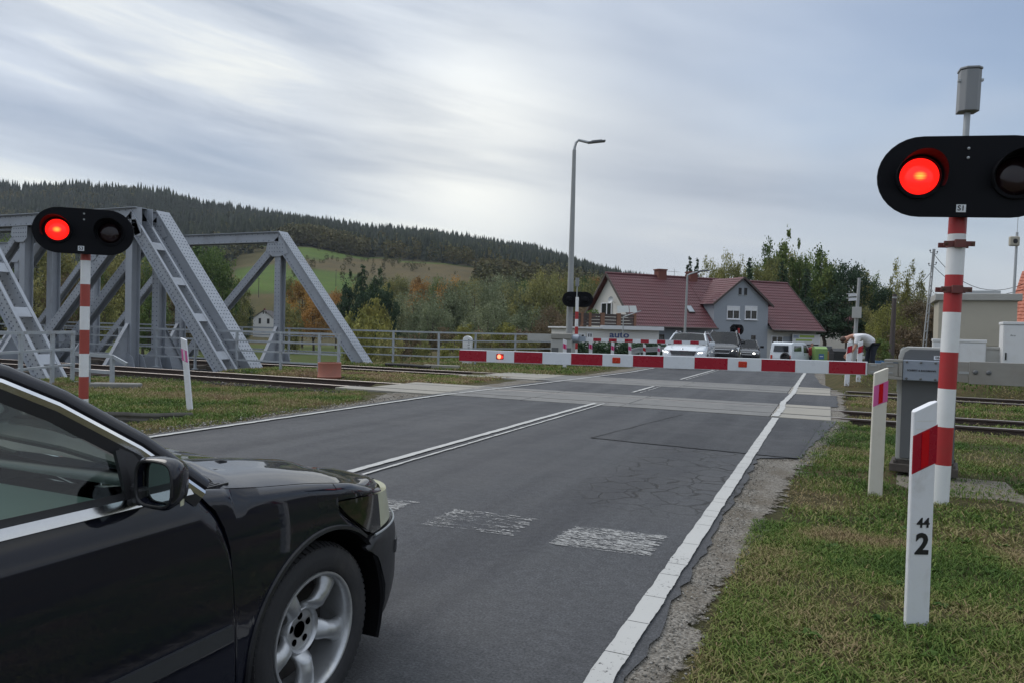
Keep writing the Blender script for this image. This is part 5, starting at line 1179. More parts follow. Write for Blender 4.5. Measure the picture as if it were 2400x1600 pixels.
# trees behind and right of the house
HB = [(1610, 599, 88, 44, 'spruce', 'leaf_dark', 'left of the two small dark spruces above the house ridge'), (1628, 603, 88, 40, 'spruce', 'leaf_dark', 'right of the two small dark spruces above the house ridge'), (1652, 612, 98, 48, 'birch', 'leaf_yellow', 'small yellow-green birch beside the two spruces'), (1697, 601, 98, 75, 'broad', 'leaf_olive', 'olive tree above the dormer ridge'), (1730, 610, 100, 45, 'birch', 'leaf_olive', 'thin olive birch behind the dormer'),
      (1750, 601, 92, 52, 'spruce', 'leaf_dark', 'dark spruce right behind the dormer peak'), (1792, 556, 104, 48, 'poplar', 'leaf_green', 'slender tree left of the tallest crown'), (1830, 546, 106, 90, 'pine', 'leaf_green', 'tallest crown of the grove behind the house'), (1868, 570, 104, 60, 'pine', 'leaf_green', 'crown right of the tallest one in the grove'), (1800, 590, 98, 85, 'broad', 'leaf_olive', 'pale olive tree in the smoke behind the roof'), (1828, 610, 90, 70, 'spruce', 'leaf_dark', 'dark spruce behind the right roof slope'), (1884, 626, 88, 62, 'spruce', 'leaf_dark', 'dark spruce at the right roof edge'),
      (1919, 560, 100, 62, 'poplar', 'leaf_green', 'slender pointed tree right of the grove'), (1938, 610, 96, 85, 'pine', 'leaf_green', 'green tree before the slender pointed one'), (1980, 612, 94, 100, 'broad', 'leaf_dark', 'broad dark tree right of the house'), (1930, 680, 84, 110, 'pine', 'leaf_dark', 'dark evergreen close to the right gable'), (1985, 700, 80, 90, 'pine', 'leaf_dark', 'dark evergreen behind the bending man'), (2014, 624, 96, 50, 'poplar', 'leaf_olive', 'thin olive tree behind the camera pole'), (2042, 630, 96, 60, 'birch', 'leaf_green', 'green birch right of the camera pole'), (2060, 665, 92, 70, 'broad', 'leaf_dark', 'dark tree behind the small red-roofed house'),
      (2101, 618, 92, 62, 'birch', 'leaf_yellow', 'left yellowing birch with sky showing through'), (2138, 622, 92, 55, 'birch', 'leaf_olive', 'right sparse birch with sky showing through'), (2172, 668, 88, 55, 'bare', 'leaf_grey', 'almost bare grey tree left of the beige hut'), (2075, 712, 72, 95, 'willow', 'leaf_yellow', 'yellow-green weeping bush behind the wooden pole'), (2035, 720, 80, 60, 'willow', 'leaf_olive', 'olive bush beside the small red-roofed house'), (2150, 702, 78, 90, 'broad', 'leaf_brown', 'brown bush left of the beige hut'), (2180, 720, 76, 60, 'broad', 'leaf_brown', 'brown bush half behind the beige hut'), (2120, 760, 62, 90, 'bush', 'leaf_brown', 'brown hedge left of the barrier machine'), (2055, 795, 45, 60, 'bush', 'leaf_green', 'green shrub beside the white house corner'), (2210, 700, 90, 70, 'broad', 'leaf_brown', 'brown tree behind the beige hut')]
HB += [(1670, 618, 118, 70, 'broad', 'leaf_olive', 'olive tree farther back behind the left chimney lamp'), (1765, 600, 120, 75, 'broad', 'leaf_green', 'green tree farther back behind the dormer peak'), (1850, 575, 124, 95, 'broad', 'leaf_olive', 'large olive tree farthest back in the grove'), (1905, 600, 120, 85, 'broad', 'leaf_green', 'green tree farther back above the right roof slope'), (1955, 625, 112, 85, 'broad', 'leaf_olive', 'olive tree farther back right of the slender pointed one'), (2025, 648, 112, 80, 'broad', 'leaf_green', 'green tree farther back behind the camera pole'), (2080, 660, 110, 80, 'broad', 'leaf_olive', 'olive tree farther back behind the wooden pole'), (2150, 672, 106, 75, 'broad', 'leaf_olive', 'olive tree farther back behind the lattice pole')]
for px, y, D, w, k, m, lb in HB: tree('tree' if k != 'bush' else 'bush', lb, 'tree' if k != 'bush' else 'bush', px, y, D, k, m, w, z0=-0.6, group='trees round the house', bark='birch_bark' if k == 'birch' else 'bark')

# the forest on the ridge: one far-off wood
def forest(name, n, pxr, dr, hr, stops, conifer, label, keep=None, seed=1):
    rg = np.random.default_rng(seed); px = rg.uniform(*pxr, n); d = np.sqrt(rg.uniform(dr[0]**2, dr[1]**2, n)); l = (px-1200)/1700*d
    x = d*FX+l*_r0.x; y = d*FY+l*_r0.y
    if keep is not None: k = keep(px, d, x, y, rg); px, d, x, y = px[k], d[k], x[k], y[k]; n = len(x)
    z = HT(x, y)-0.3; h = rg.uniform(*hr, n)*(0.8+0.4*fbm(x, y, 0.02, 41)); t0 = np.clip(0.5*rg.random(n)+0.9*(fbm(x, y, 0.012, 42, 3)-0.25), 0, 1)
    if conifer:
        q = 6; tiers = ((0.0, 0.42, 0.17), (0.24, 0.68, 0.14), (0.48, 0.88, 0.10), (0.68, 1.0, 0.065)); V = []; F = []; T = []
        for ti, (a, b, r) in enumerate(tiers):
            ang = rg.uniform(0, 6.28, n)[:, None]+np.arange(q)[None]*2*math.pi/q; rr = (r*h)[:, None]*rg.uniform(0.7, 1.3, (n, q))
            ring = np.stack([x[:, None]+np.cos(ang)*rr, y[:, None]+np.sin(ang)*rr, z[:, None]+h[:, None]*(a-0.03*rg.random((n, q)))], -1)
            ap = np.stack([x, y, z+h*b], -1)[:, None, :]; V.append(np.concatenate([ring, ap], 1))
        V = np.stack(V, 1); nt_ = len(tiers); V = V.reshape(n*nt_, q+1, 3); base = (np.arange(n*nt_)*(q+1))[:, None, None]
        f = np.array([(k, (k+1) % q, q) for k in range(q)])[None]+base; o = np_mesh(name, V.reshape(-1, 3), f.reshape(-1, 3), tinted(name, stops, 0.9), tint=np.repeat(t0, nt_*(q+1)))
    else:
        m = 90; dv = rg.normal(size=(n, m, 3)); dv /= np.linalg.norm(dv, axis=2)[..., None]; dv *= rg.uniform(0.6, 1.05, (n, m, 1)); w = h*rg.uniform(0.26, 0.40, n)
        P = np.stack([x[:, None]+dv[..., 0]*w[:, None], y[:, None]+dv[..., 1]*w[:, None], z[:, None]+h[:, None]*(0.56+0.44*dv[..., 2])], -1).reshape(-1, 3)
        tt = np.clip(np.repeat(t0, m)*0.75+0.3*rg.random(n*m), 0, 1); V, F, T = quads_cloud(P, np.repeat(h*0.125, m), tt, rg=rg, aspect=0.8); o = np_mesh(name, V, F, tinted(name, stops, 0.9), tint=T)
    tag(o, label, None, None, 'stuff')
edge_px = np.array([(-400, 300), (480, 300), (540, 470), (640, 575), (860, 590), (1000, 575), (1150, 560), (1300, 520), (1500, 500)], float)
def keep_con(px, d, x, y, rg): return (d > np.interp(px, edge_px[:, 0], edge_px[:, 1])+25*(fbm(x, y, 0.02, 50)-0.5)) & (rg.random(len(px)) < np.where(fbm(x, y, 0.008, 51) > 0.60, 0.55, 1.0))
forest('conifer_forest', 15000, (-250, 1520), (300, 1150), (9.5, 22), [(0, (0.010, 0.017, 0.012)), (0.5, (0.019, 0.028, 0.019)), (0.85, (0.030, 0.040, 0.024)), (1, (0.05, 0.055, 0.028))], True, 'dark spruce forest covering the ridge', keep_con, 3)
def keep_dec(px, d, x, y, rg):
    e = np.interp(px, edge_px[:, 0], edge_px[:, 1]); near_edge = np.exp(-((d-e-12)/26)**2); patch_ = fbm(x, y, 0.008, 51) > 0.57
    return (rg.random(len(px)) < np.where(d > e, 0.06+0.5*patch_, 0)+0.75*near_edge*(fbm(x, y, 0.01, 53) > 0.45)) & (d > e-8)
forest('mixed_wood', 5200, (-250, 1500), (280, 1100), (11, 17), [(0, (0.040, 0.047, 0.022)), (0.4, (0.080, 0.082, 0.036)), (0.75, (0.135, 0.115, 0.046)), (1, (0.18, 0.135, 0.048))], False, 'yellowing broadleaf trees mixed into the ridge forest', keep_dec, 4)
forest('mixed_wood', 330, (655, 850), (578, 640), (12, 17), [(0, (0.05, 0.055, 0.025)), (0.5, (0.10, 0.10, 0.045)), (1, (0.16, 0.14, 0.06))], False, 'pale belt of broadleaf trees along the upper edge of the green field', None, 9)
forest('mixed_wood', 700, (1120, 1560), (300, 520), (11, 16), [(0, (0.035, 0.042, 0.018)), (0.5, (0.075, 0.075, 0.03)), (1, (0.13, 0.11, 0.04))], False, 'olive broadleaf wood at the foot of the ridge behind the lamp post', None, 5)
forest('mixed_wood', 900, (-300, 540), (190, 330), (9, 15), [(0, (0.028, 0.034, 0.015)), (0.5, (0.06, 0.062, 0.025)), (1, (0.11, 0.095, 0.035))], False, 'broadleaf wood at the foot of the ridge behind the bridge', None, 6)
forest('field_scrub', 130, (600, 1180), (395, 560), (2.5, 6), [(0, (0.04, 0.045, 0.02)), (0.5, (0.08, 0.075, 0.03)), (1, (0.12, 0.10, 0.045))], False, 'scattered scrub on the fields below the forest', lambda px, d, x, y, rg: (fbm(x, y, 0.015, 60) > 0.48), 7)
forest('conifer_forest', 1500, (1500, 3200), (170, 420), (10, 16), [(0, (0.012, 0.019, 0.013)), (0.6, (0.024, 0.034, 0.02)), (1, (0.05, 0.055, 0.028))], True, 'low far woods behind the houses on the right', None, 8)
def slope_pole(px, D, h, lb):
    g = G(px, D, 0); z = hz(g.x, g.y); g = G(px, D, z); t = thing('utility_pole', lb, 'utility pole', g, group='power poles in the fields'); mb = MB(); mb.cyl((0, 0, -0.5), (0, 0, h), 0.16, 0.11, 6); mb.build('mast', M['wood_dark'], t); mb = MB(); mb.box((0, 0, h-0.5), (1.6, 0.12, 0.12)); mb.build('crossarm', M['wood_dark'], t)
slope_pole(787, 380, 9, 'thin power pole standing in the green field'); slope_pole(606, 340, 9, 'thin power pole in the field left of the bridge post')
# ================================================================== BUILDINGS
class Frame:
    """a building's own axes: x along the ridge, -y towards the road"""
    def __init__(s, o, ux): s.o = Vector(o); s.ux = Vector(ux).normalized(); s.uy = Vector((-s.ux.y, s.ux.x, 0)); s.rz = math.atan2(s.ux.y, s.ux.x)
    def hit(s, px, py, y):
        """local x, z where the sight line through a photo point meets the wall plane y"""
        d = W(px, py, 1)-CAM; n = s.uy; t = ((s.o+s.uy*y)-CAM).dot(n)/d.dot(n); p = CAM+d*t-s.o; return p.dot(s.ux), p.z+s.o.z
def tiled_slope(mb, a, b, c, d, wave=0.20, course=0.36, amp=0.022, step=0.03, nrm=None):
    """a-b eave (left to right), d-c ridge; stepped and waved sheet"""
    a, b, c, d = map(Vector, (a, b, c, d)); n = (b-a).cross(d-a).normalized(); L = ((b-a).length+(c-d).length)/2; S = (d-a).length
    nu = max(4, int(L/wave)*4); rows = max(2, int(S/course)); P = []
    for j in range(rows):
        for q, e in ((0.0, step), (1.0, 0.0)):
            v = (j+q)/rows; r = []
            for i in range(nu+1):
                u = i/nu; p = a.lerp(b, u).lerp(d.lerp(c, u), v); r.append(p+n*(e+amp*math.sin(u*L/wave*2*math.pi)))
            P.append(r)
    mb.grid(P)
def window(parent, x0, x1, z0, z1, y, frame='plastic_white', sill=True, mull=1, shutter=0.0):
    mb = MB(); w = 0.07; mb.span((x0, y-0.03, z0), (x0+w, y+0.05, z1)); mb.span((x1-w, y-0.03, z0), (x1, y+0.05, z1)); mb.span((x0+w, y-0.03, z0), (x1-w, y+0.05, z0+w)); mb.span((x0+w, y-0.03, z1-w), (x1-w, y+0.05, z1))
    for k in range(mull):
        xm = x0+(x1-x0)*(k+1)/(mull+1); mb.span((xm-w/2, y-0.028, z0+w), (xm+w/2, y+0.045, z1-w))
    f = mb.build('window', M[frame], parent)
    mb = MB(); mb.span((x0+0.02, y-0.005, z0+0.02), (x1-0.02, y+0.02, z1-0.02)); mb.build('pane', M['glass_dark'], f)
    if shutter: mb = MB(); mb.span((x0+w, y-0.012, z1-(z1-z0)*shutter), (x1-w, y-0.006, z1-w)); mb.build('blind', M['cabinet'], f)
    if sill: mb = MB(); mb.span((x0-0.06, y-0.10, z0-0.06), (x1+0.06, y+0.03, z0)); mb.build('sill', M['plastic_white'], f)
    return f
def grey_house():
    zg = -0.65; A = W(1424, 641, 60); B = W(1842, 660, 66.8); o = Vector((A.x, A.y, zg)); F = Frame(o, (B.x-A.x, B.y-A.y, 0)); L = math.hypot(B.x-A.x, B.y-A.y); zr = A.z-zg
    t = thing('house', 'grey-blue house with burgundy roof and big gabled dormer beyond the crossing', 'house', o, F.rz)
    b = 4.4; sl = (zr-2.55)/4.75; ze = 2.55+0.35*sl
    # walls
    mb = MB(); mb.span((0.25, -b+0.4, -0.5), (L-0.25, b-0.4, ze+0.05)); mb.build('wall', M['render_grey'], t)
    for x, s in ((0.25, -1), (L-0.25, 1)):
        mb = MB(); mb.prism([(-b+0.39, -0.45), (b-0.39, -0.45), (b-0.39, ze+0.1), (0, zr-0.18), (-b+0.39, ze+0.1)], (x, 0, 0), (0, 1, 0), (0, 0, 1), 0.02 if s > 0 else 0.24, 0.24 if s > 0 else 0.02); mb.build('gable_wall', M['render_light'], t)
    # dormer
    xl, _ = F.hit(1674, 706, -b+0.3); xr, _ = F.hit(1801, 706, -b+0.3); xm = (xl+xr)/2; zd = F.hit(1674, 706, -b+0.3)[1]-zg; zp = min(zr-0.03, zd+(xr-xl)/2*0.98+0.05)
    zd = F.o.z*0+zd
    yd = -b+0.3; ym = -(zr-zd)/sl
    mb = MB(); poly = [(xl, -0.5), (xr, -0.5), (xr, zd), (xm, zp-0.1), (xl, zd)]; mb.prism(poly, (0, yd, 0), (1, 0, 0), (0, 0, 1), 0.0, 0.3); mb.span((xl+0.002, yd+0.3, 0), (xr-0.002, ym+0.6, zd-0.02)); mb.build('dormer_wall', M['render_grey'], t)
    # main roof: front slope left and right of the dormer, back slope
    e = 0.35; zo = ze-e*sl
    mb = MB(); tiled_slope(mb, (-0.15, -b-e, zo), (xl-0.02, -b-e, zo), (xl-0.02, 0, zr), (-0.15, 0, zr))
    tiled_slope(mb, (xr+0.02, -b-e, zo), (L+0.15, -b-e, zo), (L+0.15, 0, zr), (xr+0.02, 0, zr))
    zc = zr-0.03; yc = -0.03/sl
    tiled_slope(mb, (xl-0.02, ym-0.2, zd-0.2*sl), (xr+0.02, ym-0.2, zd-0.2*sl), (xr+0.02, 0, zr), (xl-0.02, 0, zr))
    tiled_slope(mb, (L+0.15, b+e, zo), (-0.15, b+e, zo), (-0.15, 0, zr), (L+0.15, 0, zr), wave=0.6)
    roof = mb.build('roof', M['roof_red'], t, smooth=True, ang=50)
    mb = MB(); mb.tube([(-0.2, 0, zr+0.03), (L+0.2, 0, zr+0.03)], 0.10, 8)
    for k in range(int(L/0.38)): mb.lathe([(0.115, -0.03), (0.125, 0), (0.115, 0.03)], (k*0.38, 0, zr+0.03), (1, 0, 0), 8)
    mb.build('ridge_cap', M['roof_red'], roof)
    mb = MB(); y0 = yd-0.3
    tiled_slope(mb, (xl-0.32, ym-0.0, zd-0.25), (xl-0.32, y0, zd-0.25), (xm, y0, zp), (xm, 0.05, zp), wave=0.2)
    tiled_slope(mb, (xr+0.32, y0, zd-0.25), (xr+0.32, ym-0.0, zd-0.25), (xm, 0.05, zp), (xm, y0, zp), wave=0.2)
    mb.build('dormer_roof', M['roof_red'], t, smooth=True, ang=50)
    for s in (-1, 1):
        mb = MB(); xa = xl-0.34 if s < 0 else xr+0.34; mb.bar((xa, y0-0.01, zd-0.30), (xm, y0-0.01, zp-0.05), 0.03, 0.16, side=(0, 1, 0)); mb.build('barge_board', M['wood_dark'], t)
    for x in (-0.17, L+0.17):
        for s in (-1, 1): mb = MB(); mb.bar((x, s*(b+e), zo-0.04), (x, 0, zr-0.02), 0.05, 0.2, side=(1, 0, 0)); mb.build('barge_board', M['wood_dark'], t)
    for x0, x1 in ((-0.2, xl-0.05), (xr+0.05, L+0.2)): mb = MB(); mb.tube([(x0, -b-e-0.05, zo-0.02), (x1, -b-e-0.05, zo-0.02)], 0.075, 8); mb.build('gutter', M['wood_dark'], t)
    mb = MB(); mb.tube([(L-0.3, -b-e, zo-0.05), (L-0.25, -b+0.3, zo-0.35), (L-0.25, -b+0.3, 0)], 0.05, 8); mb.build('downpipe', M['wood_dark'], t)
    # chimneys
    for px0, px1, pyt in ((1537, 1556, 634), (1611, 1628, 640)):
        x0, z1 = F.hit(px0, pyt, 0.1); x1, _ = F.hit(px1, pyt, 0.1); z1 -= zg; mb = MB(); mb.span((x0, -0.35, zr-0.9), (x1, 0.35, z1)); c = mb.build('chimney', M['brick'], t); mb = MB(); mb.span((x0-0.06, -0.41, z1), (x1+0.06, 0.41, z1+0.10)); mb.build('chimney_cap', M['brick'], c)
    x0, z1 = F.hit(1560, 633, 0.3); mb = MB(); mb.tube([(x0+0.9, 0.3, zr-0.2), (x0+0.9, 0.3, zr+0.75)], 0.02, 5); mb.tube([(x0+0.2, 0.3, zr+0.5), (x0+1.4, 0.3, zr+0.5)], 0.014, 5)
    for k in range(5): mb.tube([(x0+0.3+k*0.24, 0.1, zr+0.5), (x0+0.3+k*0.24, 0.5, zr+0.5)], 0.01, 4)
    mb.build('aerial', M['galv'], t)
    # dormer windows
    for p in ((1704, 1733, 717, 749), (1746, 1774, 717, 750)):
        x0, z1 = F.hit(p[0], p[2], yd-0.01); x1, z0 = F.hit(p[1], p[3], yd-0.01); window(t, x0, x1, z0-zg, z1-zg, yd-0.01, mull=1, shutter=0.35)
    for p in ((1731.5, 1738, 675, 691), (1744.5, 1751, 675, 692)):
        x0, z1 = F.hit(p[0], p[2], yd-0.01); x1, z0 = F.hit(p[1], p[3], yd-0.01); mb = MB(); mb.span((x0, yd-0.012, z0-zg), (x1, yd+0.05, z1-zg)); w_ = mb.build('attic_slot', M['black'], t); mb = MB(); mb.span((x0-0.03, yd-0.06, z0-zg-0.05), (x1+0.03, yd-0.013, z0-zg)); mb.build('sill', M['concrete_pole'], w_)
    x0, z1 = F.hit(1761, 786, yd-0.01); x1, z0 = F.hit(1770, 806, yd-0.01); window(t, x0, x1, z0-zg, z1-zg, yd-0.01, 'wood_dark', False, 0)
    yw = -b+0.39
    # ground floor right: light render panel, window, banner
    xs, _ = F.hit(1800, 800, yw); mb = MB(); mb.span((xr+0.02, yw-0.03, -0.5), (L-0.2, yw+0.02, ze-0.25)); mb.build('light_render', M['render_light'], t)
    x0, z1 = F.hit(1808, 787, yw-0.04); x1, z0 = F.hit(1834, 811, yw-0.04); window(t, x0, x1, z0-zg, z1-zg, yw-0.04, mull=1)
    mb = MB(); x0, z1 = F.hit(1835, 789, yw-0.04); x1, z0 = F.hit(1856, 809, yw-0.04); mb.span((x0, yw-0.06, z0-zg), (x1, yw-0.03, z1-zg)); mb.build('shutter', M['render_grey'], t)
    x0, z1 = F.hit(1857, 783, yw-0.3); x1, z0 = F.hit(1921, 807, yw-0.3); mb = MB(); mb.span((x0, yw-0.34, z0-zg), (x1, yw-0.30, z1-zg)); bn = mb.build('banner', M['cabinet'], t); bn['label'] = 'white banner with yellow-green fields over the doorway'
    G_ = plain('banner green', (0.36, 0.50, 0.10), 0.6, var=0.1); B_ = plain('banner blue', (0.30, 0.36, 0.45), 0.6, var=0.1)
    zt_ = z1-zg; w_ = x1-x0; mb = MB(); mb.mi = 0; mb.span((x0+0.25*w_, yw-0.346, zt_-0.34*(z1-z0)), (x0+0.78*w_, yw-0.341, zt_-0.10*(z1-z0))); mb.span((x0+0.12*w_, yw-0.346, zt_-0.68*(z1-z0)), (x0+0.70*w_, yw-0.341, zt_-0.50*(z1-z0))); mb.mi = 1; mb.span((x0+0.03*w_, yw-0.346, zt_-0.40*(z1-z0)), (x0+0.22*w_, yw-0.341, zt_-0.10*(z1-z0))); mb.build('print', [G_, B_], bn)
    x0, _ = F.hit(1880, 800, yw-0.02); x1, _ = F.hit(1918, 800, yw-0.02); mb = MB(); mb.span((x0, yw-0.05, -0.3), (x1, yw+0.01, 1.6)); mb.build('doorway', M['black'], t)
    # left ground floor shop front
    x0, z1 = F.hit(1512, 783, yw); x1, z0 = F.hit(1556, 797, yw); window(t, x0, x1, z0-zg, z1-zg, yw-0.02, 'wood_dark', False, 2)
    x0, z1 = F.hit(1575, 783, yw); x1, z0 = F.hit(1625, 800, yw); window(t, x0, x1, z0-zg, z1-zg, yw-0.02, 'wood_dark', False, 3)
    # skylight
    def on_slope(px, py):
        d = W(px, py, 1)-CAM; n = (F.uy*(-sl)+Vector((0, 0, 1))).normalized(); p0 = F.o+Vector((0, 0, zr)); k = (p0-CAM).dot(n)/d.dot(n); p = CAM+d*k-F.o; return Vector((p.dot(F.ux), p.dot(F.uy), p.z))
    q = [on_slope(1609, 735), on_slope(1630, 738), on_slope(1619, 717), on_slope(1607, 716)]; c = sum(q, Vector())/4; wv = 0.62; hv = 0.85; sv = Vector((0, -1, -sl)).normalized(); nv = Vector((0, -sl, 1)).normalized()
    mb = MB(); mb.prism([(-wv/2, -hv/2), (wv/2, -hv/2), (wv/2, hv/2), (-wv/2, hv/2)], c+nv*0.02, (1, 0, 0), -sv, 0.10); sk = mb.build('skylight', M['wood_dark'], t); mb = MB(); mb.prism([(-wv/2+0.06, -hv/2+0.06), (wv/2-0.06, -hv/2+0.06), (wv/2-0.06, hv/2-0.06), (-wv/2+0.06, hv/2-0.06)], c+nv*0.121, (1, 0, 0), -sv, 0.006); mb.build('pane', plain('skylight pane', (0.3, 0.33, 0.36), 0.05, spec=1.0), sk)
    # gable door and lamp: left gable faces -x
    def on_gable(px, py):
        d = W(px, py, 1)-CAM; k = (F.o+F.ux*0.22-CAM).dot(F.ux)/d.dot(F.ux); p = CAM+d*k-F.o; return p.dot(F.uy), p.z
    y0, z1 = on_gable(1411, 710); y1, z0 = on_gable(1434, 738); mb = MB(); mb.span((0.18, y1, z0), (0.235, y0, z1)); dr = mb.build('balcony_door', M['glass_dark'], t)
    mb = MB()
    for k in (0.0, 0.55, 1.0): yy = y0+(y1-y0)*k; mb.span((0.14, yy-0.05, z0), (0.179, yy+0.05, z1))
    mb.span((0.14, y1, z1-0.08), (0.179, y0, z1)); mb.build('frame', M['plastic_white'], dr)
    y, z = on_gable(1443, 703); mb = MB(); mb.lathe([(0.0, 0.06), (0.15, 0.05), (0.27, 0.0), (0.28, 0.01), (0.0, 0.08)], (-0.25, y, z), Vector((1, 0.35, -0.2)), 18); mb.tube([(0.2, y, z-0.25), (-0.2, y, z)], 0.02, 5); mb.tube([(-0.2, y, z-0.25), (-0.5, y-0.1, z)], 0.012, 5); ds = mb.build('dish', M['galv'], t); ds['label'] = 'round satellite dish on the gable'
    # annex with roof terrace
    ya = -b-2.6; x0, _ = F.hit(1346, 790, ya); x1, _ = F.hit(1497, 790, ya); _, zt = F.hit(1450, 768, ya); zt = zt-zg
    x1 = max(x1, 0.6)
    mb = MB(); mb.span((x0, ya, -0.6), (x1, -b+0.38 if x1 > 0.25 else b-1, zt-0.12)); mb.span((x0, -b+0.38, -0.6), (0.2, -b+1.3, zt-0.12)); an = mb.build('annex', M['render_white'], t)
    xm_, _ = F.hit(1408, 766, ya); mb = MB(); mb.span((x0-0.25, ya-0.25, zt-0.13), (xm_, ya+0.1, zt-0.01)); mb.span((xm_, ya-0.35, zt-0.14), (x1+0.2, ya+0.1, zt+0.13)); mb.span((x0-0.25, ya+0.1, zt-0.12), (0.15, -b+1.4, zt-0.02)); mb.build('fascia', M['cabinet'], an)
    lettering('auto', 0.62, M['blue_ink'], an, F.o+F.ux*F.hit(1451.5, 785, ya)[0]+F.uy*(ya-0.02)+Vector((0, 0, F.hit(1451.5, 785, ya)[1]-zg)), F.ux, (0, 0, 1), bold=0.016, sx=1.45)
    for p in ((1376, 1388, 780, 792), (1352, 1370, 782, 795)):
        a_, z1 = F.hit(p[0], p[2], ya); c_, z0 = F.hit(p[1], p[3], ya); window(t, a_, c_, z0-zg, z1-zg, ya-0.02, 'plastic_white', False, 1)
    # balustrade: brown posts with dark boards between
    _, zb = F.hit(1420, 735, ya+0.2); zb -= zg; posts = [F.hit(p, 750, ya+0.25)[0] for p in (1339, 1364, 1383, 1412, 1450, 1488)]
    for i, x in enumerate(posts): mb = MB(); w_ = 0.16 if i in (3, 4) else 0.09; mb.span((x-w_, ya+0.2, zt), (x+w_, ya+0.36, zb+0.04)); mb.build('balustrade_post', M['wood_brown'], t)
    for a_, c_ in zip(posts[:-1], posts[1:]):
        for k in range(4): zz = zt+0.08+(zb-zt-0.08)*k/4; mb = MB(); mb.span((a_+0.1, ya+0.25, zz), (c_-0.1, ya+0.29, zz+(zb-zt)/4-0.05)); mb.build('balustrade_board', M['wood_dark'], t)
    xa, za = F.hit(1447, 733, ya+0.9); mb = MB(); mb.add([(xa, ya+0.9, za-zg), (xa+1.0, ya+0.9, za-zg+0.05), (xa+1.75, ya+2.3, za-zg+0.6), (xa+0.75, ya+2.3, za-zg+0.55)], [(0, 1, 2, 3)]); mb.add([(xa+1.06, ya+0.9, za-zg+0.05), (xa+1.7, ya+0.9, za-zg+0.08), (xa+2.4, ya+2.3, za-zg+0.62), (xa+1.8, ya+2.3, za-zg+0.6)], [(0, 1, 2, 3)]); mb.build('glass_canopy', plain('canopy panel', (0.20, 0.22, 0.22), 0.35, spec=0.4), t)
    return F, t
HF, house = grey_house()
def flower_box():
    g = W(1388, 737, 55); t = thing('pot_plant', 'bushy pot plant on the terrace balustrade left of the balcony door', 'plant', g-Vector((0, 0, 0.3))); mb = MB(); mb.box((0, 0, 0.12), (0.5, 0.25, 0.24)); mb.build('pot', M['wood_brown'], t)
    P = rng.normal(size=(160, 3))*np.array([0.22, 0.15, 0.13])+np.array([0, 0, 0.4]); V, F_, T = quads_cloud(P, 0.16, rng.random(160)); np_mesh('foliage', V, F_, M['leaf_green'], t, tint=T)
flower_box()
def hedge(label, px0, px1, D, h, mat):
    a = G(px0, D, -0.1); b = G(px1, D+3, -0.2); n = 2600; u = rng.random(n); P = np.array(a)[None]*(1-u[:, None])+np.array(b)[None]*u[:, None]
    P = P+rng.normal(size=(n, 3))*np.array([0.28, 0.28, 0]); P[:, 2] = -0.2+h*rng.random(n)**0.7*(0.8+0.3*np.sin(u*23)); V, F_, T = quads_cloud(P, 0.2, rng.random(n)); t = thing('hedge', label, 'hedge', a)
    V -= np.array(a); np_mesh('foliage', V, F_, M[mat], t, tint=T); mb = MB()
    for k in range(8): p = (b-a)*(k/7); mb.cyl(p+Vector((0, 0, -0.3)), p+Vector((0, 0, h*0.6)), 0.04, 0.02, 5)
    mb.build('stems', M['bark'], t)
hedge('dark clipped hedge behind the far row of marker posts', 1352, 1480, 38, 1.0, 'leaf_dark'); hedge('dark hedge in front of the shop window left of the white estate car', 1470, 1550, 44, 0.95, 'leaf_dark')
def far_barrier_rail():
    pts = [G(1478, 38, 0.42), G(1500, 40, 0.50), G(1545, 44, 0.48), G(1600, 48, 0.40)]; t = thing('crash_barrier', 'grey crash barrier beside the left road edge ahead of the white estate car', 'crash barrier', pts[0]-Vector((0, 0, 0.4))); mb = MB()
    for a, b in zip(pts[:-1], pts[1:]):
        for dz in (-0.1, 0, 0.1): mb.bar(a+Vector((0, 0, dz)), b+Vector((0, 0, dz)), 0.05 if dz else 0.02, 0.09)
    mb.build('beam', M['galv'], t, world=True)
    for p in pts: mb = MB(); mb.box((p.x, p.y+0.08, p.z-0.3), (0.08, 0.08, 0.8)); mb.build('post', M['galv'], t, world=True)
far_barrier_rail()
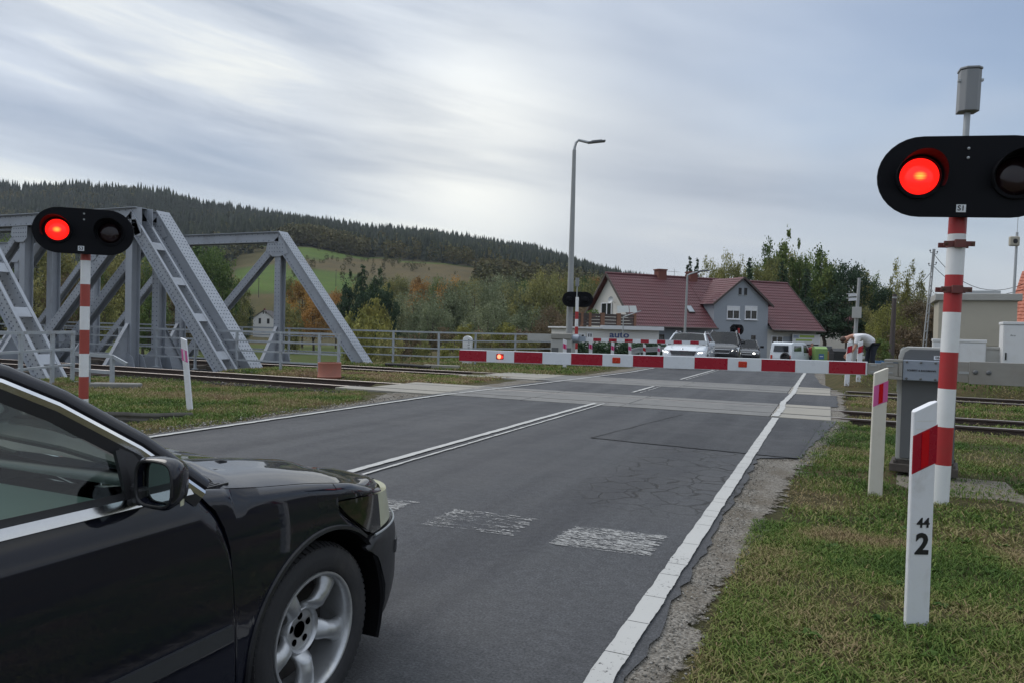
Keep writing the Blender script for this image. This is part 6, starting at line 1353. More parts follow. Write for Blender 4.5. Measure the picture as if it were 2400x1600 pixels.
# ---- white house in the valley
def valley_house():
    D = 285; g = G(617, D, 0); z = hz(g.x, g.y); g = G(617, D, z); base = Vector((g.x, g.y, z)); z0 = z; t = thing('house', 'small white gabled house in the valley framed by the far bridge', 'house', base, YAW)
    zt = W(618, 728, D).z-z; ze = W(600, 744, D).z-z; w = 4.1
    mb = MB(); mb.prism([(-w, -1), (w, -1), (w, ze), (0, zt), (-w, ze)], (0, 0, 0), (1, 0, 0), (0, 0, 1), 0.0, 9.0); mb.build('wall', M['render_white'], t)
    mb = MB()
    for s in (-1, 1): mb.add([(s*(w+0.5), -0.4, ze-0.35), (0, -0.4, zt+0.15), (0, 9.4, zt+0.15), (s*(w+0.5), 9.4, ze-0.35)], [(0, 1, 2, 3)]); mb.add([(s*(w+0.5), -0.4, ze-0.6), (0, -0.4, zt-0.1), (0, 9.4, zt-0.1), (s*(w+0.5), 9.4, ze-0.6)], [(0, 1, 2, 3)])
    mb.build('roof', plain('dark slate roof', (0.06, 0.055, 0.055), 0.8), t)
    sc = D/1700
    for x0, x1, y0, y1 in ((605.5, 611, 746, 759), (625, 631, 747, 759), (615, 617.5, 730, 736), (621, 623.5, 730, 736)):
        a = W(x0, y0, D)-base; b = W(x1, y1, D)-base; xa = (x0-617)*sc; xb = (x1-617)*sc; mb = MB(); mb.span((xa, -0.06, b.z), (xb, 0.04, a.z)); f = mb.build('window', M['wood_dark'], t); mb = MB(); mb.span((xa+0.1, -0.08, b.z+0.1), ((xa+xb)/2-0.04, -0.061, a.z-0.1)); mb.span(((xa+xb)/2+0.04, -0.08, b.z+0.1), (xb-0.1, -0.061, a.z-0.1)); mb.build('pane', M['glass_dark'], f)
    mb = MB(); mb.box((-1, 4, zt+0.3), (0.7, 0.7, 1.2)); mb.build('chimney', M['brick'], t)
valley_house()
def simple_house(label, px0, px1, ye, yr, D, wall, roof, ang, depth=8.0, zg=-0.6, rise_px=None, ridge=(0.0, 1.0), wave=0.3):
    """house whose long eave faces the camera"""
    a = G(px0, D, zg); b = G(px1, D, zg); c = (a+b)/2; t = thing('house', label, 'house', c, YAW+ang); L = (b-a).length; ze = W((px0+px1)/2, ye, D).z-zg; zr = W((px0+px1)/2, yr, D+depth/2).z-zg
    mb = MB(); mb.span((-L/2+0.3, 0, -0.5), (L/2-0.3, depth, ze)); mb.build('wall', M[wall], t)
    mb = MB()
    for s in (-1, 1): mb.prism([(0, ze-0.1), (depth, ze-0.1), (depth/2, zr-0.1)], (s*(L/2-0.32), 0, 0), (0, 1, 0), (0, 0, 1), 0.0, 0.02)
    mb.build('gable_wall', M[wall], t)
    mb = MB(); sl = (zr-ze)/(depth/2); e = 0.4
    tiled_slope(mb, (-L/2, -e, ze-e*sl), (L/2, -e, ze-e*sl), (L/2, depth/2, zr), (-L/2, depth/2, zr), wave=wave); tiled_slope(mb, (L/2, depth+e, ze-e*sl), (-L/2, depth+e, ze-e*sl), (-L/2, depth/2, zr), (L/2, depth/2, zr), wave=wave)
    mb.build('roof', M[roof], t, smooth=True, ang=50); return t, L, ze
t_, L_, ze_ = simple_house('small house with faded red roof and white wall behind the wooden pole', 1985, 2068, 786, 736, 88, 'render_white', 'roof_red', R(28), 7.0)
window(t_, -1.6, -0.6, 0.7, 1.7, -0.02); window(t_, 0.6, 1.6, 0.7, 1.7, -0.02)
t_, L_, ze_ = simple_house('house with bright orange tiled roof at the right edge', 2372, 2600, 762, 636, 46, 'render_light', 'roof_orange', R(-46), 9.0, 0.0)
window(t_, -3.2, -2.0, 1.0, 2.2, -0.02)
# ---- railway equipment hut and cabinets
def hut():
    a = G(2201, 25, 0.1); b = G(2368, 25, 0.1); c = (a+b)/2; t = thing('equipment_hut', 'beige flat-roofed equipment hut behind the right signal', 'hut', c, R(-3)); L = (b-a).length; z1 = W(2278, 705, 25).z-0.1; z2 = W(2278, 689, 25).z-0.1
    mb = MB(); mb.span((-L/2+0.08, 0, -0.3), (L/2-0.08, 2.3, z1)); mb.build('wall', M['beige'], t, bevel=0.02)
    mb = MB(); mb.span((-L/2-0.04, -0.12, z1), (L/2+0.04, 2.42, z2)); mb.build('roof_slab', plain('grey roof slab', (0.36, 0.355, 0.33), 0.8), t, bevel=0.02)
    mb = MB(); mb.span((-L/2+0.5, 0.5, z2), (L/2-0.5, 1.9, z2+0.14)); mb.build('roof_cap', M['galv'], t)
    mb = MB()
    for k in range(5): mb.span((L/2-0.9, -0.02, 0.9+k*0.07), (L/2-0.4, 0.0, 0.94+k*0.07))
    mb.build('louvre', M['beige'], t)
hut()
def cabinet(label, px0, px1, yt, D, doors=1, mat='cabinet', depth=0.4, txt=None, handle=False):
    a = G(px0, D, 0.05); b = G(px1, D, 0.05); c = (a+b)/2; L = (b-a).length; z = W((px0+px1)/2, yt, D).z-0.05; t = thing('cabinet', label, 'cabinet', c, R(-2), 'railway cabinets')
    mb = MB(); mb.span((-L/2, 0, -0.2), (L/2, depth, z-0.09)); mb.build('case', M[mat], t, bevel=0.008); mb = MB(); mb.span((-L/2-0.02, -0.03, z-0.085), (L/2+0.02, depth+0.02, z)); mb.build('hood', M[mat], t, bevel=0.01)
    for k in range(doors):
        x0 = -L/2+0.03+k*(L/doors); x1 = -L/2-0.03+(k+1)*(L/doors); mb = MB(); mb.span((x0, -0.018, 0.06), (x1, -0.001, z-0.13)); d = mb.build('door', M[mat], t, bevel=0.005)
        if handle: mb = MB(); mb.span((x0+0.03, -0.04, z*0.42), (x0+0.07, -0.0185, z*0.42+0.22)); mb.build('handle', M['black'], d)
    if txt: lettering(txt, 0.075, M['ink'], t, (-L/2+0.25, -0.0195, z-0.42), (1, 0, 0.05), (0, 0, 1), world=False, sx=1.2)
    return t
cabinet('low white two-door cabinet behind the right signal pole', 2192, 2298, 795, 23.0, 2); cabinet('small bare-metal box between two white cabinets', 2301, 2352, 812, 22.8, 1, 'steel_light'); cabinet('tall white cabinet marked Pro at the right edge', 2356, 2450, 755, 22.0, 1, txt='Pro', handle=True, depth=0.7)
# ---- poles and lamps
def street_lamp(label, px, D, zb, top, elbow, tip, r0, r1, head=True, group='street lamps'):
    g = G(px, D, zb); t = thing('street_lamp', label, 'street lamp', g, group=group); T = W(*top, D); E = W(*tip, D)
    mb = MB(); mb.cyl((0, 0, -0.3), T-g, r0, r1, 14); mb.build('pole', M['concrete_pole'], t, smooth=True)
    d = (E-T); mb = MB(); pts = [T-g, T-g+Vector((0, 0, 0.10))+d*0.02, T-g+Vector((0, 0, 0.30))*elbow+d*0.10, T-g+Vector((0, 0, 0.36))*elbow+d*0.28, E-g]; mb.tube(pts, r1*0.8, 8); mb.build('arm', M['galv'], t, smooth=True)
    if head:
        dd = d.normalized(); dd.z *= 0.25; dd.normalize(); mb = MB(); q = E-g; mb.bar(q-dd*0.05, q+dd*0.75, 0.26, 0.075); mb.bar(q+dd*0.1, q+dd*0.6, 0.2, 0.05, ou=0.05); mb.build('lamp_head', M['steel_box'], t, bevel=0.02)
    return t
street_lamp('tall grey street lamp with short arm beside the far barrier machine', 1332, 33.6, -0.1, (1346, 352), 1.0, (1381, 335), 0.17, 0.085)
street_lamp('slender lamp post in front of the house roof', 1602, 48, -0.4, (1611, 648), 0.2, (1636, 637), 0.10, 0.06)
def small_lamp():
    g = G(1458, 46, -0.35); t = thing('street_lamp', 'small thin lamp with slanting arm before the auto sign', 'street lamp', g, group='street lamps'); T = W(1461, 743, 46)-g; E = W(1490, 733, 46)-g; mb = MB(); mb.cyl((0, 0, -0.2), T, 0.045, 0.035, 8); mb.build('pole', M['concrete_pole'], t); mb = MB(); mb.tube([T, E], 0.035, 6); mb.bar(E, E+(E-T).normalized()*0.35, 0.15, 0.05); mb.build('arm', M['galv'], t)
small_lamp()
def camera_pole():
    g = G(1999, 36, 0.0); T = W(2014, 652, 36); t = thing('camera_pole', 'pale pole with two white cameras behind the bending man', 'camera pole', g); mb = MB(); mb.cyl((0, 0, -0.3), T-g, 0.115, 0.07, 12); mb.build('pole', M['concrete_pole'], t, smooth=True)
    for y in (692, 702):
        p = W(2007, y, 35.8)-g; mb = MB(); mb.bar(p, p+Vector((-0.34, -0.12, -0.03)), 0.13, 0.12); mb.bar(p+Vector((-0.02, 0, 0.075)), p+Vector((-0.42, -0.14, 0.045)), 0.16, 0.02); mb.build('camera', M['plastic_white'], t, bevel=0.01)
    p = W(2008, 733, 35.8)-g; mb = MB(); mb.box(p, (0.42, 0.2, 0.55)); mb.build('junction_box', M['steel_light'], t, bevel=0.01)
camera_pole()
def lattice_pole():
    D = 60; g = G(2163, D, -0.4); T = W(2189, 587, D)-g; t = thing('utility_pole', 'slender lattice-shaped concrete power pole left of the hut', 'utility pole', g, group='power and telephone poles'); mb = MB(); d = T.normalized(); sx = Vector((math.cos(YAW), math.sin(YAW), 0))
    for s in (-1, 1): mb.bar(sx*s*0.13, T+sx*s*0.06, 0.10, 0.06, side=(-sx.y, sx.x, 0))
    k = 0.3
    while k < T.length-1: p = d*k; w = 0.13-0.07*k/T.length; mb.bar(p-sx*w, p+sx*w, 0.12, 0.12); k += 0.75
    mb.bar(T-d*1.6, T+d*0.1, 0.16, 0.2); mb.build('mast', M['concrete_pole'], t)
    for k, s in ((0.2, -1), (0.3, 1), (1.3, -1), (1.2, 1)): mb = MB(); p = T-d*k; mb.tube([p, p+sx*s*0.28, p+sx*s*0.3+Vector((0, 0, 0.14))], 0.025, 5); mb.lathe([(0.05, 0), (0.06, 0.05), (0.03, 0.12)], p+sx*s*0.3+Vector((0, 0, 0.12)), n=8); mb.build('insulator', M['black'], t)
    return g+T
PT = lattice_pole()
def wood_pole():
    D = 50; g = G(2088, D, -0.2); T = W(2097, 690, D)-g; t = thing('utility_pole', 'dark tarred wooden pole between the small house and the hut', 'utility pole', g, group='power and telephone poles'); mb = MB(); mb.cyl((0, 0, -0.3), T, 0.19, 0.14, 10); mb.build('mast', M['wood_dark'], t); mb = MB(); mb.lathe([(0.15, 0), (0.16, 0.1), (0.1, 0.16)], T-Vector((0, 0, 0.3)), n=10); mb.build('band', M['galv'], t); return g+T
wood_pole()
def speaker_mast():
    D = 30; g = G(2366, D, 0.0); T = W(2384, 545, D)-g; t = thing('speaker_mast', 'thin mast carrying a square loudspeaker right of the hut', 'mast', g); mb = MB(); mb.cyl((0, 0, -0.2), T, 0.062, 0.05, 10); mb.build('mast', M['galv'], t, smooth=True); p = W(2377, 566, D-0.15)-g; mb = MB(); mb.box(p, (0.40, 0.16, 0.40), Matrix.Rotation(YAW, 3, 'Z')); sp = mb.build('loudspeaker', M['beige'], t, bevel=0.05); mb = MB(); mb.lathe([(0.10, 0), (0.09, 0.012), (0.0, 0.02)], p+Vector((math.sin(YAW), -math.cos(YAW), 0))*0.081, Vector((math.sin(YAW), -math.cos(YAW), 0)), 16); mb.build('cone', M['black'], sp); mb = MB(); mb.tube([T, W(2388, 480, D)-g], 0.012, 5); mb.build('lightning_rod', M['galv'], t)
speaker_mast()
def wires(label, pts):
    t = []
    mb = MB()
    for a, b, sag in pts:
        a = Vector(a); b = Vector(b); mb.tube([a.lerp(b, k/14)-Vector((0, 0, sag*4*(k/14)*(1-k/14))) for k in range(15)], 0.022, 4, caps=False)
    tag(mb.build('overhead_wire', M['cable']), label, 'overhead wire', 'overhead wires')
wires('upper of the two overhead wires sloping right from the lattice pole', [(PT-Vector((0, 0, 0.3)), W(2450, 640, 44), 1.9)])
wires('lower of the two overhead wires sloping right from the lattice pole', [(PT-Vector((0, 0, 1.3)), W(2450, 655, 45), 1.6)])
wires('overhead wire sloping down left from the lattice pole', [(PT-Vector((0, 0, 1.6)), W(2040, 760, 85), 0.6)])
def back_sign():
    D = 40; g = G(2117, D, -0.1); c = W(2121, 825, D)-g; t = thing('road_sign', 'round road sign seen from behind left of the barrier machine', 'road sign', g); mb = MB(); mb.cyl((0, 0.06, -0.2), (0, 0.06, c.z+0.2), 0.03, n=8); mb.build('post', M['galv'], t); n = Vector((math.sin(YAW+0.1), -math.cos(YAW+0.1), 0)); mb = MB(); mb.lathe([(0.0, 0), (0.30, 0), (0.30, 0.025), (0.275, 0.025), (0.27, 0.006), (0, 0.006)], c, n, 24); mb.bar(c+n*0.02+Vector((0, 0, -0.27)), c+n*0.02+Vector((0, 0, 0.27)), 0.05, 0.02); mb.bar(c+n*0.02-n.cross(Vector((0, 0, 1)))*0.27, c+n*0.02+n.cross(Vector((0, 0, 1)))*0.27, 0.04, 0.02); mb.build('plate', M['galv'], t)
back_sign()
# ================================================================== WAITING CARS, VAN, PERSON, SMALL THINGS
def wheel(t, x, y, r, w, side, name='wheel', spokes=5, rim_mat='alloy', mat_t='rubber', detail=False):
    """wheel with axis along y; side = +1/-1 outward"""
    mb = MB(); R_ = r*0.655
    prof = [(R_, -w/2), (r*0.86, -w/2), (r*0.965, -w/2*0.86), (r, -w/2*0.6), (r, w/2*0.6), (r*0.965, w/2*0.86), (r*0.86, w/2), (R_, w/2)]
    mb.lathe(prof, (x, y, r), (0, side, 0), 36, closed=True); tyre = mb.build('wheel', M[mat_t], t, smooth=True, ang=60)
    mb = MB(); mb.lathe([(R_, w/2*0.9), (R_*0.96, w/2*0.96), (R_*0.9, w/2*0.7), (R_*0.88, -w/2)], (x, y, r), (0, side, 0), 36, caps=False)
    mb.lathe([(0.0, w/2*0.55), (R_*0.25, w/2*0.5), (R_*0.25, -w/2*0.2), (0, -w/2*0.2)], (x, y, r), (0, side, 0), 20)
    for k in range(spokes):
        a = 2*math.pi*k/spokes+0.3; c, s = math.cos(a), math.sin(a); yo = y+side*w/2*0.45
        mb.bar((x+c*R_*0.2, yo, r+s*R_*0.2), (x+c*R_*0.93, yo+side*0.01, r+s*R_*0.93), R_*0.26, 0.03, side=(-s, 0, c))
    mb.build('rim', M[rim_mat], tyre, smooth=True, ang=40)
    mb = MB(); mb.lathe([(R_*0.87, -0.02), (0, -0.02)], (x, y, r), (0, side, 0), 24); mb.build('brake_disc', M['black'], tyre)
def car_body(t, st, gh, paint, glass=True, roof_mat=None, pillar='black'):
    """st: lower body stations (x, half width, z bottom, z top); gh: cabin stations (x, half width at belt, belt z, half width at roof, roof z)"""
    P = []
    for x, w, zb, zt in st:
        h = zt-zb; sec = [(0.55*w, zb-0.0), (0.90*w, zb+0.01), (0.985*w, zb+0.10*h), (1.0*w, zb+0.34*h), (0.995*w, zb+0.60*h), (0.97*w, zb+0.82*h), (0.925*w, zb+0.93*h), (0.84*w, zt), (0.5*w, zt+0.018), (0, zt+0.028)]
        P.append([(x, y, z) for y, z in sec]+[(x, -y, z) for y, z in reversed(sec[:-1])])
    mb = MB(); mb.grid(P); n = len(P[0]); mb.add(P[0], [tuple(range(n))]); mb.add(P[-1], [tuple(range(n-1, -1, -1))]); mb.build('body', paint, t, smooth=True, ang=38, fix=True)
    # cabin: pillars and roof in paint, glazing set in
    R_ = []
    for x, wb, zb, wr, zr in gh:
        R_.append([(x, wb, zb), (x, wb*0.55+wr*0.45, zb+0.45*(zr-zb)), (x, wr+0.02, zr-0.06), (x, wr-0.05, zr-0.012), (x, wr*0.5, zr+0.012), (x, 0, zr+0.018), (x, -wr*0.5, zr+0.012), (x, -wr+0.05, zr-0.012), (x, -wr-0.02, zr-0.06), (x, -wb*0.55-wr*0.45, zb+0.45*(zr-zb)), (x, -wb, zb)])
    return R_
def far_car(label, px, D, z, yaw, L, Wd, H, hood, belt, cowl, roof_f, roof_r, tail, paint, nose=0.62, wheel_r=0.33, rails=False, details=None, group='cars waiting beyond the crossing', hood_len=None, lit=True):
    g = G(px, D, z); t = thing('waiting_car', label, 'car', (g.x, g.y, z), R(-90)+yaw, group); w = Wd/2; paint = M[paint]
    st = [(0.0, w*0.66, 0.30, nose-0.10), (-0.05, w*0.80, 0.24, nose), (-0.16, w*0.90, 0.20, nose+0.09), (-0.42, w*0.965, 0.18, hood-0.09), (-0.85, w*0.99, 0.18, hood-0.025), (cowl, w, 0.18, hood+0.03), (cowl-0.6, w, 0.18, belt), (-L*0.72, w, 0.18, belt+0.02), (-L+0.35, w*0.97, 0.22, belt+0.02), (-L+0.08, w*0.92, 0.28, belt-0.03), (-L, w*0.85, 0.36, belt-0.12)]
    car_body(t, st, [], paint)
    wr = w*0.70; wb = w*0.93
    # glazing as one dark shell per face, roof and pillars painted
    A0 = (cowl+0.02, wb, hood+0.03); roofz = H
    pts = {}
    f_b = [(cowl-0.02, s*wb*0.93, hood+0.035) for s in (1, -1)]; f_t = [(roof_f, s*wr*0.95, roofz-0.05) for s in (1, -1)]; r_t = [(roof_r, s*wr*0.93, roofz-0.06) for s in (1, -1)]; r_b = [(tail, s*wb*0.93, belt+0.03) for s in (1, -1)]
    mb = MB(); rows = []
    for k in range(9):
        u = k/8; x = roof_f+0.03+(roof_r-0.06-roof_f)*u; cz = roofz-0.055+0.055*math.sin(math.pi*min(1, u*1.1+0.08)); rows.append([(x, wr*q, cz+0.03*(1-q*q)-0.03) for q in (1.02, 0.9, 0.6, 0.2, -0.2, -0.6, -0.9, -1.02)])
    mb.grid(rows); mb.build('roof', paint, t, smooth=True)
    for s in (1, -1):
        mb = MB()
        mb.tube([(cowl+0.05, s*wb*0.97, hood+0.02), (roof_f+0.02, s*wr*1.0, roofz-0.06), ((roof_f+roof_r)/2, s*wr*1.02, roofz-0.03), (roof_r, s*wr*0.99, roofz-0.07), (tail-0.02, s*wb*0.96, belt+0.02)], 0.038, 6)
        mb.bar((cowl-1.05, s*wb*0.985, belt-0.02), (cowl-1.2, s*wr*1.0, roofz-0.06), 0.05, 0.09, side=(0, 1, 0)); mb.build('pillar', paint, t, smooth=True)
        mb = MB(); y1 = s*(wb*0.965); y2 = s*(wr*0.985); mid = (cowl-0.1); q = [(cowl-0.15, y1, belt-0.01), (roof_f-0.05, y2, roofz-0.07), (roof_r+0.02, y2, roofz-0.08), (tail+0.1, y1, belt+0.01)]; mb.add(q, [(0, 1, 2, 3)]); mb.build('side_window', M['glass_dark'], t)
    mb = MB(); rows = [[(f_b[0][0]+(f_t[0][0]-f_b[0][0])*u+0.03*math.sin(math.pi*(v*0.5+0.5))*0, (wb*0.93+(wr*0.95-wb*0.93)*u)*v, hood+0.035+(roofz-0.05-hood-0.035)*u+0.03*(1-v*v)*u) for v in (1, 0.5, 0, -0.5, -1)] for u in (0, 0.5, 1)]; mb.grid(rows); ws = mb.build('windscreen', M['car_glass_far'], t, smooth=True)
    mb = MB(); mb.add([r_b[0], r_b[1], r_t[1], r_t[0]], [(0, 1, 2, 3)]); mb.build('rear_window', M['glass_dark'], t)
    # cabin inside: dash, seats, headliner seen through the windscreen
    mb = MB(); mb.box((cowl-0.45, 0, belt-0.10), (0.7, w*1.7, 0.12)); mb.build('dashboard', M['black'], t)
    for s in (1, -1): mb = MB(); mb.box((cowl-1.35, s*w*0.42, belt+0.12), (0.14, 0.46, 0.5)); mb.box((cowl-1.38, s*w*0.42, belt+0.42), (0.1, 0.24, 0.16)); mb.build('seat', M['black'], t, bevel=0.03)
    for s in (1, -1):
        mb = MB(); mb.box((cowl-0.28, s*(w+0.10), belt+0.06), (0.12, 0.22, 0.15)); mb.bar((cowl-0.28, s*(w*0.93), belt+0.01), (cowl-0.28, s*(w+0.06), belt+0.03), 0.06, 0.04); mb.build('mirror', paint, t, bevel=0.03)
        for xw in (-0.93, -L+0.98): wheel(t, xw, s*(w-0.11), wheel_r, 0.21, s)
        mb = MB(); arch = [(xw_, 0) for xw_ in ()]
    mb = MB(); mb.span((-0.06, -w*0.86, 0.20), (0.012, w*0.86, 0.30)); mb.build('lower_grille', M['black'], t)
    if rails:
        for s in (1, -1): mb = MB(); mb.tube([(roof_f-0.2, s*(wr-0.02), roofz-0.03), (roof_f-0.45, s*(wr-0.02), roofz+0.055), (roof_r+0.35, s*(wr-0.02), roofz+0.05), (roof_r+0.1, s*(wr-0.02), roofz-0.03)], 0.022, 6); mb.build('roof_rail', M['chrome'], t, smooth=True)
    return t, w
M['car_glass_far'] = glass_mat('windscreen glass', (0.22, 0.27, 0.26), 0.0)
def slats(t, x, w0, w1, z0, z1, n, vertical, mat='black', rim=True):
    mb = MB(); mb.add([(x, -w0, z0), (x, w0, z0), (x-0.05, w1, z1), (x-0.05, -w1, z1), (x-0.03, -w0, z0), (x-0.03, w0, z0), (x-0.08, w1, z1), (x-0.08, -w1, z1)], [(0, 1, 2, 3), (4, 5, 1, 0), (1, 5, 6, 2), (2, 6, 7, 3), (3, 7, 4, 0)]); gr = mb.build('grille', M[mat], t)
    mb = MB()
    for k in range(n):
        u = (k+0.5)/n*2-1
        if vertical: mb.bar((x+0.008, u*w0*0.96, z0+0.01), (x-0.042, u*w1*0.96, z1-0.01), 0.018, 0.012)
        else: z = z0+(z1-z0)*(k+0.5)/n; mb.bar((x-0.02, -w0, z), (x-0.02, w0, z), 0.02, 0.012)
    mb.build('slats', M['steel_box'], gr)
    if rim: mb = MB(); q = [(x+0.006, -w0, z0), (x+0.006, w0, z0), (x-0.044, w1, z1), (x-0.044, -w1, z1)]; mb.tube(q+[q[0]], 0.013, 6); mb.build('grille_frame', M['chrome'], gr)
    return gr
def headlamp(t, poly, s, depth, lit_poly=None, lit=True):
    """poly in (y, z, x): lamp outline on the car's face, mirrored by s"""
    mb = MB(); n = len(poly); mb.add([(x+0.004, s*y, z) for y, z, x in poly]+[(x-depth, s*y, z) for y, z, x in poly], [tuple(range(n))]+[(k, (k+1) % n, n+(k+1) % n, n+k) for k in range(n)]); h = mb.build('headlight', plain('headlamp reflector', (0.50, 0.52, 0.54), 0.12, 0.6, var=0.25, vs=12), t, fix=True)
    if lit_poly: mb = MB(); m_ = len(lit_poly); mb.add([(x+0.012, s*y, z) for y, z, x in lit_poly], [tuple(range(m_))]); mb.build('lamp_beam', M['headlight_on'], h)
    return h
# white estate car
t, w = far_car('white estate car with lit headlights first in the oncoming queue', 1599, 29.9, 0.0, R(3.0), 4.86, 1.86, 1.475, 0.93, 0.97, -1.28, -2.06, -4.25, -4.72, 'car_white', nose=0.66, rails=True)
slats(t, 0.012, 0.46, 0.55, 0.56, 0.74, 22, True)
for s in (1, -1):
    headlamp(t, [(0.50, 0.64, -0.02), (0.62, 0.61, -0.05), (0.86, 0.66, -0.24), (0.89, 0.755, -0.36), (0.70, 0.765, -0.16), (0.55, 0.745, -0.06)], s, 0.06, [(0.60, 0.635, -0.04), (0.74, 0.65, -0.10), (0.80, 0.69, -0.16), (0.62, 0.685, -0.05)])
mb = MB(); mb.lathe([(0.045, 0.0), (0.045, 0.012), (0.036, 0.016), (0.034, 0.008), (0, 0.008)], (0.0, 0, 0.815), (1, 0, 0.9), 18); bd = mb.build('badge', M['chrome'], t); mb = MB(); mb.prism([(-0.022, -0.012), (0.0, -0.018), (0.02, 0.0), (0.004, 0.014), (-0.01, 0.004), (-0.024, 0.016)], (0.008, 0, 0.822), (0, 1, 0), (-0.67, 0, 0.74), 0.004); mb.build('emblem', M['ink'], bd)
mb = MB(); mb.bar((-0.30, -0.5, 0.87), (-1.2, -0.62, 0.975), 0.02, 0.012); mb.bar((-0.30, 0.5, 0.87), (-1.2, 0.62, 0.975), 0.02, 0.012); mb.build('bonnet_crease', M['car_white'], t)
# dark people carrier behind it
t, w = far_car('dark tall people carrier with bright headlight behind the white estate', 1689, 37.6, -0.10, R(4), 4.5, 1.85, 1.70, 1.02, 1.08, -0.95, -1.85, -4.05, -4.35, 'car_dark', nose=0.74, rails=True)
slats(t, 0.012, 0.40, 0.46, 0.60, 0.78, 4, False)
for s in (1, -1): headlamp(t, [(0.46, 0.66, -0.03), (0.66, 0.62, -0.06), (0.86, 0.72, -0.26), (0.88, 0.92, -0.44), (0.74, 0.93, -0.28), (0.54, 0.82, -0.09)], s, 0.06, [(0.50, 0.68, -0.03), (0.68, 0.67, -0.075), (0.78, 0.73, -0.14), (0.56, 0.76, -0.05)])
# dark saloon third
t, w = far_car('dark saloon third in the oncoming queue with one glowing round headlight', 1748, 45.0, -0.26, R(6), 4.45, 1.72, 1.42, 0.86, 0.93, -1.25, -2.0, -3.5, -4.2, 'car_dark2', nose=0.60)
slats(t, 0.012, 0.34, 0.36, 0.52, 0.64, 3, False)
for s in (1, -1): headlamp(t, [(0.38, 0.50, -0.02), (0.72, 0.51, -0.10), (0.74, 0.66, -0.12), (0.40, 0.665, -0.03)], s, 0.05, [(0.46+0.085*math.cos(a), 0.585+0.07*math.sin(a), -0.035) for a in np.linspace(0, 5.6, 9)])
def van():
    g = G(1858, 53, -0.82); t = thing('parked_jeep', 'small white off-road car seen from behind with its black spare wheel, by the house', 'off-road car', (g.x, g.y, -0.82), YAW+R(44)); w = 0.83; side = -1
    L0, L1 = -1.15, 1.15   # along x: rear to nose; near side is -y
    prof = [(-1.95, 0.35), (-2.0, 0.7), (-1.96, 1.15), (-1.86, 1.74), (-1.6, 1.83), (0.1, 1.84), (0.42, 1.78), (1.05, 1.16), (1.62, 1.02), (1.9, 0.80), (1.98, 0.55), (1.96, 0.32)]
    P = []
    for x, z in prof: P.append((x, z))
    mb = MB(); n = len(P)
    vs = [(x, -w+0.10*max(0, z-1.0), z) for x, z in P]+[(x, w-0.10*max(0, z-1.0), z) for x, z in P]; mb.add(vs, [tuple(range(n)), tuple(range(2*n-1, n-1, -1))]+[(k, n+k, n+(k+1) % n, (k+1) % n) for k in range(n)]); mb.build('body', M['car_white'], t, bevel=0.04, fix=True)
    for s in (-1, 1):
        yy = s*(w-0.03)
        def pan(nm, pts, mat): mb = MB(); mb.add([(x, s*(w-0.10*max(0, z-1.0)+0.006), z) for x, z in pts], [tuple(range(len(pts)))]); return mb.build(nm, M[mat], t)
        pan('side_window', [(-1.62, 1.22), (-0.42, 1.22), (-0.42, 1.60), (-1.55, 1.60)], 'glass_dark'); pan('door_window', [(-0.10, 1.12), (0.86, 1.10), (0.40, 1.66), (-0.06, 1.68)], 'glass_dark')
        mb = MB(); mb.bar((-0.22, s*(w+0.004), 0.4), (-0.22, s*(w-0.07), 1.72), 0.012, 0.012); mb.build('door_gap', M['black'], t)
        mb = MB(); mb.box((0.05, s*(w+0.01), 0.98), (0.12, 0.03, 0.04)); mb.build('door_handle', M['black'], t)
        mb = MB(); mb.box((0.92, s*(w+0.1), 1.14), (0.12, 0.2, 0.2)); mb.build('mirror', M['black'], t, bevel=0.03)
        for x in (-1.25, 1.22): wheel(t, x, s*(w-0.08), 0.29, 0.18, s, rim_mat='steel_light')
    mb = MB(); mb.add([(-1.972, -0.56, 1.16), (-1.972, 0.56, 1.16), (-1.892, 0.52, 1.60), (-1.892, -0.52, 1.60)], [(0, 3, 2, 1)]); mb.v = [(x-0.012, y, z) for x, y, z in mb.v]; mb.build('rear_window', M['glass_dark'], t)
    mb = MB(); mb.lathe([(0.0, 0.04), (0.13, 0.05), (0.17, 0.12), (0.27, 0.16), (0.33, 0.12), (0.345, 0.05), (0.33, -0.02), (0.0, -0.02)], (-2.06, -0.38, 0.80), (-1, 0, 0), 24); mb.build('spare_wheel', M['rubber'], t, smooth=True)
    for y in (-0.68, 0.68): mb = MB(); mb.span((-2.03, y-0.06, 0.62), (-1.98, y+0.06, 0.92)); mb.build('tail_light', M['amber'], t)
    mb = MB(); mb.span((-2.06, -0.75, 0.36), (-1.97, 0.75, 0.50)); mb.build('rear_bumper', M['black'], t)
    mb = MB(); mb.add([(1.02, -w*0.88, 1.2), (1.02, w*0.88, 1.2), (0.47, w*0.8, 1.75), (0.47, -w*0.8, 1.75)], [(0, 1, 2, 3)]); mb.v = [(x+0.03, y, z+0.02) for x, y, z in mb.v]; mb.build('windscreen', M['glass_dark'], t)
van()
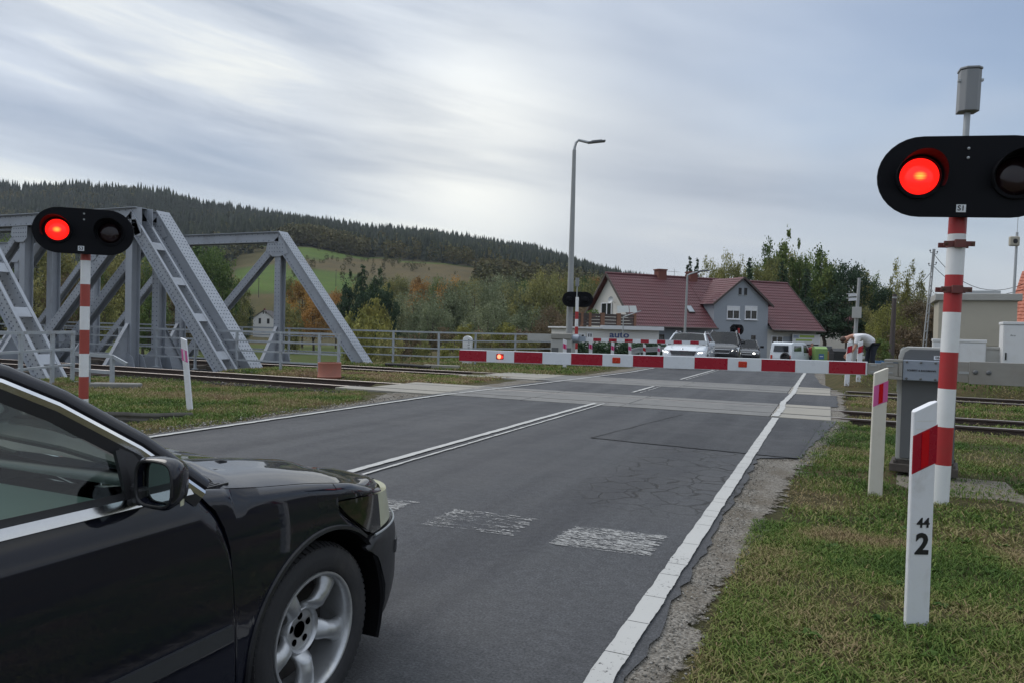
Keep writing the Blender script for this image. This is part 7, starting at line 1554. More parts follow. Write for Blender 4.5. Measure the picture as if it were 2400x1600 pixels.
def bin_(label, px, D, w, h, d, mat, z, lid=None, group=None, hood=False, plate=None):
    g = G(px, D, z); t = thing('container', label, 'container', g, YAW+R(-6), group); mb = MB(); mb.box((0, d/2, h/2-0.1), (w, d, h+0.2), taper=1.03); mb.build('body', M[mat], t, bevel=0.03)
    if hood: mb = MB(); mb.prism([(0, 0), (d, 0), (d, 0.22), (d*0.4, 0.28), (0, 0.12)], (-w/2-0.02, 0, h), (0, 1, 0), (0, 0, 1), w+0.04, 0); mb.v = [(x, y, z_) for x, y, z_ in mb.v]; mb.build('lid', M[mat], t, bevel=0.02, fix=True)
    if plate: mb = MB(); mb.span((-w*0.22, -0.025, h*0.52), (w*0.22, -0.005, h*0.82)); p_ = mb.build('label', M[plate], t); mb = MB(); mb.span((-w*0.14, -0.03, h*0.66), (w*0.14, -0.026, h*0.70)); mb.build('print', M['cabinet'], p_)
    return t
M['lime'] = plain('lime green enamel', (0.20, 0.33, 0.10), 0.5, var=0.06); M['label_blue'] = plain('blue sticker', (0.07, 0.16, 0.30), 0.5); M['ochre'] = plain('ochre boards', (0.30, 0.17, 0.06), 0.7, var=0.2)
bin_('lime green clothing bank with blue sticker right of the white off-road car', 1924, 52, 0.82, 1.30, 0.8, 'lime', -0.80, hood=True, plate='label_blue')
bin_('ochre wooden crate beside the lime green clothing bank', 1947, 52, 0.6, 1.25, 0.7, 'ochre', -0.80)
bin_('grey shed-like container behind the lime green clothing bank', 1925, 57, 1.5, 1.6, 1.2, 'steel_box', -0.85)
bin_('black lidded skip left of the bending man', 1972, 44, 0.9, 0.75, 0.9, 'black', -0.25, hood=True)
def figure_red():
    g = G(1901, 53, -0.82); t = thing('person', 'small distant person in a red top standing between white off-road car and lime green container', 'person', (g.x, g.y, -0.82), YAW)
    build_person(t, [(0, 0, 0.92), (0, 0.02, 1.15), (0, 0.01, 1.42), (0, -0.02, 1.55)], (0, -0.04, 1.66), 0.30, [((0.19, 0, 1.40), (0.24, -0.02, 1.12), (0.2, -0.12, 0.92)), ((-0.19, 0, 1.40), (-0.25, -0.02, 1.12), (-0.2, -0.12, 0.92))], [((0.09, 0, 0.90), (0.10, -0.02, 0.48), (0.10, 0.03, 0.07)), ((-0.09, 0, 0.90), (-0.10, -0.02, 0.48), (-0.10, 0.03, 0.07))], 'red_cloth', 'trousers', False)
M['red_cloth'] = plain('red cloth', (0.34, 0.05, 0.05), 0.9, var=0.1)
def skin_chain(name, parent, chains, mat, sub=2):
    """one continuous skinned surface over joint chains: each chain = [(point, radius), ...]; chains share joints by position"""
    V = []; E = []; Rr = []; idx = {}
    def vid(p, r):
        k = tuple(round(c, 4) for c in p)
        if k not in idx: idx[k] = len(V); V.append(k); Rr.append(r)
        return idx[k]
    for ch in chains:
        prev = None
        for p, r in ch:
            i = vid(p, r)
            if prev is not None and (prev, i) not in E: E.append((prev, i))
            prev = i
    me = bpy.data.meshes.new(name); me.from_pydata(V, E, []); o = link_mesh(name, me, parent)
    sk = o.modifiers.new('skin', 'SKIN'); sk.use_smooth_shade = True; ss = o.modifiers.new('sub', 'SUBSURF'); ss.levels = sub; ss.render_levels = sub
    for i, v in enumerate(me.skin_vertices[0].data):
        r = Rr[i]; v.radius = r if isinstance(r, tuple) else (r, r)
    me.skin_vertices[0].data[0].use_root = True; me.materials.append(mat)
    # bake to a plain mesh
    dg = bpy.context.evaluated_depsgraph_get(); dg.update(); bm = bpy.data.meshes.new_from_object(o.evaluated_get(dg)); bm.name = name
    o.modifiers.clear(); o.data = bm; bm.materials.clear(); bm.materials.append(mat)
    return o
def build_person(t, spine, head, hr, arms, legs, top, bottom, short_sleeve=True):
    """body: one continuous figure; shirt, trousers, hair and shoes follow it as children"""
    hipv = Vector(spine[0]); neck = Vector(spine[-1]); H = Vector(head); ax = (H-neck).normalized()
    side = (Vector(arms[0][0])-Vector(arms[1][0])).normalized()
    ch = [[(tuple(spine[0]), (0.13, 0.11)), (tuple(spine[1]), (0.125, 0.10)), (tuple(spine[2]), (0.14, 0.105)), (tuple(spine[3]), 0.058), (tuple(neck+ax*0.06), 0.055), (tuple(H-ax*0.03), 0.085), (tuple(H+ax*0.06), 0.09), (tuple(H+ax*0.115), 0.055)]]
    hands = []
    for a in arms:
        sh, el, ha = map(Vector, a); d = (ha-el).normalized()
        ch.append([(tuple(spine[2]), (0.14, 0.105)), (tuple(sh), 0.062), (tuple(sh.lerp(el, 0.5)), 0.048), (tuple(el), 0.040), (tuple(el.lerp(ha, 0.4)), 0.039), (tuple(ha), 0.027), (tuple(ha+d*0.05), 0.034), (tuple(ha+d*0.09), 0.03)])
        s_ = d.orthogonal().normalized(); s_ = side-d*side.dot(d); s_ = s_.normalized() if s_.length > 0.1 else d.orthogonal().normalized(); f_ = d.cross(s_).normalized()
        for k in range(4): b = ha+d*0.09+f_*(0.024*(k-1.5)); L = (0.058, 0.068, 0.064, 0.05)[k]; ch.append([(tuple(ha+d*0.09), 0.03), (tuple(b+d*0.012), 0.0095), (tuple(b+d*L*0.6), 0.009), (tuple(b+d*L*1.1+s_*0.02), 0.0075)])
        ch.append([(tuple(ha+d*0.05), 0.034), (tuple(ha+d*0.055+f_*0.045), 0.011), (tuple(ha+d*0.095+f_*0.055+s_*0.012), 0.009)])
    for l in legs:
        h, k, f = map(Vector, l); ch.append([(tuple(spine[0]), (0.13, 0.11)), (tuple(h), 0.085), (tuple(h.lerp(k, 0.5)), 0.072), (tuple(k), 0.052), (tuple(k.lerp(f, 0.4)), 0.05), (tuple(f), 0.036)])
    skin_chain('body', t, ch, M['skin'], 2)
    # clothing slightly outside the body
    sh = [[(tuple(Vector(spine[0]).lerp(Vector(spine[1]), -0.22)+Vector((0.003, 0, 0))), (0.185, 0.17)), (tuple(Vector(spine[0]).lerp(Vector(spine[1]), 0.35)+Vector((0.003, 0, 0))), (0.19, 0.175)), (tuple(Vector(spine[1])+Vector((0.003, 0, 0))), (0.20, 0.175)), (tuple(Vector(spine[2])+Vector((0.003, 0, 0))), (0.20, 0.165)), (tuple(Vector(spine[2]).lerp(neck, 0.75)), 0.075)]]
    for a in arms:
        s0, el, ha = map(Vector, a); f = 0.72 if short_sleeve else 1.0
        c = [(tuple(Vector(spine[2])+Vector((0.003, 0, 0))), (0.20, 0.165)), (tuple(s0*0.98+Vector(spine[2])*0.02), 0.100), (tuple(s0.lerp(el, 0.5)), 0.084), (tuple(s0.lerp(el, f)), 0.078)]
        if not short_sleeve: c += [(tuple(el.lerp(ha, 0.5)), 0.052), (tuple(el.lerp(ha, 0.92)), 0.042)]
        sh.append(c)
    skin_chain('shirt', t, sh, M[top], 2)
    tr = []
    for l in legs:
        h, k, f = map(Vector, l); tr.append([(tuple(Vector(spine[0])+Vector((0.001, 0, 0))), (0.160, 0.150)), (tuple(h+Vector((0, 0, -0.04))), 0.112), (tuple(h.lerp(k, 0.5)), 0.092), (tuple(k), 0.072), (tuple(k.lerp(f, 0.5)), 0.068), (tuple(k.lerp(f, 0.96)), 0.062)])
    skin_chain('trousers', t, tr, M[bottom], 2)
    for l in legs:
        f = Vector(l[2]); fd = Vector((-0.10, -0.10, 0)).normalized() if len(l) < 4 else Vector(l[3]); mb = MB(); mb.tube([f-fd*0.05+Vector((0, 0, -0.03)), f+fd*0.03+Vector((0, 0, -0.025)), f+fd*0.13+Vector((0, 0, -0.045)), f+fd*0.19+Vector((0, 0, -0.05))], [0.040, 0.045, 0.038, 0.02], 10); mb.build('shoe', M['black'], t, smooth=True)
    # hair cap, ears, nose, eyes
    face = (Vector((0, 0, -1))*0.4+Vector((-1, 0, 0))*0.2) if abs(ax.z) < 0.7 else Vector((0, -1, 0)); face = (face-ax*face.dot(ax)).normalized(); sd = ax.cross(face)
    mb = MB(); rows = []
    for i in range(9):
        th = math.pi*0.58*i/8; rows.append([H+ax*(0.045+0.105*math.cos(th))-face*0.016+(face*math.cos(p)+sd*math.sin(p))*0.098*math.sin(th)*(0.97 if math.cos(p) > 0.3 and th > 0.9 else 1.06) for p in np.linspace(0, 2*math.pi, 19)])
    rows = [[p if not (i > 4 and (p-H).dot(face) > 0.03) else p-face*0.03+ax*0.02 for p in r] for i, r in enumerate(rows)]
    mb.grid(rows); mb.build('hair', M['hair'], t, smooth=True)
    mb = MB(); mb.tube([H+face*0.075+ax*0.02, H+face*0.105-ax*0.012, H+face*0.085-ax*0.022], [0.008, 0.014, 0.008], 6); mb.build('nose', M['skin'], t, smooth=True)
    for s in (-1, 1):
        mb = MB(); mb.lathe([(0.0, 0), (0.012, 0.004), (0, 0.008)], H+face*0.078+sd*s*0.032+ax*0.02, face, 8); mb.build('eye', M['black'], t)
        mb = MB(); mb.tube([H+sd*s*0.088-ax*0.02, H+sd*s*0.10+ax*0.005, H+sd*s*0.092+ax*0.03], [0.012, 0.02, 0.012], 6); mb.build('ear', M['skin'], t, smooth=True)
    mb = MB(); mb.tube([H+face*0.083-ax*0.042-sd*0.02, H+face*0.088-ax*0.044, H+face*0.083-ax*0.042+sd*0.02], 0.005, 5); mb.build('mouth', M['red_cloth'], t)
figure_red()
def bending_man():
    D = 21.9; z = 0.31; g = G(2040, D, z); t = thing('person', 'man in white T-shirt and dark trousers bending over beside the marker posts', 'person', (g.x, g.y, z), YAW)
    build_person(t, [(0.0, 0, 0.97), (-0.22, 0.0, 1.12), (-0.50, 0.0, 1.20), (-0.66, 0.0, 1.15)], (-0.80, -0.01, 1.07), 0.1,
        [((-0.50, -0.20, 1.12), (-0.60, -0.23, 0.84), (-0.76, -0.20, 0.60)), ((-0.44, 0.20, 1.14), (-0.52, 0.26, 0.88), (-0.66, 0.18, 0.62))],
        [((0.03, -0.10, 0.93), (-0.02, -0.12, 0.50), (0.06, -0.12, 0.08)), ((0.03, 0.10, 0.93), (-0.06, 0.12, 0.50), (-0.06, 0.13, 0.08))], 'tshirt', 'trousers')
bending_man()
for i, (px, c) in enumerate(((2058, 'label_blue'), (2077, 'cabinet'), (2097, 'label_blue'))):
    g = G(px, 24.5, 0.32); t = thing('bottle_crate', ('blue plastic crate nearest the bending man', 'pale plastic crate between two blue ones', 'blue plastic crate nearest the barrier machine')[i], 'crate', (g.x, g.y, 0.30), YAW+R(5*i-4), 'plastic crates in the grass'); mb = MB()
    for s in (-1, 1): mb.box((s*0.13, 0, 0.2), (0.02, 0.3, 0.40)); mb.box((0, s*0.15, 0.07), (0.28, 0.02, 0.12)); mb.box((0, s*0.15, 0.34), (0.28, 0.02, 0.10))
    mb.box((0, 0, 0.02), (0.27, 0.3, 0.03)); mb.build('frame', M[c], t, fix=False)
# ================================================================== THE BLACK SALOON IN THE FOREGROUND
def black_car():
    XC = -2.5; t = thing('black_saloon', 'black saloon car with silver alloy wheel cut off by the left edge of the picture', 'car', (XC, 0.7, 0))
    pt_ = M['car_black']; SF = 2.2; TW = math.pi/2/0.95
    def wz(z):
        w = 0.88
        if z > 0.55: w -= 0.035*((z-0.55)/0.38)**2
        if z < 0.36: w -= 0.05*((0.36-z)/0.2)**2
        return w
    def pt(u, z, s=1, off=0.0):
        """point of the flank: u runs along the side and round the nose"""
        w = wz(z)
        if u <= SF: x, y, nx, ny = w, u, 1.0, 0.0
        elif u <= SF+0.95: th = (u-SF)*TW; x = w-0.5*(1-math.cos(th)); y = SF+0.80*math.sin(th); nx, ny = math.cos(th), math.sin(th)
        else: x = w-0.5-(u-SF-0.95); y = SF+0.80; nx, ny = 0.0, 1.0
        if u > SF and z > 0.5: y -= 0.20*(z-0.5)*min(1, (u-SF)/0.5)
        if u < -1.3: x -= 0.12*((-1.3-u)/0.6)**2
        return Vector((XC+s*(x+off*nx), y+off*ny, z))
    ip = lambda v, p: float(np.interp(v, [a for a, _ in p], [b for _, b in p]))
    HOOD = [(1.56, 0.935), (1.65, 0.922), (1.83, 0.893), (2.02, 0.868), (2.1, 0.856), (2.27, 0.826), (2.42, 0.775), (2.6, 0.745), (2.9, 0.70)]
    GAP = [(1.555, 0.925), (1.58, 0.89), (1.61, 0.86), (1.64, 0.80), (1.655, 0.74), (1.665, 0.60), (1.675, 0.45), (1.684, 0.20)]   # door gap (u, z)
    arch = lambda u, c=2.105, r=0.383: 0.31+math.sqrt(max(0, r*r-(u-c)**2))
    LTOP = [(2.18, 0.775), (2.30, 0.762), (2.45, 0.738), (2.7, 0.705), (3.0, 0.69)]; LBOT = [(2.18, 0.765), (2.235, 0.705), (2.375, 0.592), (2.5, 0.585), (2.7, 0.575), (3.0, 0.57)]
    def panel(name, us, zb, zt, mat, nv=10, off=0.0, rim=0.018, round_top=0.0, sides=(1, -1), parent=t, label=None):
        out = []
        for s in sides:
            P = []
            for u in us:
                a, b = zb(u), zt(u); row = []
                for k in range(nv+1):
                    z = a+(b-a)*k/nv; o = off
                    if round_top and b-z < round_top: o -= 0.5*round_top*((1-(b-z)/round_top))**2.2
                    row.append(pt(u, z, s, o))
                P.append(row)
            mb = MB(); mb.grid(P)
            if rim:
                cen = Vector((XC, 0, 0)); inw = lambda p: Vector((p.x+(-0.02 if s > 0 else 0.02)*1, p.y-(rim if p.y > 2.5 else 0), p.z))
                for edge in ([r[0] for r in P], [r[-1] for r in P], P[0], P[-1]): mb.grid([edge, [inw(p) for p in edge]])
            o = mb.build(name, mat, parent, smooth=True, world=True, ang=50, fix=True)
            out.append(o)
        return out
    L = np.linspace
    # front fender: behind the wheel, over the arch, under the headlamp
    us = np.concatenate([L(1.556, 1.655, 12), L(1.66, 1.684, 6), L(1.69, 2.18, 34), L(2.185, 2.372, 20)])
    def fb(u):
        if u < 1.684: return ip(u, GAP)+0.004
        return arch(u) if u > 1.725 else 0.20+(arch(1.726)-0.20)*max(0, (u-1.715)/0.011)
    def ft(u): return ip(u, HOOD)-0.004 if u <= 2.18 else ip(u, LBOT)-0.005
    panel('front_fender', us, fb, ft, pt_, 14, round_top=0.035)
    panel('front_fender', L(2.18, 2.5, 12), lambda u: ip(u, LTOP)+0.005, lambda u: ip(u, HOOD)-0.004 if u < 2.42 else max(ip(u, LTOP)+0.006, ip(u, HOOD)-0.01), pt_, 4, round_top=0.03)
    # doors, rear quarter
    us = np.concatenate([L(0.42, 1.55, 30), L(1.56, 1.655, 10), L(1.66, 1.68, 4)])
    dt = lambda u: 0.932 if u < 1.553 else ip(u, GAP)-0.005
    doors = panel('front_door', us, lambda u: 0.205, dt, pt_, 16, round_top=0.02)
    panel('rear_door', L(-0.72, 0.41, 24), lambda u: 0.205 if u > -0.4 else 0.205+(u+0.4)**2*3.2, lambda u: 0.932, pt_, 12, round_top=0.02)
    panel('rear_quarter', L(-1.85, -0.73, 40), lambda u: max(0.22, arch(u, -0.70, 0.383)) if u < -0.73 else 0.6, lambda u: 0.95, pt_, 12, round_top=0.03)
    panel('sill', L(-0.3, 1.715, 20), lambda u: 0.13, lambda u: 0.198, M['black'], 3, off=-0.012, rim=0)
    panel('door_moulding', L(0.44, 1.655, 16), lambda u: 0.468, lambda u: 0.515, M['moulding'], 4, off=0.012)
    # bumper with its moulding strip
    BT = [(2.33, 0.555), (2.375, 0.585), (2.5, 0.578), (2.7, 0.568), (3.0, 0.562), (3.6, 0.60)]; BB = [(2.33, 0.545), (2.40, 0.49), (2.47, 0.35), (2.50, 0.20), (2.6, 0.19), (3.6, 0.19)]
    us = np.concatenate([L(2.33, 2.5, 12), L(2.52, 3.53, 30)])
    panel('front_bumper', us, lambda u: ip(u, BB), lambda u: ip(u, BT), M['bumper'], 10, off=0.010, round_top=0.03)
    panel('bumper_strip', L(2.60, 3.53, 24), lambda u: 0.435, lambda u: 0.492, M['moulding'], 5, off=0.018)
    mb = MB()
    for s in (1, -1):
        mb.tube([pt(u, ip(u, BT)+0.004, s, 0.006) for u in L(2.38, 2.9, 14)], 0.005, 6)
    o = mb.build('bumper_joint', M['galv'], t, world=True, smooth=True); tag(o, None, None, None, 'stuff')
    # headlamps: dark side piece and yellowed front lens
    panel('headlight', L(2.185, 2.452, 12), lambda u: ip(u, LBOT)+0.004, lambda u: ip(u, LTOP)-0.002, M['lamp_dark'], 6, off=-0.003)
    lens = panel('headlight_lens', L(2.455, 2.98, 16), lambda u: ip(u, LBOT)+0.004, lambda u: ip(u, LTOP)-0.002, M['lamp_yellow'], 6, off=-0.010)
    # nose: grille between the lamps
    P = []
    for u in L(2.985, 3.53, 8): P.append([pt(u, z, 1, 0) for z in (0.60, 0.65, 0.69)])
    mb = MB(); mb.grid(P); P = [[Vector((2*XC-p.x, p.y, p.z)) for p in r] for r in P]; mb.grid(P); mb.build('radiator_grille', M['black'], t, world=True, smooth=True)
    # bonnet
    def fr(q): x = abs(q)*0.84; return 2.17+0.80*math.sqrt(max(0.10, 1-(max(0, x-0.36)/0.5)**2)) - 0.06
    def rr(q): return 1.735-0.085*max(0, (abs(q)-0.72)/0.28)**2.0 - 0.03*(1-abs(q))
    rows = []
    for i in range(31):
        v = i/30; row = []
        for j in range(41):
            q = j/20-1; y = rr(q)+(fr(q)-rr(q))*v; x = q*0.824; d = 0.824-abs(x)
            ze = ip(y, HOOD[:-2]+[(2.6, 0.752), (2.98, 0.665)]); dome = 0.052*(1-math.exp(-d/0.11))-0.022*max(0, (d-0.42)/0.42)+0.012*math.exp(-((d-0.30)/0.07)**2)
            dome *= 1-0.55*smooth(2.3, 2.95, np.array(y)); lip = -0.022*max(0, (v-0.93)/0.07)**2+(-0.010*max(0, (0.04-v)/0.04)**2)
            row.append(Vector((XC+x, y, ze-0.002+float(dome)+lip)))
        rows.append(row)
    mb = MB(); mb.grid(rows); dn = Vector((0, 0, -0.03))
    for e in (rows[0], rows[-1], [r[0] for r in rows], [r[-1] for r in rows]): mb.grid([e, [p+dn for p in e]])
    mb.build('bonnet', pt_, t, smooth=True, world=True, ang=45, fix=True)
    for s in (1, -1): mb = MB(); mb.tube([(XC+s*0.56, 1.885, 0.936), (XC+s*0.565, 1.91, 0.938), (XC+s*0.57, 1.935, 0.932)], [0.003, 0.006, 0.003], 8); mb.build('washer_jet', M['black'], t, world=True, smooth=True)
    # cowl vent
    mb = MB(); mb.add([(XC-0.82, 1.50, 0.93), (XC+0.82, 1.50, 0.93), (XC+0.84, 1.68, 0.885), (XC+0.4, 1.78, 0.90), (XC-0.4, 1.78, 0.90), (XC-0.84, 1.68, 0.885)], [tuple(range(6))]); mb.build('cowl', M['black'], t, world=True)
    mb = MB()
    for k in range(15):
        for s in (1, -1): mb.box((XC+s*(0.80-0.018*k), 1.655, 0.915), (0.008, 0.11, 0.02))
    o = mb.build('vent_slats', M['bumper'], t, world=True); tag(o, None, None, None, 'stuff')
    # pillars, roof, glass
    AP = [(0.845, 1.57, 0.928), (0.79, 1.40, 1.075), (0.745, 1.20, 1.208), (0.722, 1.076, 1.272), (0.69, 0.90, 1.335), (0.65, 0.65, 1.395), (0.615, 0.2, 1.44), (0.60, -0.4, 1.45), (0.62, -0.85, 1.39), (0.68, -1.25, 1.22), (0.78, -1.75, 0.96)]
    AP = [(a, b, c) for a, b, c in AP]
    for s in (1, -1):
        A = [Vector((XC+s*a, b, c)) for a, b, c in AP]
        mb = MB(); mb.tube([p+Vector((-s*0.028, 0.022, 0.006)) for p in A], [0.030]*5+[0.036]*6, 10); mb.build('pillar', pt_, t, smooth=True, world=True)
        nrm = Vector((s*0.94, 0, 0.34)); mb = MB(); prev = None; rows = []
        for i, p in enumerate(A[:9]):
            d = (A[min(i+1, 10)]-A[max(i-1, 0)]).normalized(); w = d.cross(nrm).normalized()*(1 if s > 0 else -1); w = w if w.z < 0 else -w
            rows.append([p+nrm*0.012, p+nrm*0.016+w*0.011, p+nrm*0.010+w*0.024])
        mb.grid(rows); mb.build('window_trim', M['chrome'], t, smooth=True, world=True)
        rows2 = [[r[2], r[2]+(r[2]-r[0]).normalized()*0.026-nrm*0.012] for r in rows]; mb = MB(); mb.grid(rows2); mb.build('window_seal', M['black'], t, world=True)
        top = [r[1] for r in rows2]
        # side glass down to the belt
        bel = lambda y: Vector((XC+s*(wz(0.945)-0.012), y, 0.948))
        mb = MB(); G0 = [p for p in top[1:] if p.y < 1.345]; ys = [1.345]+[p.y for p in G0]
        mb.add([bel(1.335), Vector((XC+s*0.795, 1.33, 1.055))]+[p for p in G0]+[bel(G0[-1].y)], [tuple(range(len(G0)+3))]); mb.build('side_glass', M['car_glass'], t, world=True)
        mb = MB(); mb.add([bel(1.335), bel(1.50), Vector((XC+s*0.797, 1.40, 1.05)), Vector((XC+s*0.795, 1.33, 1.085))], [(0, 1, 2, 3)]); mb.v = [(x+s*0.006, y, z) for x, y, z in mb.v]; mb.build('sail_panel', M['black'], t, world=True)
        mb = MB(); mb.bar(bel(1.335)+Vector((s*0.008, 0, 0)), Vector((XC+s*0.803, 1.325, 1.08)), 0.022, 0.012, side=(0, 1, 0)); mb.build('window_seal', M['black'], t, world=True)
        mb = MB(); mb.bar(Vector((XC+s*0.85, 0.40, 0.93)), Vector((XC+s*0.625, 0.36, 1.43)), 0.09, 0.03, side=(0, 1, 0)); mb.build('middle_pillar', M['black'], t, world=True)
    panel('belt_strip', L(-1.25, 1.53, 40), lambda u: 0.930, lambda u: 0.956-0.010*max(0, (u-1.4)/0.13), M['chrome'], 3, off=0.008, rim=0.02)
    panel('belt_seal', L(-1.25, 1.50, 30), lambda u: 0.956, lambda u: 0.972, M['black'], 2, off=-0.004, rim=0)
    rows = []
    for a, b, c in AP[4:9]: rows.append([Vector((XC+q*(a-0.01), b, c+0.03*(1-q*q))) for q in L(-1, 1, 13)])
    mb = MB(); mb.grid(rows); mb.grid([[p-Vector((0, 0, 0.035)) for p in r] for r in rows]); mb.build('roof', pt_, t, smooth=True, world=True)
    def screen(name, i0, i1, dy):
        rows = [[Vector((XC+q*(a-0.03), b+dy*(1-q*q), c+0.018*(1-q*q))) for q in L(-1, 1, 13)] for a, b, c in AP[i0:i1]]; mb = MB(); mb.grid(rows); mb.build(name, M['car_glass'], t, smooth=True, world=True)
    screen('windscreen', 0, 5, 0.10); screen('rear_screen', 8, 11, -0.08)
    mb = MB(); mb.add([(XC-0.8, -1.35, 0.97), (XC+0.8, -1.35, 0.97), (XC+0.76, -1.84, 0.95), (XC-0.76, -1.84, 0.95)], [(0, 1, 2, 3)]); mb.add([(XC-0.76, -1.84, 0.95), (XC+0.76, -1.84, 0.95), (XC+0.76, -1.88, 0.25), (XC-0.76, -1.88, 0.25)], [(0, 1, 2, 3)]); mb.build('boot_lid', pt_, t, world=True)
    # wipers, interior
    for x0, x1 in ((0.55, -0.05), (0.02, -0.6)): mb = MB(); mb.tube([(XC+x0, 1.56, 0.965), (XC+x0*0.5+x1*0.5, 1.56, 1.0), (XC+x1, 1.545, 1.02)], 0.009, 5); mb.build('wiper', M['black'], t, world=True)
    it = M['interior']
    mb = MB(); mb.span((XC-0.78, 1.10, 0.62), (XC+0.78, 1.52, 0.90)); mb.build('dashboard', it, t, world=True, bevel=0.08)
    mb = MB(); mb.span((XC-0.80, -1.2, 0.22), (XC+0.80, 1.6, 0.30)); mb.span((XC-0.83, -1.2, 0.3), (XC-0.79, 1.45, 0.93)); mb.span((XC+0.79, -1.2, 0.3), (XC+0.83, 1.45, 0.93)); mb.build('cabin_lining', it, t, world=True)
    for x in (-0.38, 0.38):
        mb = MB(); mb.box((XC+x, 0.40, 0.45), (0.5, 0.55, 0.2)); mb.box((XC+x, 0.08, 0.78), (0.48, 0.14, 0.62), Matrix.Rotation(R(14), 3, 'X')); mb.box((XC+x, -0.02, 1.16), (0.26, 0.10, 0.18)); mb.build('seat', it, t, world=True, bevel=0.05)
    mb = MB(); mb.span((XC-0.66, -0.95, 0.3), (XC+0.66, -0.75, 0.95)); mb.build('rear_seat', it, t, world=True, bevel=0.06)
    mb = MB(); c = Vector((XC-0.38, 0.98, 0.90)); ax = Vector((0, -0.9, 0.42)).normalized(); a = Vector((1, 0, 0)); b = ax.cross(a); mb.tube([c+(a*math.cos(k)+b*math.sin(k))*0.185 for k in L(0, 2*math.pi, 33)], 0.016, 8); mb.bar(c-a*0.17, c+a*0.17, 0.05, 0.03); mb.cyl(c, c-ax*0.2, 0.05, n=10); mb.build('steering_wheel', M['black'], t, smooth=True, world=True)
    mb = MB(); mb.box((XC, 1.02, 1.28), (0.24, 0.03, 0.07)); mb.build('inner_mirror', M['black'], t, world=True, bevel=0.02)
    # door mirrors: rounded shell, glass turned to the driver, clear indicator below
    for s in (1, -1):
        def prof(k, y, sx, sz): return [Vector((XC+s*(0.928+0.84*sx*x), y, 1.003+sz*z)) for x, z in oval]
        oval = [(math.copysign(abs(math.cos(a))**0.55, math.cos(a)), math.copysign(abs(math.sin(a))**0.6, math.sin(a))) for a in L(0, 2*math.pi, 25)[:-1]]
        rings = [prof(0, 1.352, 0.072, 0.052), prof(0, 1.335, 0.077, 0.058), prof(0, 1.328, 0.080, 0.062), prof(0, 1.336, 0.085, 0.067), prof(0, 1.372, 0.083, 0.065), prof(0, 1.400, 0.070, 0.054), prof(0, 1.418, 0.042, 0.032)]
        for r in rings[4:]: 
            for p in r: p.x -= s*0.012
        mb = MB(); mb.grid([list(r)+[r[0]] for r in rings]); mb.add(rings[-1], [tuple(range(24))]); mr = mb.build('door_mirror', pt_, t, smooth=True, world=True, fix=True, ang=60)
        mb = MB(); mb.add(prof(0, 1.348, 0.070, 0.051), [tuple(range(24))]); mb.build('mirror_glass', M['mirror'], mr, world=True)
        mb = MB(); mb.tube([p for p in prof(0, 1.331, 0.077, 0.058)]+[prof(0, 1.331, 0.077, 0.058)[0]], 0.0045, 6, caps=False); mb.build('mirror_rim', M['black'], mr, smooth=True, world=True)
        mb = MB(); mb.grid([[Vector((XC+s*(0.915+0.062*math.cos(k)), 1.372+0.040*math.sin(k)*1.0, 0.955+dz)) for k in L(0.0, 2.6, 10)] for dz in (-0.012, 0.014)]); mb.build('indicator', M['lamp_yellow'], mr, smooth=True, world=True)
        mb = MB(); mb.bar((XC+s*0.80, 1.385, 0.965), (XC+s*0.88, 1.375, 0.962), 0.09, 0.05, side=(0, 1, 0)); mb.build('mirror_foot', M['black'], mr, world=True, bevel=0.01)
    # wheels
    def alloy(x, y, s, name='wheel'):
        rt, rw = 0.316, 0.205; c = (x, y, rt-0.004); ax = (s, 0, 0); hw = rw/2
        mb = MB(); mb.lathe([(0.212, -hw*0.9), (0.25, -hw), (0.288, -hw*0.97), (0.307, -hw*0.80), (0.316, -hw*0.5), (0.316, -0.052), (0.311, -0.050), (0.311, -0.044), (0.316, -0.042), (0.316, -0.004), (0.311, -0.002), (0.311, 0.004), (0.316, 0.006), (0.316, 0.042), (0.311, 0.044), (0.311, 0.050), (0.315, hw*0.56), (0.311, hw*0.72), (0.303, hw*0.88), (0.294, hw*0.955), (0.285, hw*0.965), (0.283, hw*0.985), (0.262, hw*1.0), (0.236, hw*0.985), (0.222, hw*0.93), (0.2135, hw*0.82)], c, ax, 72, closed=True)
        # shoulder tread blocks
        for k in range(72):
            a = 2*math.pi*k/72; ca, sa = math.cos(a), math.sin(a)
            mb.bar((x+s*hw*0.60, y+ca*0.3165, rt-0.004+sa*0.3165), (x+s*hw*0.90, y+ca*0.3035, rt-0.004+sa*0.3035), 0.0165, 0.006, side=(0, -sa, ca))
        w = mb.build(name, M['rubber'], t, smooth=True, world=True, ang=45)
        mb = MB(); mb.lathe([(0.2135, hw*0.80), (0.2155, hw*0.90), (0.2135, hw*0.945), (0.207, hw*0.95), (0.201, hw*0.90), (0.196, hw*0.66), (0.190, hw*0.2), (0.187, -hw*0.8), (0.2135, -hw*0.85)], c, ax, 64, caps=False)
        # five rounded spokes
        for k in range(5):
            a = -math.pi/2+2*math.pi*k/5; d = Vector((0, math.cos(a), math.sin(a))); p_ = Vector((0, -math.sin(a), math.cos(a))); rows = []
            for i in range(13):
                v = i/12; r = 0.052+0.149*v; wd = ip(v, [(0, 0.034), (0.2, 0.043), (0.45, 0.033), (0.7, 0.036), (0.9, 0.047), (1, 0.056)]); hgt = ip(v, [(0, -0.02), (0.16, 0.030), (0.34, 0.064), (0.6, 0.074), (0.85, 0.072), (1, 0.068)])
                rows.append([Vector(c)+d*r+p_*(wd*math.cos(th))+Vector((s, 0, 0))*(hgt-0.030+0.034*max(0, math.sin(th))-0.02*max(0, -math.sin(th))) for th in L(-0.5, math.pi+0.5, 13)])
            mb.grid(rows)
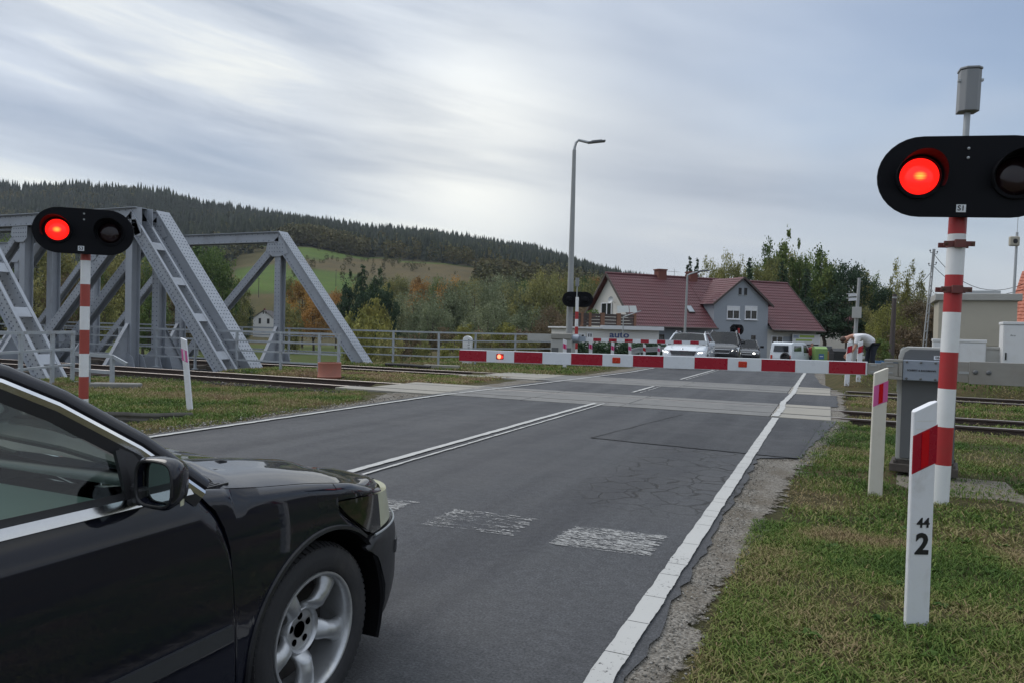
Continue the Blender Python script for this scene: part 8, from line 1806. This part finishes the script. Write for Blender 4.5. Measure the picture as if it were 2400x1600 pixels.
        mb.lathe([(0.090, 0.006), (0.086, 0.034), (0.080, 0.039), (0.073, 0.034), (0.070, 0.022), (0.030, 0.018), (0.029, -0.02), (0.0, -0.02)], c, ax, 40)
        rm = mb.build('rim', M['alloy'], w, smooth=True, world=True, ang=55)
        mb = MB(); mb.lathe([(0.0285, 0.0195), (0.0, 0.0195)], c, ax, 20)
        for k in range(5):
            a = -math.pi/2+math.pi/5+2*math.pi*k/5; mb.lathe([(0.0135, 0.021), (0.0, 0.021)], Vector(c)+Vector((0, math.cos(a), math.sin(a)))*0.049, ax, 12)
        bl = mb.build('bolt_hole', M['black'], w, world=True)
        tag(bl, None, None, None, 'stuff')
        mb = MB(); mb.lathe([(0.187, -0.035), (0.06, -0.03), (0.0, -0.03)], c, ax, 40); mb.build('brake_disc', plain('brake disc', (0.05, 0.045, 0.042), 0.6, 0.4, var=0.2), w, world=True)
    for s in (1, -1):
        for y in (2.105, -0.70): alloy(XC+s*0.745, y, s)
    # wheel-arch liners and underbody
    for s in (1, -1):
        for cy in (2.105, -0.70):
            rows = [[Vector((XC+s*x, cy+r*math.cos(a), 0.31+r*math.sin(a))) for x, r in ((0.868, 0.386), (0.862, 0.372), (0.84, 0.380), (0.45, 0.385), (0.40, 0.2))] for a in L(R(-22), R(202), 28)]
            mb = MB(); mb.grid(rows); mb.build('arch_liner', M['liner'], t, smooth=True, world=True)
            rows = [[Vector((XC+s*wz(0.31+r*math.sin(a)), cy+r*math.cos(a), 0.31+r*math.sin(a)))+Vector((s*o, 0, 0)) for r, o in ((0.389, 0.001), (0.386, 0.009), (0.374, 0.010), (0.370, -0.012))] for a in L(R(-8), R(186), 40)]
            mb = MB(); mb.grid([r for r in rows if not (cy > 0 and r[0].y > 2.36)]); mb.build('arch_lip', M['bumper'], t, smooth=True, world=True)
    mb = MB(); mb.span((XC-0.70, -1.7, 0.17), (XC+0.70, 2.75, 0.24)); mb.span((XC-0.42, 1.75, 0.2), (XC+0.42, 2.6, 0.6)); mb.build('underbody', M['black'], t, world=True)
M['bumper'] = plain('black bumper plastic', (0.014, 0.0145, 0.017), 0.38, var=0.15, spec=0.45)
M['moulding'] = plain('dark grey moulding', (0.030, 0.032, 0.036), 0.42, var=0.12, spec=0.5)
M['liner'] = plain('arch liner felt', (0.006, 0.006, 0.007), 0.9, var=0.2, spec=0.1)
M['interior'] = plain('dark green-grey trim', (0.11, 0.125, 0.12), 0.85, var=0.1)
M['mirror'] = plain('mirror glass', (0.55, 0.62, 0.60), 0.03, 1.0, var=0.02)
M['lamp_dark'] = plain('dark lamp side', (0.010, 0.010, 0.010), 0.06, var=0.3, spec=0.8)
M['lamp_yellow'] = plain('yellowed lamp lens', (0.50, 0.50, 0.36), 0.18, var=0.06, spec=0.6)
black_car()
# ================================================================== AIR
def haze():
    mb = MB(); mb.span((-1700, -1700, -6), (1700, 1700, 260)); m = bpy.data.materials.new('haze'); m.use_nodes = True; t = m.node_tree; t.nodes.clear()
    v = N(t, 'ShaderNodeVolumePrincipled'); v.inputs['Color'].default_value = (0.86, 0.92, 1.0, 1); v.inputs['Density'].default_value = 0.00010; o_ = N(t, 'ShaderNodeOutputMaterial'); t.links.new(v.outputs[0], o_.inputs['Volume'])
    tag(mb.build('haze', m), 'thin autumn haze over the valley', None, None, 'stuff')
haze()
scene.cycles.volume_bounces = 0; scene.cycles.volume_step_rate = 4; scene.cycles.volume_max_steps = 64
